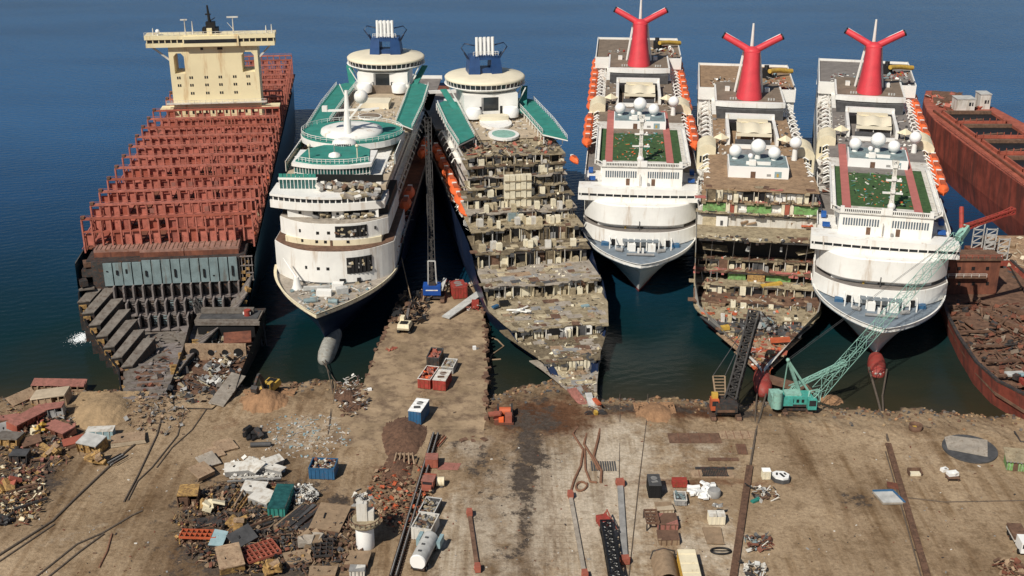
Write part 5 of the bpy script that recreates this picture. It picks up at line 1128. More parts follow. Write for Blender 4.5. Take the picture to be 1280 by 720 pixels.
def scrap(kind,px,py,d,rz,m,label,name='scrap_plate',cat='scrap',m2=None,tilt=0.,roll=0.,lift=0.,group='cut ship pieces in the scrap heaps'):
    p=Y(px,py); t=piece(kind,d,m,m2,int(px*7+py)); q=random.Random(int(px*13+py)); jt=.16 if kind in('plate','block') else .07
    if kind!='grid':
        J={}; t.v=[tuple(c+J.setdefault((round(v[0],1),round(v[1],1),round(v[2],0),i),q.uniform(-jt,jt)) for i,c in enumerate(v)) for v in t.v]
    if kind in('plate','block') and not tilt: tilt=q.uniform(-.1,.14); roll=q.uniform(-.1,.1)
    o=t.build(name); o.location=(p.x,p.y,p.z+lift); o.rotation_euler=(tilt,roll,R(rz)); return tag(o,label,cat,group)
S=scrap
# heap by the left shore
S('block',75,489,(12.5,3.4,2.6),6,'pink_red','long red topped ship block lying nearest the waterline','ship_block',m2='tan_plate')
S('block',66,503,(8.,4.6,2.6),2,'deck_tan','beige open ship block below the long red topped block','ship_block',m2='tan_plate')
S('plate',27,503,(7,3,.8),58,'tan_plate','beige plate leaning against the red pile by the water','steel_plate',m2='pink_red',tilt=.5,lift=1)
S('block',36,531,(9.5,3.2,1.8),62,'pink_red','red slab lying diagonally across the grey plates','ship_block',m2='rust_red',tilt=.12,lift=.8)
S('block',68,520,(5,3.4,2.6),8,'pink_red','stack of plates with a red top right of the diagonal slab','plate_stack',m2='grey')
S('plate',10,526,(5,3,1),10,'pink_red','low red plate cut by the left photo edge','steel_plate')
S('plate',9,538,(4.5,4,.9),40,'grey','dark grey plate below the low red plate','steel_plate',m2='steel_dark',tilt=.2)
S('block',13,556,(5.5,4,2.4),-8,'terrace_grey','grey block with an orange torch cut end','ship_block',m2='yellow_cut')
S('block',76,541,(8,3.4,1.8),-38,'pink_red','red slab slanting down to the right of the yellow piece','ship_block',m2='rust')
S('plate',93,556,(4.6,3,1.2),28,'rust_red','small rust red plate at the foot of the slanting slab','steel_plate')
S('solid',127,546,(5.8,2.6,2.),4,'blue_pale','pale blue panel box on bare sand','blue_box',m2='white_dirty')
S('plate',161,551,(7.4,5,1.),16,'tan_plate','beige plate with round holes beside the container ship keel','steel_plate',m2='deck_tan',tilt=-.06)
S('block',117,562,(5.4,4,2.8),-20,'grey_pale','pale grey block with torn yellow edges','ship_block',m2='yellow_cut',tilt=.15)
S('crumple',121,578,(6,3,2.6),-15,'yellow_cut','crumpled yellow frame under the pale grey block','torn_scrap',m2='tan_plate')
S('bars',145,577,(5,3,1),60,'steel_dark','row of dark striped stiffeners right of the yellow frame','stiffener_row',m2='grey')
S('crumple',51,541,(4,3,2.6),20,'yellow','bright yellow torn bracket amid red slabs','torn_scrap',m2='cream')
S('crumple',68,568,(6,2.6,2.),15,'yellow_cut','yellow toothed plate edge at the bottom of the left heap','torn_scrap',m2='tan_plate')
S('block',27,577,(3.6,3,2.4),0,'grey_dark','dark grey block with a round hole at the heap corner','ship_block',m2='steel_dark')
S('bars',45,576,(4.6,1.6,1),12,'yellow_cut','pair of yellow bars beside the dark grey block','stiffener_row',m2='rust_brown')
S('plate',40,556,(4,3,1.2),30,'rust_brown','brown plate between grey block and yellow teeth','steel_plate')
S('bars',28,615,(6,2.4,1.2),35,'rust_brown','rusty bars on the lower left heap','stiffener_row',m2='yellow_cut')
S('crumple',10,612,(5,4,2.5),10,'yellow_cut','tangle of yellow offcuts at the left photo edge','torn_scrap',m2='rust_red')
S('crumple',8,655,(3.5,2.6,2),0,'grey_dark','dark crumpled drum at the left photo edge','torn_scrap',m2='steel_dark')
S('bars',40,632,(7,2,.8),38,'grey_dark','dark rails at the edge of the lower left heap','stiffener_row',m2='steel_dark')
# middle heap
S('plate',281,560,(4.6,4.2,.8),35,'tan_plate','topmost of four tan plates in a slanting row','steel_plate',m2='wood',tilt=.15)
S('plate',267,569,(4.,3.8,.8),38,'tan_plate','second tan plate down the slanting row','steel_plate',m2='wood',tilt=.2)
S('plate',260,580,(4.,4.2,.9),40,'deck_dusty','third, greyer tan plate of the slanting row','steel_plate',m2='wood',tilt=.25,lift=.4)
S('plate',251,597,(4.4,3.8,1.1),50,'tan_plate','lowest of the tan plates, propped over a black shadow','steel_plate',m2='wood',tilt=.3,lift=1.)
S('crumple',316,547,(4.5,4,2.6),20,'black','black burnt machine wreck on bare ground','burnt_wreck',m2='steel_dark',cat='wreckage')
t=MB().m('grey_dark').tube([(-2.2,0,.6),(2.2,.3,.6)],.55,10).m('black').tube([(2.2,.3,.6),(2.3,.3,.6)],.45,10); o=t.build('steel_pipe',loc=Y(326,559)); tag(o,'short dark pipe lying below the burnt machine','pipe')
for k,(px,py,a,b,rz,lab) in enumerate(((300,592,6,3,10,'white panel at the upper left of the white scrap pile'),(318,590,5,3.4,-35,'white sheet standing crooked in the white pile'),(336,586,6,2.4,40,'white strip pointing up at the top of the pile'),(318,604,11,1.,4,'long white beam across the foot of the white pile'),(345,592,4.5,2.,-25,'white plate beside the teal box, top end'),(319,617,5,3.6,-8,'flat white plate left below the white pile'),(331,628,5,4,-30,'white plate with a dark hole, lowest of the pile'))):
    S('plate' if k!=3 else 'bars',px,py,(a,b if k!=3 else 1.2,1.4),rz,'white_dirty',lab,'white_sheet',m2='grey',tilt=.25 if k<3 else .05,lift=.4+.3*(k<3),group='white panels in the scrap pile')
S('solid',352,634,(3.4,9,2.6),-2,'green_deck','teal green box beside the white scrap pile','teal_box',m2='glass_teal',group='')
for k,(px,py,lab) in enumerate(((362,650,'leftmost of five long steel sections'),(369,650,'second of five long steel sections, black'),(377,649,'middle one of five long steel sections'),(385,651,'fourth of five long steel sections, rusty'),(395,655,'rightmost of five long steel sections, tan and widest'))):
    S('solid',px,py,(8.6,1. if k<4 else 1.6,1.),62,['wood','steel_dark','grey_dark','rust_brown','tan_plate'][k],lab,'steel_section',m2='steel_dark',group='long steel sections laid side by side')
S('plate',412,652,(6.2,8.4,1.2),-8,'wood','large tan plank panel lying flat right of the steel sections','plank_raft',m2='rust_brown',group='')
S('block',237,627,(4,4,2.8),5,'yellow_cut','yellow and black open block at the left edge of the middle heap','ship_block',m2='rust_brown')
S('crumple',264,637,(4.4,4,3),30,'cream','cream yellow bent chunk right of the yellow block','torn_scrap',m2='yellow_cut')
S('bars',297,632,(6.5,3,2),80,'yellow_cut','wavy yellow frames standing in a row','wavy_ribs',m2='tan_plate')
S('crumple',299,660,(4.6,4,3.),40,'yellow_cut','yellow torn bracket above the dark leaning panel','torn_scrap',m2='tan_plate')
S('plate',302,680,(5.4,3.4,1.),50,'grey_dark','dark leaning panel in the middle heap','steel_plate',m2='rust_brown',tilt=.5,lift=1.2)
S('plate',275,680,(2.8,3.4,1),-8,'blue_pale','pale blue grey plate between yellow and dark panels','steel_plate',m2='grey',tilt=.4,lift=.8)
S('grid',250,676,(7,2.6,1.8),-3,'orange_dark','orange ribbed frame on the dark scrap bed','ribbed_scrap',m2='yellow_cut')
S('plate',288,707,(4.6,5.4,1.6),22,'tan_plate','tan plate with a torn yellow rim over a black shadow, bottom of the heap','steel_plate',m2='yellow_cut',tilt=.3,lift=1.)
S('grid',326,695,(6.4,5,1.4),32,'rust_red','dark red lattice grid in the middle heap','red_grid',m2='rust')
S('crumple',342,716,(3.6,3.6,3),10,'yellow_cut','yellow chunk at the bottom photo edge beside the red grid','torn_scrap',m2='tan_plate')
S('grid',405,692,(3.4,5.4,1.6),6,'steel_dark','black barred rack below the plank panel','black_rack',m2='rust_brown')
S('crumple',387,680,(4.6,4.6,2.4),10,'deck_dusty','dusty grey lump left of the black rack','rubble_lump',m2='wood')
S('plate',404,718,(5,3,.9),0,'wood','tan slab at the bottom edge below the black rack','steel_plate',m2='rust_brown')
S('plate',449,702,(4.4,4.8,.9),-6,'wood','tan slab below the white tank tower','steel_plate',m2='rust_brown')
S('solid',447,718,(2.8,2,1.4),0,'white_dirty','white box at the bottom edge below the tank tower','white_box',m2='grey',cat='box',group='')
S('bars',340,650,(7,4,.8),40,'steel_dark','dark rails in the centre of the middle heap','stiffener_row',m2='rust_brown')
S('bars',325,662,(7,3,.9),35,'rust_brown','brown rails below the white plate with a hole','stiffener_row',m2='steel_dark')
S('plate',262,655,(5,3,.7),14,'steel_dark','dark flat sheet above the orange ribbed frame','steel_plate',m2='rust_brown')
S('plate',372,700,(5,4,.8),20,'wood','tan sheet under the grey lump','steel_plate',m2='rust_brown')
for i,(px,py,rx,ry,n,mats,nm) in enumerate(((45,545,50,55,160,['rust_brown','pink_red','grey','tan_plate','yellow_cut','steel_dark'],'left_scrap_litter'),(20,620,38,40,150,['yellow_cut','rust_brown','tan_plate','rust','cream','steel_dark'],'left_lower_litter'),(310,660,95,60,520,['steel_dark','rust_brown','grey_dark','rust','tan_plate','yellow_cut','wood','rust_dirt','steel_dark','khaki_dark','black','rust_dirt'],'middle_scrap_litter'),(318,590,38,16,120,['white_dirty','grey_pale','white','grey'],'white_scrap_litter'),(400,680,55,45,180,['steel_dark','rust_brown','wood','grey_dark','rust_dirt'],'lower_scrap_litter'),(500,620,40,45,150,['rust','rust_brown','tan_plate','rust_dirt','wood','orange_dark'],'rust_scrap_litter'),(380,545,60,28,110,['blue_pale','white_dirty','grey_pale','tan_plate'],'pale_plate_litter'),(375,620,25,12,90,['white_dirty','grey_pale','steel_dark'],'grey_scrap_litter'),(440,497,22,25,60,['rust_brown','steel_dark','grey','white_dirty','rust_dirt'],'shore_scrap_litter'),(195,520,40,25,70,['rust_brown','tan_plate','grey','terrace_grey'],'keel_scrap_litter'))):
    t=MB(); fl=i==6; n=int(n*1.5)
    def ar():
        a=rnd.uniform(0,6.28); k=rnd.random()**.6; p=Y(px+rx*k*math.cos(a),py+ry*k*math.sin(a)); return (p.x,p.y,p.z+(0 if fl else rnd.random()*.8))
    scatter(t,n*2,ar,.18,1.15 if not fl else .7,mats,.7 if not fl else .05); o=t.build('scrap_litter'); tag(o,None,None,None,'stuff')
    o['label']={'left_scrap_litter':'loose scrap among the red slabs','left_lower_litter':'yellow offcuts on the lower left heap','middle_scrap_litter':'dark bed of mixed scrap','white_scrap_litter':'torn white sheet metal','lower_scrap_litter':'dark scrap round the plank panel','rust_scrap_litter':'rusty offcuts left of the rail track','pale_plate_litter':'pale flakes on the sand','grey_scrap_litter':'grey scraps beside the teal box','shore_scrap_litter':'scrap at the foot of the jetty','keel_scrap_litter':'scrap round the container ship keel'}[nm]; o['category']='scrap'
def mound(px,py,rx,ry,h,m,label,n=40):
    p=Y(px,py); t=MB().m(m); q=random.Random(int(px+py)); N_=46; ph=[q.uniform(0,6.28) for _ in range(12)]
    def hh(u,v):
        s_=sum(math.sin(u*f1*(1+.3*i)+v*f2*(1-.2*i)+ph[i])/(1.6+i*.7) for i,(f1,f2) in enumerate(((2.3,1.1),(-1.7,2.9),(4.1,3.3),(5.7,-4.9),(-8.3,6.1),(9.7,8.9),(14,-11),(-17,15))))
        d=math.hypot(u,v)+.10*s_; return h*max(0,1-abs(d)**1.5)*(1+.16*s_)-.12
    V=[(rx*(i/N_*2-1)*1.2,ry*(j/N_*2-1)*1.2,hh((i/N_*2-1)*1.2,(j/N_*2-1)*1.2)+q.uniform(-.05,.05)*h) for j in range(N_+1) for i in range(N_+1)]
    t.add(V,[(j*(N_+1)+i,j*(N_+1)+i+1,(j+1)*(N_+1)+i+1,(j+1)*(N_+1)+i) for j in range(N_) for i in range(N_) if max(V[j*(N_+1)+i][2],V[(j+1)*(N_+1)+i+1][2],V[j*(N_+1)+i+1][2],V[(j+1)*(N_+1)+i][2])>-.11],True); o=t.build('dirt_mound',loc=p); return tag(o,label,'mound')
mound(127,515,7,9,2.6,'dirt_pile','tan sand mound between the red slabs and the container ship keel')
mound(331,503,5.2,6,3.2,'dirt','orange earth mound below the yellow and black excavator')
mound(506,545,5.2,10,1.8,'rust_dirt','dark brown rust mound left of the rail track')
mound(498,585,3.2,9,1.4,'rust_dirt','long brown rust mound below the larger one')
mound(434,497,2.6,4,1.6,'rust_dirt','small dark mound at the corner of jetty and shore')
mound(442,508,2.4,3,1.1,'rust_dirt','low grey brown heap beside the jetty edge')
mound(820,517,4,5,1.4,'dirt','reddish earth heap at the shore right of the cut bow tip')
mound(1040,500,3,3,1.2,'dirt','low earth heap beside the mint crane')
t=MB().m('tan_plate')
for k in range(5): t.tube([(-1.6+k*.8,1.4,.3),(-1.7+k*.85,.2,2.2),(-2.2+k*1.1,-1.8,.6)],.2,6)
t.box(-1.8,1.8,1.2,1.7,.6,1.3); tag(t.build('ribbed_scoop',loc=Y(506,578)),'pale ribcage like scoop lying on the brown rust mound','scoop')
# containers, bins and boxes
def box_thing(name,label,cat,px,py,d,rz,side,top,fill=None,kind='closed'):
    p=Y(px,py); r=thing(name,label,cat,p,R(rz)); a,b,h=d
    t=MB().m(side)
    if kind=='closed':
        t.box(-a/2,a/2,-b/2,b/2,.15,h)
        for k in range(int(a/.7)): x=-a/2+(k+.5)*a/int(a/.7); t.box(x-.12,x+.12,-b/2-.07,-b/2,.25,h-.1); t.box(x-.12,x+.12,b/2,b/2+.07,.25,h-.1)
        for k in range(int(b/.7)): y=-b/2+(k+.5)*b/int(b/.7); t.box(-a/2-.07,-a/2,y-.12,y+.12,.25,h-.1); t.box(a/2,a/2+.07,y-.12,y+.12,.25,h-.1)
        t.build('body',r)
        t=MB().m(top).box(-a/2-.05,a/2+.05,-b/2-.05,b/2+.05,h,h+.12); 
        for k in range(4): y=-b/2+(k+.5)*b/4; t.box(-a/2,a/2,y-.06,y+.06,h+.12,h+.2)
        if fill: t.m(fill).lathe((0,b*.15,h+.13),[(min(a,b)*.28,0),(min(a,b)*.26,.02)],14).obox((0,-b*.2,h+.2),(a*.5,b*.15,.1),.3)
        t.build('roof',r)
    else:
        w=.16; t.box(-a/2,a/2,-b/2,-b/2+w,.15,h).box(-a/2,a/2,b/2-w,b/2,.15,h).box(-a/2,-a/2+w,-b/2+w,b/2-w,.15,h).box(a/2-w,a/2,-b/2+w,b/2-w,.15,h).box(-a/2+w,a/2-w,-b/2+w,b/2-w,.15,.3)
        n=max(3,int(a/.9))
        for k in range(n): x=-a/2+(k+.5)*a/n; t.box(x-.08,x+.08,-b/2-.1,-b/2,.15,h-.2)
        t.m(top); t.box(-a/2-.06,a/2+.06,-b/2-.06,-b/2+w,h,h+.12).box(-a/2-.06,a/2+.06,b/2-w,b/2+.06,h,h+.12).box(-a/2-.06,-a/2+w,-b/2+w,b/2-w,h,h+.12).box(a/2-w,a/2+.06,-b/2+w,b/2-w,h,h+.12); t.build('body',r)
        t=MB(); q=random.Random(int(px*3)); fl=fill if isinstance(fill,list) else [fill]
        for k in range(60): t.m(q.choice(fl)).obox((q.uniform(-a,a)*.42,q.uniform(-b,b)*.43,h-.4+q.uniform(-.3,.4)),(q.uniform(.3,1.1),q.uniform(.2,.8),.25),q.uniform(0,3),q.uniform(-.6,.6),q.uniform(-.6,.6))
        t.build('load',r,kind='stuff')
    return r
box_thing('waste_skip','blue skip full of brown scrap on the sand','skip',405,593,(5.4,4.4,2.6),-4,'blue','blue',['rust_brown','rust','khaki','white_dirty'],'open')
box_thing('shipping_container','blue container with a white roof on the near end of the jetty','container',524,523,(3.,6.4,3.4),-14,'blue','white_clean','grey_dark')
box_thing('shipping_container','red container with a white topped roof hatch beside the salmon load','container',553,482,(3.2,6,2.8),-12,'red','white_dirty','rust_dirt')
box_thing('waste_skip','red bordered skip with salmon pink load on the jetty','skip',536,478,(3.2,7.5,2.6),-14,'red','white_dirty',['pink_red','orange','orange_dark','pink_red'],'open')
box_thing('tipper_body','red tipper body with dark side walls above the salmon skip','skip',544,452,(3.2,6,2.4),-8,'steel_dark','grey_dark',['rust_red','pink_red','rust_red'],'open')
box_thing('waste_skip','grey skip of rusty scrap beside the salmon skip','skip',562,462,(3.,5,1.8),-10,'grey','white_dirty',['rust_brown','grey','khaki'],'open')
box_thing('red_cabin','red box cabin under the leaning grey plate at the jetty head','cabin',573,369,(4,6,3.4),14,'red','red_boot','grey')
box_thing('red_box','small red box beside the rail track','box',540,582,(2.6,2.6,2.2),0,'red_tension','pink_red')
box_thing('black_tank_box','black box tank right of the tall thin cable','box',817,616,(2.5,4.4,3.),0,'black','grey_dark','grey')
box_thing('red_crate','low dark red crate left of the white bag pile','box',849,607,(3.,2,1.3),0,'red','red')
box_thing('grey_bin','grey bin with a white rim below the dark red crate','skip',850,627,(2.4,3.4,1.3),-3,'grey','white_dirty',['bluegrey','grey_dark'],'open')
box_thing('cream_box','upright cream box beside the striped tarpaulin','box',957,598,(1.7,1.5,2.),0,'cabin_cream','white_clean')
box_thing('yellow_container','long yellow roofed container at the bottom edge','container',862,724,(3.2,11.5,2.4),0,'yellow','cream')
for k,(px,lab) in enumerate(((890,'left one of two pale pink boxes topped by a grey bag'),(900,'right one of two pale pink boxes topped by a grey bag'))): box_thing('pink_box',lab,'box',px,653,(1.6,2.2,2.),0,'lido_cream','white_dirty')
tag(piece('crumple',(2.2,1.6,.9),'grey','white_dirty',5).build('grey_bag',loc=Y(896,645)+Vector((0,0,2.1))),'grey bag lying on the two pale pink boxes','bag')
# rack, pallets and tent around the black tank box
S('grid',814,655,(2.4,4.6,2.),2,'rust_brown','dark brown slatted rack below the black box tank','slatted_rack',cat='rack',m2='steel_dark',group='')
S('solid',833,656,(4,4,1.4),0,'pink_red','salmon topped crate beside the slatted rack','salmon_crate',cat='crate',m2='rust_brown',group='')
S('solid',835,676,(4,3.2,1.3),0,'wood','tan crate below the salmon topped crate','tan_crate',cat='crate',m2='rust_brown',group='')
S('solid',830,638,(3.4,3,1.),5,'deck_tan','low beige crate above the salmon topped crate','beige_crate',cat='crate',m2='wood',group='')
t=MB().m('wood'); n=10; t.loft([[(-2.3+4.6*i/n,y,.2+2.2*math.sin(math.pi*i/n)**.6) for i in range(n+1)] for y in(-4,-1.5,1.5,3.4,3.8)],False,True,False); t.m('steel_dark').tube([(-2.4,3.9,.2),(-2,3.9,1.9),(0,3.9,2.5),(2,3.9,1.9),(2.4,3.9,.2)],.14,6); tag(t.build('brown_tent',loc=Y(832,715)),'rounded brown tent at the bottom edge left of the yellow container','tent')
tag(MB().m('wood').add([(-1.8,-2.6,.3),(1.4,-2.8,.3),(1.6,2.6,.5),(-2,2.6,.5),(-1.8,-2.6,.1),(1.4,-2.8,.1),(1.6,2.6,.1),(-2,2.6,.1)],[(0,1,2,3),(4,7,6,5),(0,4,5,1),(1,5,6,2),(2,6,7,3),(3,7,4,0)]).bar((-1.7,-2.7,.4),(1.5,-2.9,.4),.2).build('brown_board',loc=Y(893,671)),'flat brown board below the pale pink boxes','board')
t=MB().m('black'); t.tube([(1.9*math.cos(2*math.pi*k/20),1.*math.sin(2*math.pi*k/20),.25) for k in range(21)],.2,6); t.bar((-1.8,0,.3),(1.8,0,.3),.12); tag(t.build('hoop',loc=Y(901,690)),'black oval hoop below the brown board','hoop')
t=MB()
for k in range(26): t.m('white_clean').obox((rnd.uniform(-2.6,2.6),rnd.uniform(-2.6,2.4),.3+rnd.random()*.8),(rnd.uniform(1.4,2.8),.8,.45),rnd.uniform(0,3),rnd.uniform(-.3,.3),rnd.uniform(-.3,.3))
t.m('grey').lathe((2.2,-1.2,0.05),[(1.3,0),(1.4,1.),(1.2,1.5)],14); tag(t.build('white_bag_pile',loc=Y(878,616)),'pile of white bags and sheets by a grey tub','bags',None,'stuff')
t=MB(); q=MB().m('white_clean'); pts=[(-1.8,.9),(-.6,1.6),(1,1.4),(1.9,.2),(1.4,-1.3),(.2,-1.7),(-1.2,-1)]; q.prism(pts,.9,1.3); q.m('black').obox((.3,-.2,1.32),(.5,1.6,.06),.4).obox((-.7,.3,1.32),(.4,1.,.06),-.2).obox((1.,.3,1.32),(.4,.8,.06),.2); q.m('grey_dark').prism([(x*1.15,y*1.12) for x,y in pts],.05,.88); tag(q.build('striped_tarpaulin',loc=Y(975,600)),'black and white covered round bale right of the upright cream box','tarpaulin')
for px,py,n,mats,lab in((955,619,40,['steel_dark','rust_brown','white_dirty','grey_pale'],'pile of grey and rusty parts below the black and white bale'),(949,681,60,['grey_dark','rust','white_dirty','bluegrey','rust_brown'],'heap of dark drums and parts right of the wide brown cable'),(942,714,40,['grey_pale','steel_dark','white_dirty'],'grey crumpled metal at the bottom edge beside the wide brown cable'),(1262,712,60,['rust_brown','rust','tan_plate','rust_dirt'],'brown scrap pile at the bottom right photo corner')):
    p=Y(px,py); t=MB(); scatter(t,n,lambda:(rnd.uniform(-2.6,2.6),rnd.uniform(-2.4,2.4),rnd.random()*.8),.4,1.4,mats,.8); o=t.build('parts_heap',loc=p); tag(o,lab,'scrap',None,'stuff')
tag(MB().m('green_deck').obox((0,0,.3),(2,.8,.4),.6).obox((.6,.4,.5),(.5,.5,.5),.2).build('green_offcut',loc=Y(944,627)),'small green offcut below the grey and rusty pile','scrap')
# flat things in front of the cut bow
for px,py,d,rz,m_,lab in((868,548,(11.6,4.4,.14),0,'rust_brown','wide brown sheet lying flat before the dark crane'),(922,544,(8.4,3.6,.14),0,'tan_plate','tan sheet lying flat right of the wide brown sheet'),(927,562,(2.2,4.4,.2),-3,'rust_brown','upright narrow brown sheet below the tan sheet'),(904,575,(6.6,1.,.3),0,'rust_brown','brown beam lying across the pale concrete'),(893,586,(8.2,.7,.3),0,'steel_dark','dark bar just above the dark grating'),(890,593,(9,3.2,.2),0,'tan_plate','tan slab carrying the dark grating')):
    t=MB().m(m_).box(-d[0]/2,d[0]/2,-d[1]/2,d[1]/2,.03,d[2]); t.m('rust'); [t.box(-d[0]/2+k*d[0]/5-.04,-d[0]/2+k*d[0]/5+.04,-d[1]/2,d[1]/2,d[2],d[2]+.04) for k in range(1,5)]; tag(t.build('steel_sheet',loc=Y(px,py),rz=R(rz)),lab,'sheet',)
t=MB().m('steel_dark'); [t.box(-2.6+k*.36,-2.4+k*.36,-1.4,1.4,.22,.45) for k in range(15)]; t.box(-2.8,2.8,-1.5,-1.4,.22,.5).box(-2.8,2.8,1.4,1.5,.22,.5); tag(t.build('grating',loc=Y(893,592)),'dark grating on the tan slab','grating')
t=MB().m('grey_dark'); [t.box(-2.6+k*.5,-2.3+k*.5,-2.,2.,.05,.14) for k in range(11)]; tag(t.build('floor_grating',loc=Y(754,583)),'faint grooved steel mat between the crossing mooring chains','mat')
# right hand side of the yard
t=MB().m('rust_brown').lathe((0,0,0),[(1.4,0),(1.5,.2),(1.5,1.3),(1.3,1.3),(1.25,.5)],20); t.m('yellow').box(-.6,.2,-.5,.4,.55,.8); tag(t.build('rusty_drum',loc=Y(1144,537)),'open rusty drum near the shore, inner glow painted yellow','drum')  # the yellow block paints in the glow inside the drum
n=36; t=MB().m('grey_dark').prism([(5.8*math.cos(2*math.pi*k/n),6.2*math.sin(2*math.pi*k/n)) for k in range(n)],.05,.35); t.m('deck_dusty').prism([(-4.6,4.2),(-3.2,5.2),(4.6,4.2),(3.,-3.4),(-4.9,-1.2)],.351,.45); tag(t.build('round_pad',loc=Y(1212,562),rz=R(-8)),'large dark round plate with a dusty square on it near the rusty bow','plate')
p=Y(1271,584); r=thing('green_shed','pale green shed with a tiled grey roof at the right edge','shed',p,R(-12)); t=MB().m('green_panel').box(-2.4,2.6,-1.8,2,.05,2.4); t.m('grey_pale'); [t.box(-2.4+k*.6,-2.35+k*.6,-1.86,-1.8,.1,2.3) for k in range(9)]; t.build('wall',r); MB().m('rust_brown').box(-1.2,-.2,-1.92,-1.861,.1,2.).build('door',r)
t=MB().m('khaki'); t.add([(-2.8,-2.2,2.41),(3,-2.2,2.41),(3,2.4,3.3),(-2.8,2.4,3.3),(-2.8,-2.2,2.25),(3,-2.2,2.25),(3,2.4,3.1),(-2.8,2.4,3.1)],[(0,1,2,3),(4,7,6,5),(0,4,5,1),(1,5,6,2),(2,6,7,3),(3,7,4,0)]); [t.m('grey').box(-2.7+k*.7,-2.45+k*.7,-2.3,-2.2,2.2,2.5) for k in range(8)]; t.build('roof',r)
t=MB().m('rust_brown').box(-1.4,1.4,.6,.8,.05,1.2).box(-1.4,-1.2,-.8,.6,.05,1).box(1.2,1.4,-.8,.6,.05,1); t.m('cabin_cream').box(-1.1,1.1,-.8,.5,.05,.5); tag(t.build('trough',loc=Y(1143,593)),'brown trough with a cream bottom on open ground','trough')
tag(MB().m('white_clean').obox((0,0,.4),(1.4,1.,.7),.4).m('grey').obox((.2,-.2,.8),(.5,.4,.1),.2).build('white_block',loc=Y(1180,589)),'smaller white block left of the white table load','block')
t=MB().m('white_clean').obox((0,.2,1.3),(2.2,1.4,.7),.2).obox((.5,-.2,1.7),(1,.8,.3),.5); tag(t.build('white_bundle',loc=Y(1190,599)),'white bundle lying on the small brown table','bundle')
t=MB().m('rust_brown').box(-1.3,1.3,-1,1,.8,.92); [t.bar((x,y,.05),(x,y,.8),.12) for x in(-1.1,1.1) for y in(-.8,.8)]; tag(t.build('small_table',loc=Y(1190,600)),'small brown table under the white bundle','table')
t=MB(); P_=[(-2.6,2.2),(1.6,2.4),(2.7,-2.2),(-1.7,-2.3)]
for (a,b),(c_,d_) in zip(P_,P_[1:]+P_[:1]): t.m('blue' if b>0 and (c_>0) else 'deck_dusty').bar((a,b,.4),(c_,d_,.4),.3 if b>0 else .12,.8 if b>0 else .4)
t.m('grey_pale').prism([(x*.94,y*.94) for x,y in P_],.06,.5); tag(t.build('blue_basin',loc=Y(1110,624)),'shallow basin with a blue back rim beside the right hand brown beam','basin')
S('plate',1118,609,(3.2,2,.5),-14,'rust','rusty plate just above the blue edged basin','steel_plate',m2='rust_brown',group='')
p=Y(1279,690); r=thing('white_truck','white truck cut by the right photo edge','truck',p,R(-4)); MB().m('white_clean').box(-1.1,1.4,-1.6,1.6,.7,2.9).m('glass_dark').box(-.9,1.2,-1.68,-1.6,1.8,2.6).build('cab',r); MB().m('white_dirty').box(-1.2,1.5,1.9,7,.9,1.3).m('rust_brown').box(-1.2,1.5,2.,7,1.3,1.9).build('cargo_bed',r)
for x in(-1.1,1.3):
    for y in(-.6,4,5.6): MB().m('black').tube([(x-.2,y,.5),(x+.2,y,.5)],.5,14).build('wheel',r)
# tank tower
p=Y(457,683); r=thing('white_tank','white upright tank with a rusty torn platform round its top','tank',p,0)
MB().m('white_clean').lathe((0,0,.02),[(1.7,0),(1.75,.3),(1.75,4.6),(1.6,5.)],24).build('tank',r)
t=MB().m('khaki').lathe((0,.4,5),[(2.8,0),(3.,.3),(2.9,.6)],18); t.m('rust_brown')
for k in range(18): a=2*math.pi*k/18; t.bar((2.8*math.cos(a),.4+2.8*math.sin(a),5.2),(3.*math.cos(a),.4+3.*math.sin(a),6.4),.14); t.bar((3.*math.cos(a),.4+3*math.sin(a),6.4),(3*math.cos(a+.35),.4+3*math.sin(a+.35),6.4),.12)
t.build('platform',r)
t=MB().m('white_dirty').box(-1.4,.6,0,2.4,5.6,9.4).box(.6,1.8,.2,1.8,5.6,7.6); t.m('grey'); scatter(t,40,lambda:(rnd.uniform(-2,1.4),rnd.uniform(1,3.6),rnd.uniform(8,10.2)),.4,1.3,['grey','white_dirty','steel_dark','khaki'],1.); t.build('torn_top',r)
# tank trailer and skip lorry beside the rail track
def wheels(r,xs,ys,rad=.5):
    for x in xs:
        for y in ys: MB().m('black').tube([(x-.2,y,rad),(x+.2,y,rad)],rad,14).m('grey').tube([(x-.22,y,rad),(x+.22,y,rad)],rad*.5,10).build('wheel',r)
p=Y(524,712); r=thing('tank_trailer','white cylinder tank trailer with blue side fenders','trailer',p,R(-13))
t=MB().m('grey_pale').tube([(0,-.6,2.1),(0,7.4,2.1)],1.55,22); t.m('white_clean').tube([(0,-.9,2.1),(0,-.59,2.1)],1.45,22,1.56); t.m('grey_dark'); [t.box(-.3,.3,k*2.2+.5,k*2.2+.9,3.6,3.8) for k in range(3)]; t.build('tank',r)
MB().m('steel_dark').box(-1.3,1.3,-1,8.4,.6,.9).build('chassis',r)
for sg in(-1,1): MB().m('blue_pale').box(sg*2.-.35,sg*2.+.35,5.8,8.6,1.,2.5).build('fender',r)
wheels(r,(-1.2,1.2),(0,1.3,6.4,7.6))
for px,py,d,lab in((532,666,(4.,5.6,2.7),'white skip heaped with scrap behind the white cylinder tank'),(538,640,(3.2,5.6,1.6),'dark skip of grey scrap above the white skip')):
    box_thing('waste_skip',lab,'skip',px,py,d,-13,'white_dirty' if d[2]>2 else 'grey_dark','white_dirty' if d[2]>2 else 'grey_pale',['khaki','grey_dark','rust_brown','grey'],'open')
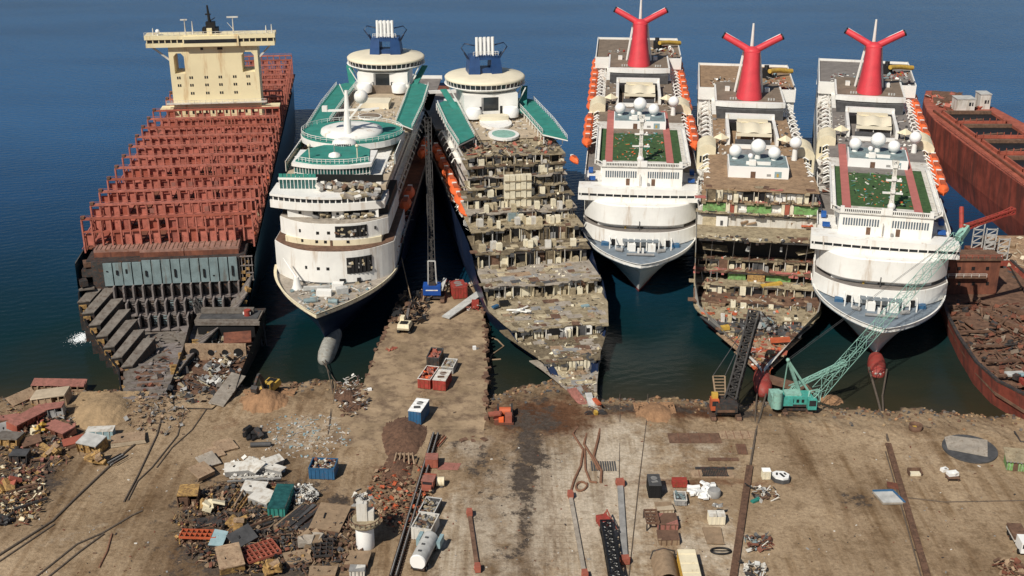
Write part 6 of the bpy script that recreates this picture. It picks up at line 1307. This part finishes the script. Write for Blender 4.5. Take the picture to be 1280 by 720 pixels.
p=Y(536,611); r=thing('red_tractor','small faded red machine beside the rail track','machine',p,R(-10)); MB().m('red_tension').box(-1.2,1.2,-1.2,2.2,.8,2.4).box(-1.,1.,-2.2,-1.2,.8,1.7).build('body',r); MB().m('glass_dark').box(-1.,1.,-1.25,-1.2,1.7,2.3).m('pink_red').box(-1.3,1.3,-1.3,1.2,2.41,2.6).build('cab_roof',r); wheels(r,(-1.2,1.2),(-1.6,1.5))
t=MB().m('cream').tube([(-.7,0,1.),(.9,0,1.)],1.,16).m('grey_dark').box(-.5,.7,-.9,.9,.02,.3); tag(t.build('pale_drum',loc=Y(550,607)),'pale cream drum right of the faded red machine','drum')
S('bars',549,553,(5.5,1.6,.8),70,'rust_red','long red frame lying beside the rail track','red_ladder',m2='rust',group='')
o=MB().m('pink_red').add([(-2.4,-1.4,.08),(2.,-1.6,.08),(2.6,1.2,.08),(-1.2,1.6,.08),(-2.4,-1.4,.02),(2.,-1.6,.02),(2.6,1.2,.02),(-1.2,1.6,.02)],[(0,1,2,3),(4,7,6,5),(0,4,5,1),(1,5,6,2),(2,6,7,3),(3,7,4,0)]).build('red_mat',loc=Y(561,583)); tag(o,'faded red mat on the concrete right of the small red box','mat')
a=Y(493,724); b=Y(546,545); r=thing('rail_track','long dark steel track running from the bottom edge up to the jetty','track',a,0); d=b-a; u=Vector((d.y,-d.x,0)).normalized()
for s_ in(-.7,.3): MB().m('steel_dark').bar(u*s_+Vector((0,0,.5)),d+u*s_+Vector((0,0,.5)),.45,.9).m('grey').bar(u*s_+Vector((0,0,1.)),d+u*s_+Vector((0,0,1.)),.14,.1).build('rail',r)
t=MB().m('rust_brown'); [t.bar(d*(k/60)+u*-1.2+Vector((0,0,.2)),d*(k/60)+u*.9+Vector((0,0,.2)),.3,.25) for k in range(61)]; t.build('sleepers',r)
# orange winch at the slipway
p=Y(630,530); r=thing('orange_winch','orange red winch machine at the dark slipway beside the jetty','winch',p,0)
MB().m('rust').box(-2.2,2.2,-.6,6.4,.05,.5).m('steel_dark').box(-1.6,-1.2,2.8,5.6,.5,2.4).box(1.6,2.,2.8,5.6,.5,2.4).build('frame',r); MB().m('orange_dark').tube([(-1.1,3.6,1.4),(1.5,3.6,1.4)],1.,14).build('drum',r); MB().m('red_tension').box(-2.4,-.6,1.,2.6,.5,2.).box(.2,1.8,-.4,1.6,.5,2.2).obox((-2.2,1.,2.1),(2.6,1.6,.4),.2).m('orange').box(-1.2,-.1,-.2,1,.5,1.4).build('motor',r)
# grey plate leaning over red gear at the jetty head
a=Y(557,399); b=Y(605,372)+Vector((0,0,1.8)); o=MB().m('grey_pale').bar(Vector((0,0,.5)),b-a+Vector((0,0,.5)),2.6,.35).build('leaning_plate',loc=a); tag(o,'long grey plate lying aslant over the jetty head','plate')
t=MB(); scatter(t,26,lambda:(rnd.uniform(-3,3),rnd.uniform(-2,2),rnd.random()),.6,1.6,['red','red_boot','white_dirty','red_tension'],.6); t.m('red').box(-.5,1.5,-1,1.,.05,2.2); tag(t.build('red_gear',loc=Y(592,385)),'red deck gear at the right corner of the jetty head','machinery')
t=MB(); scatter(t,70,lambda:(rnd.uniform(-8,7),rnd.uniform(-2.5,1.5),rnd.random()),.5,1.5,['white_dirty','red_boot','deck_tan','grey','rust_brown','steel_dark'],.8); tag(t.build('jetty_litter',loc=Y(570,357)),'white and red litter along the jetty tip','litter',None,'stuff')
t=MB(); scatter(t,14,lambda:(rnd.uniform(-1,1),rnd.uniform(-1,1),0),.5,1.1,['red_tension','rust_red','rust_brown'],.6); tag(t.build('red_coil',loc=Y(490,437)),'tangled red cable coil on the jetty','coil')
MB().m('white_clean').obox((0,0,.3),(1,.8,.5),.3).build('white_sack',loc=Y(462,488)); tag(bpy.data.objects['white_sack'],'small white sack at the left jetty edge','sack')
MB().m('white_clean').obox((0,0,.5),(.8,.8,.9),.3).m('grey').obox((.7,.2,.2),(.8,.4,.3),.6).build('white_bollard',loc=Y(593,437)); tag(bpy.data.objects['white_bollard'],'small white post on the right part of the jetty','bollard')
# ------------------------------------------------------------------ excavators
def excavator(label,p,rz,body,arm,reach=((0,2.2,2.4),(0,5.4,6.),(0,8.6,3.6),(0,9,1.2)),name='excavator',grab=False):
    r=thing(name,label,'excavator',p,R(rz))
    for sg in(-1,1):
        t=MB().m('black'); t.loft([[(sg*1.5-.35,y,z) for y,z in((-2.4,.35),(-1.9,.02),(1.9,.02),(2.4,.35),(2.3,.9),(1.9,1.05),(-1.9,1.05),(-2.3,.9))],[(sg*1.5+.35,y,z) for y,z in((-2.4,.35),(-1.9,.02),(1.9,.02),(2.4,.35),(2.3,.9),(1.9,1.05),(-1.9,1.05),(-2.3,.9))]],True,False); t.build('track',r)
    MB().m(body).loft([[(-1.6,-2.8,1.25),(1.6,-2.8,1.25),(1.6,1.6,1.25),(-1.6,1.6,1.25)],[(-1.6,-3.1,1.9),(1.6,-3.1,1.9),(1.6,1.6,1.9),(-1.6,1.6,1.9)],[(-1.5,-2.7,2.9),(1.5,-2.7,2.9),(1.5,.6,2.7),(-1.5,.6,2.7)]],True,False).m('black').box(-1.,1.,-2.4,-.6,2.9,3.05).build('body',r)
    cb=MB().m(body).box(-1.5,-.4,.2,1.9,1.9,3.7).build('cab',r); MB().m('glass_dark').box(-1.4,-.5,1.9,1.95,2.4,3.5).box(-1.56,-1.5,.5,1.7,2.5,3.5).build('window',cb)
    a,b,c_,d_=[Vector(q) for q in reach]
    MB().m(arm).bar(a,(a+b)/2+Vector((0,0,.8)),.7,.9).bar((a+b)/2+Vector((0,0,.8)),b,.6,.8).build('boom',r); MB().m(arm).bar(b,c_,.5,.7).build('stick',r)
    t=MB().m('steel_dark')
    if grab:
        for k in range(5): an=k*1.256; t.tube([c_,c_+Vector((math.cos(an)*.9,math.sin(an)*.9,-.8)),c_+Vector((math.cos(an)*.3,math.sin(an)*.3,-2.))],.18,6)
    else: t.loft([[c_+Vector((x,y,z)) for y,z in((0,0),(.8,-.6),(.6,-1.7),(-.5,-1.5),(-.4,-.4))] for x in(-.8,.8)],True,False)
    t.build('grab' if grab else 'bucket',r); return r
excavator('yellow and black excavator standing on the shore behind the orange mound',Y(337,492),160,'yellow','steel_dark',((0,2,2.4),(.4,3.4,6.6),(0,6.,5.),(0,6,3)))
excavator('yellow excavator with a dark claw arm in the middle of the jetty',Y(507,413),-8,'cream','steel_dark',((0,2.2,2.4),(.3,6.,5.4),(.6,10,4.),(0,9,1.2)),grab=True)
t=MB().m('steel_dark'); scatter(t,170,lambda:(rnd.uniform(-4.5,4.5),rnd.uniform(-6,15),rnd.random()*1.6),.5,2.3,['steel_dark','rust_brown','black','wood'],.9); tag(t.build('scrap_tangle',loc=Y(513,396)),'tangle of dark rods round the jetty excavator','scrap',None,'stuff')
# ------------------------------------------------------------------ cranes
def crane_base(r, trk, body, d=(3.4,8.,2.4), tm='rust_brown', horiz=False):
    for sg in(-1,1):
        c=(sg*2.9,0); t=MB().m(tm); t.loft([[(c[0]+dx,y,z) for y,z in((-3.6,.5),(-3,.05),(3,.05),(3.6,.5),(3.3,1.2),(-3.3,1.2))] for dx in(-.55,.55)],True,False); t.m('black'); [t.box(c[0]-.56,c[0]+.56,-3+k*.6,-2.8+k*.6,1.2,1.26) for k in range(11)]; t.build('track',r)
    MB().m('steel_dark').box(-2.4,2.4,-1.4,1.4,.7,1.4).tube([(0,0,1.4),(0,0,1.9)],1.3,16).build('turntable',r)
p=Y(993,513); r=craneA=thing('crawler_crane','mint green crawler crane with a long lattice boom over the rightmost white bow','crane',p,0)
crane_base(r,'rust_brown','crane_teal')
t=MB().m('crane_teal').box(-3.4,3.6,-1.8,1.8,1.91,4.4).box(-3.4,-1.,-2.,-1.8,2.2,4.2); t.m('steel_dark').box(-3,3.4,-1.9,-1.81,1.95,2.5); t.m('crane_mint').box(-2.8,1.,-1.2,1.4,4.41,4.9); t.m('black'); [t.box(-2.6+k*1.2,-2.+k*1.2,-1.86,-1.8,3.,3.8) for k in range(4)]; t.build('house',r)
MB().m('crane_mint').box(-6,-3.5,-2.2,2.2,1.6,4.6).tube([(-4.8,-2.4,2.),(-4.8,-2.4,6.2)],1.1,12).build('counterweight',r)
MB().m('crane_teal').box(2.2,4.2,-3.4,-1.81,1.9,4.5).m('glass_dark').box(2.4,4.,-3.46,-3.4,2.9,4.3).build('cab',r)
off=lambda v:Vector(v)-p
foot=off((69.3,250.2,5.)); tip=off(ray(1203,291,288.5)); boom=MB().m('crane_mint'); lattice(boom,foot,foot.lerp(tip,.06),.8,2.4,2,.12); bm=boom.build('boom',r)
bb=MB().m('crane_mint'); u0=foot.lerp(tip,.06); lattice(bb,foot.lerp(tip,.05),foot.lerp(tip,.97),2.5,2.2,17,.075); bb.build('boom_section',bm)
MB().m('crane_mint').obox(tip,(1.8,4.4,1.6),-.8,.55).build('boom_head',bm)
mt=off(ray(985,450,252.5)); MB().m('crane_mint').bar((1.,1.5,4.4),mt,.5,.7).bar((3.2,1.5,4.4),mt,.4,.5).ball(mt,.5,10).bar((-2.8,1.2,4.6),mt+Vector((0,0,-.3)),.2).build('mast',r)
lat=MB().m('crane_mint'); lattice(lat,(-1,2,4.8),foot.lerp(tip,.22),1.,.8,8,.14); lat.build('back_strut',r)
t=MB().m('grey_dark'); [t.tube([mt+Vector((d,0,0)),tip+Vector((d*.5,-.5,.8))],.045,5) for d in(-.3,.3)]; t.build('pendant_rope',r)
j=MB().m('red'); jt=off(ray(1202,259,293)); j2=off(ray(1267,263,296)); lattice(j,tip+Vector((0,1,.8)),j2,1.4,.9,9,.24); j.tube([tip+Vector((0,1,.8)),jt],.6,8); j.bar(tip+Vector((0,1,.5)),j2+Vector((0,0,-.8)),.5); j.build('red_jib',r)
p=Y(905,519); r=thing('lattice_crane','dark crawler crane with a black boom leaning over the cut bow','crane',p,0)
crane_base(r,'rust_brown','steel_dark'); MB().m('steel_dark').box(-2.4,2.6,-2.4,2.4,1.91,4.).m('rust_brown').box(-2,2,-2.46,-2.4,2,2.6).build('house',r)
MB().m('orange_dark').box(-3.4,-1.6,-1.6,.8,2.,4.6).m('yellow').box(-3.2,-1.8,-.6,.6,4.6,5.8).m('glass_dark').box(-3.2,-1.8,-1.66,-1.6,3.2,4.4).build('cab',r)
t=MB().m('wood'); off=lambda v:Vector(v)-p; m1=off(ray(891,470,252)); m2=off(ray(906,470,252)); t.bar((-2.,1,4),m1,.3).bar((.2,1,4),m2,.3); [t.bar(Vector((-2.,1,4)).lerp(m1,k/7),Vector((.2,1,4)).lerp(m2,k/7),.2) for k in range(1,8)]; t.build('ladder_mast',r)
tip=off(ray(943,392,268)); t=MB().m('lattice_dark'); foot=Vector((1.4,.6,3.2)); lattice(t,foot,tip,2.6,2.2,18,.26); t.bar(foot,tip,1.,.8); t.build('boom',r)
MB().m('grey_dark').tube([m1,tip],.1,5).tube([m2,tip],.1,5).build('pendant_rope',r)
p=Y(541,374); r=thing('lattice_crane','blue cab crane at the jetty head, its long lattice boom between the navy hulls','crane',p,0)
crane_base(r,'steel_dark','blue_cab',(3,7,2)); t=MB().m('blue_cab').box(-2.6,2.4,-1.8,1.8,1.91,4.6); t.m('steel_dark').box(-1,1,-1.2,1.8,4.6,5.2); t.build('house',r); MB().m('white').box(-1.8,1.6,-1.86,-1.81,3.3,3.6).build('nameplate',r); MB().m('grey_pale').obox((3.,1.,4.2),(1.,5,.6),-.2,.3).build('gangway',r)
off=lambda v:Vector(v)-p; tip=off(ray(535,150,386)); foot=Vector((-.2,1.6,4.)); t=MB().m('lattice_dark'); lattice(t,foot,tip,2.1,1.9,34,.17); t.bar(foot.lerp(tip,.02),foot.lerp(tip,.98),.7,.6); t.build('boom',r); mt=Vector((-1.,-1,12)); MB().m('grey_pale').bar((-1.2,0,4.6),mt,.35).bar((1.2,0,4.6),mt+Vector((2,0,0)),.35).bar(mt,mt+Vector((2,0,0)),.3).build('mast',r); MB().m('grey_dark').tube([mt,tip],.09,5).tube([mt+Vector((2,0,0)),tip],.09,5).build('pendant_rope',r)
p=Y(766,724); r=thing('lattice_jib','black lattice crane jib with a dark red head at the bottom edge','crane jib',p,0); off=lambda v:Vector(v)-p
a=Vector((.3,-3,1.6)); b=off(Y(757,668))+Vector((0,0,2.2)); t=MB().m('black'); lattice(t,a,b,2.2,1.9,14,.2); t.build('boom',r); t=MB().m('grey_pale'); lattice(t,a+Vector((0,0,-.2)),b+Vector((0,0,-.2)),1.5,1.2,14,.14); t.build('inner_frame',r)
hd=b+Vector((-.4,1.4,0)); MB().m('red').obox(hd,(2.2,2.6,1.4),.3).build('head',r); mt=off(ray(759,637,Y(757,650).y)); MB().m('red_tension').bar(hd,mt,.25).bar(hd+Vector((1.6,-2,0)),mt,.16).bar(hd+Vector((-1.4,-1,0)),mt,.12).bar(hd+Vector((2.4,-3,0)),mt,.12).build('mast',r)
# ------------------------------------------------------------------ mooring chains, cables and tension beams
def cable(label,pts,rad=.16,m='rope',name='mooring_cable',cat='cable',group=None):
    P_=[Y(*q[:2])+Vector((0,0,rad*.6)) if len(q)==2 else Vector(q[2]) for q in pts]
    t=MB().m(m).tube([v-P_[0] for v in P_],rad,6); o=t.build(name,loc=P_[0]); return tag(o,label,cat,group)
def W(o,x,L,z): return Matrix.Translation(o.location)@Matrix.Rotation(o.rotation_euler.z,4,'Z')@Vector((x,L,z))
def V3(v): return (0,0,v)
cable('long cable rising from the left photo edge to the container ship keel',[(-6,698),(66,652),(92,626),(130,590),(152,570),(170,555)],.26)
cable('cable running beside the longest one, low at the left edge',[(-6,706),(68,656)],.18)
cable('upper one of the cable bundle ending at the bottom left edge',[(40,726),(96,681),(128,667),(165,645),(178,639)],.2)
cable('lower one of the cable bundle ending at the bottom left edge',[(58,724),(100,690),(130,668)],.2)
cable('short chain with a forked end below the cable bundle',[(140,668),(134,690),(124,710)],.2,'rope_rust','mooring_chain','chain')
cable('left cable from the container ship keel down to the sand',[(205,512),(196,545),(172,596),(155,628)],.22)
cable('double cable right of it, bending towards the heap',[(232,510),(222,545),(190,585),(172,602),(160,626)],.18)
cable('thin cable from the cut block down over the sand',[(258,512),(240,538),(215,560),(196,585)],.16)
cable('cable from the grey bulbous bow to the shore',[(0,0,W(shipD,1.6,-.2,1.6)),(416,490),(413,520),(410,543)],.13)
cable('second cable from the grey bulbous bow to the shore',[(0,0,W(shipD,.8,0,1.2)),(420,478),(418,497),(411,540)],.11)
cable('right chain looping under the cut navy bow tip',[(0,0,W(shipE,1.6,-9,2.)),(748,548),(742,572),(752,590),(751,604)],.32,'rope_rust','mooring_chain','chain')
cable('middle crossed chain under the cut navy bow tip',[(0,0,W(shipE,-1,-9,2)),(730,556),(740,572),(748,588)],.3,'rope_rust','mooring_chain','chain')
cable('left chain winding from the cut navy bow to the thin grey beam',[(0,0,W(shipE,-1.8,-8,2)),(716,543),(729,563),(726,583),(718,600),(713,617)],.28,'rope_rust','mooring_chain','chain')
cable('short chain hanging between the crossed chains',[(731,562),(732,588),(738,603),(746,604)],.26,'rope_rust','mooring_chain','chain')
t=MB().m('rope_rust'); [t.tube([(1.2*math.cos(a+k),1.8*math.sin(a*1.1+k),.15+k*.1) for a in [j*.5 for j in range(12)]],.22,6) for k in range(2)]; tag(t.build('chain_coil',loc=Y(727,609)),'rusty chain coil beside the thin grey beam top','chain')
cable('straight taut cable down to the red headed grey beam',[(775,493),(775,520),(774,603)],.11)
cable('tall thin cable crossing the whole yard left of the black box tank',[(810,493),(809,520),(799,600),(786,722)],.11)
def tension(label,a,b,w,m,ends='red_tension',name='tension_beam'):
    p=Y(*a); q=Y(*b); d=q-p; r=thing(name,label,'beam',p,0); MB().m(m).bar((0,0,.3),d+Vector((0,0,.3)),w,.45).build('beam',r)
    if ends:
        for e in(Vector((0,0,0)),d): MB().m(ends).obox(e+Vector((0,0,.8)),(w*1.3,1.6,1.2),.1).tube([e+Vector((-w*.8,0,.8)),e+Vector((w*.8,0,.8))],.5,10).build('pulley_block',r)
    return r
tension('thin grey tension beam with red ends left of the black jib',(713,622),(731,722),.8,'deck_dusty')
tension('thick grey tension beam with red ends right of the black jib',(775,607),(781,704),1.2,'grey')
a,b=(587,645),(597,714); tension('curved rusty tension bar with red blocks in the pale concrete',a,b,.8,'rust_brown')
tension('wide flat brown beam leading down from the red bulb',(937,584),(916,726),1.4,'rust_dirt',None)
tension('wide flat brown beam leading down from the rightmost bow',(1110,556),(1160,726),1.2,'rust_dirt',None)
cable('cable from the red bulb down to the wide brown beam',[(0,0,W(shipC,.6,-24,1.)),(945,540),(938,582)],.25)
cable('second cable from the red bulb meeting the first on the ground',[(0,0,W(shipC,-1.6,-24,1.)),(944,520),(944,548)],.2)
cable('left mooring line of the rightmost bulb',[(0,0,W(shipB,-2.2,-22,1.4)),(1098,503),(1110,552)],.3)
cable('right mooring line of the rightmost bulb',[(0,0,W(shipB,2.2,-22,1.4)),(1103,496),(1104,515)],.25)
cable('left side cable along the right hand brown beam',[(1107,565),(1130,645),(1152,724)],.15)
cable('right side cable along the right hand brown beam',[(1114,565),(1140,645),(1164,724)],.15)
cable('thin dark cable lying across the ground right of the blue edged basin',[(1130,622),(1180,628),(1285,626)],.12)
cable('black bent rod on the ground beside the round plate',[(1268,540),(1276,553),(1284,553)],.2,'steel_dark','bent_rod','rod')
cable('floating tan rope in the water beside the jetty',[(0,0,G(610,404,.05)),(0,0,G(613,412,.05)),(0,0,G(608,420,.05)),(0,0,G(622,425,.05)),(0,0,G(630,433,.05)),(0,0,G(614,444,.05)),(0,0,G(613,450,.05)),(0,0,G(626,449,.05))],.22,'wood','floating_rope','rope')
cable('brown hawser from the stripped hull down to the jetty head',[(0,0,W(shipE,-16.6,96,9)),(0,0,W(shipE,-16.2,74,4)),(601,373)],.25,'wood')
cable('second brown hawser beside it, closer to the stripped hull',[(0,0,W(shipE,-16.9,90,10)),(0,0,W(shipE,-16,70,4.4)),(604,372)],.25,'rope_rust')
cable('pale hawser sagging from the navy hull to the jetty head',[(0,0,W(shipD,17,44,13)),(0,0,Vector((-28,310,5))),(528,363)],.2,'wood')
cable('long dark boom like line at the left side of the container ship',[(0,0,W(shipF,-22.6,60,20)),(0,0,W(shipF,-36,52,2))],.5,'lattice_dark','side_boom','spar')
# fallen brown frames beside the bulb, rubble of the shore
t=MB().m('rust_brown').bar((-10,4.6,2.2),(0,0,1.),2.4,1.2).bar((-1,2,1),(2,-1,.6),1.,.5); [t.bar((-3+k*1.2,2.6-k*.4,1.6),(-1.6+k*1.2,.2-k*.4,.6),.4) for k in range(4)]; tag(t.build('fallen_girder',loc=Y(1005,491)),'fallen brown steel frame behind the mint crane cab','wreckage')
t=MB(); 
for k in range(900):
    x=rnd.choice([rnd.uniform(-125,-42),rnd.uniform(-5,118),rnd.uniform(-5,118)]); ys=float(np.interp(x,SHX,SHY)); y=ys-abs(rnd.gauss(0,1))*5-.2; s_=rnd.uniform(.15,.75)*(1.3 if rnd.random()<.1 else 1)
    t.m(rnd.choice(['rust_dirt','dirt','terrace_grey','rust_brown','grey_dark','dirt_pile'])).obox((x,y,gz(x,y)+s_*.2),(s_,s_*.8,s_*.6),rnd.random()*3,rnd.uniform(-.4,.4),rnd.uniform(-.4,.4))
tag(t.build('shore_rubble'),'stones and rusty lumps along the waterline','rubble',None,'stuff')
t=MB()
for k in range(520):
    px=rnd.uniform(0,1280); py=rnd.uniform(535,720); p=Y(px,py); s_=rnd.uniform(.06,.3)
    t.m(rnd.choice(['rust_brown','steel_dark','white_dirty','wood','tan_plate','rust','grey'])).obox((p.x,p.y,3.05),(s_*rnd.uniform(1,2.5),s_,.12),rnd.random()*3)
tag(t.build('ground_litter'),'small bits of metal and stone strewn over the yard','litter',None,'stuff')
# white water where a pump discharges at the container ship's side
t=MB().m('foam')
for k in range(700):
    a=rnd.gauss(0,1); b=rnd.gauss(0,1); p=G(106+a*9-b*2,421-a*1.8+b*4.,.0); s_=rnd.uniform(.1,.42)*math.exp(-.2*(a*a+b*b)); t.ball((p.x,p.y,.02),s_,6,.25)
tag(t.build('water_splash'),'white foam where water spouts from the container ship','foam',None,'stuff')
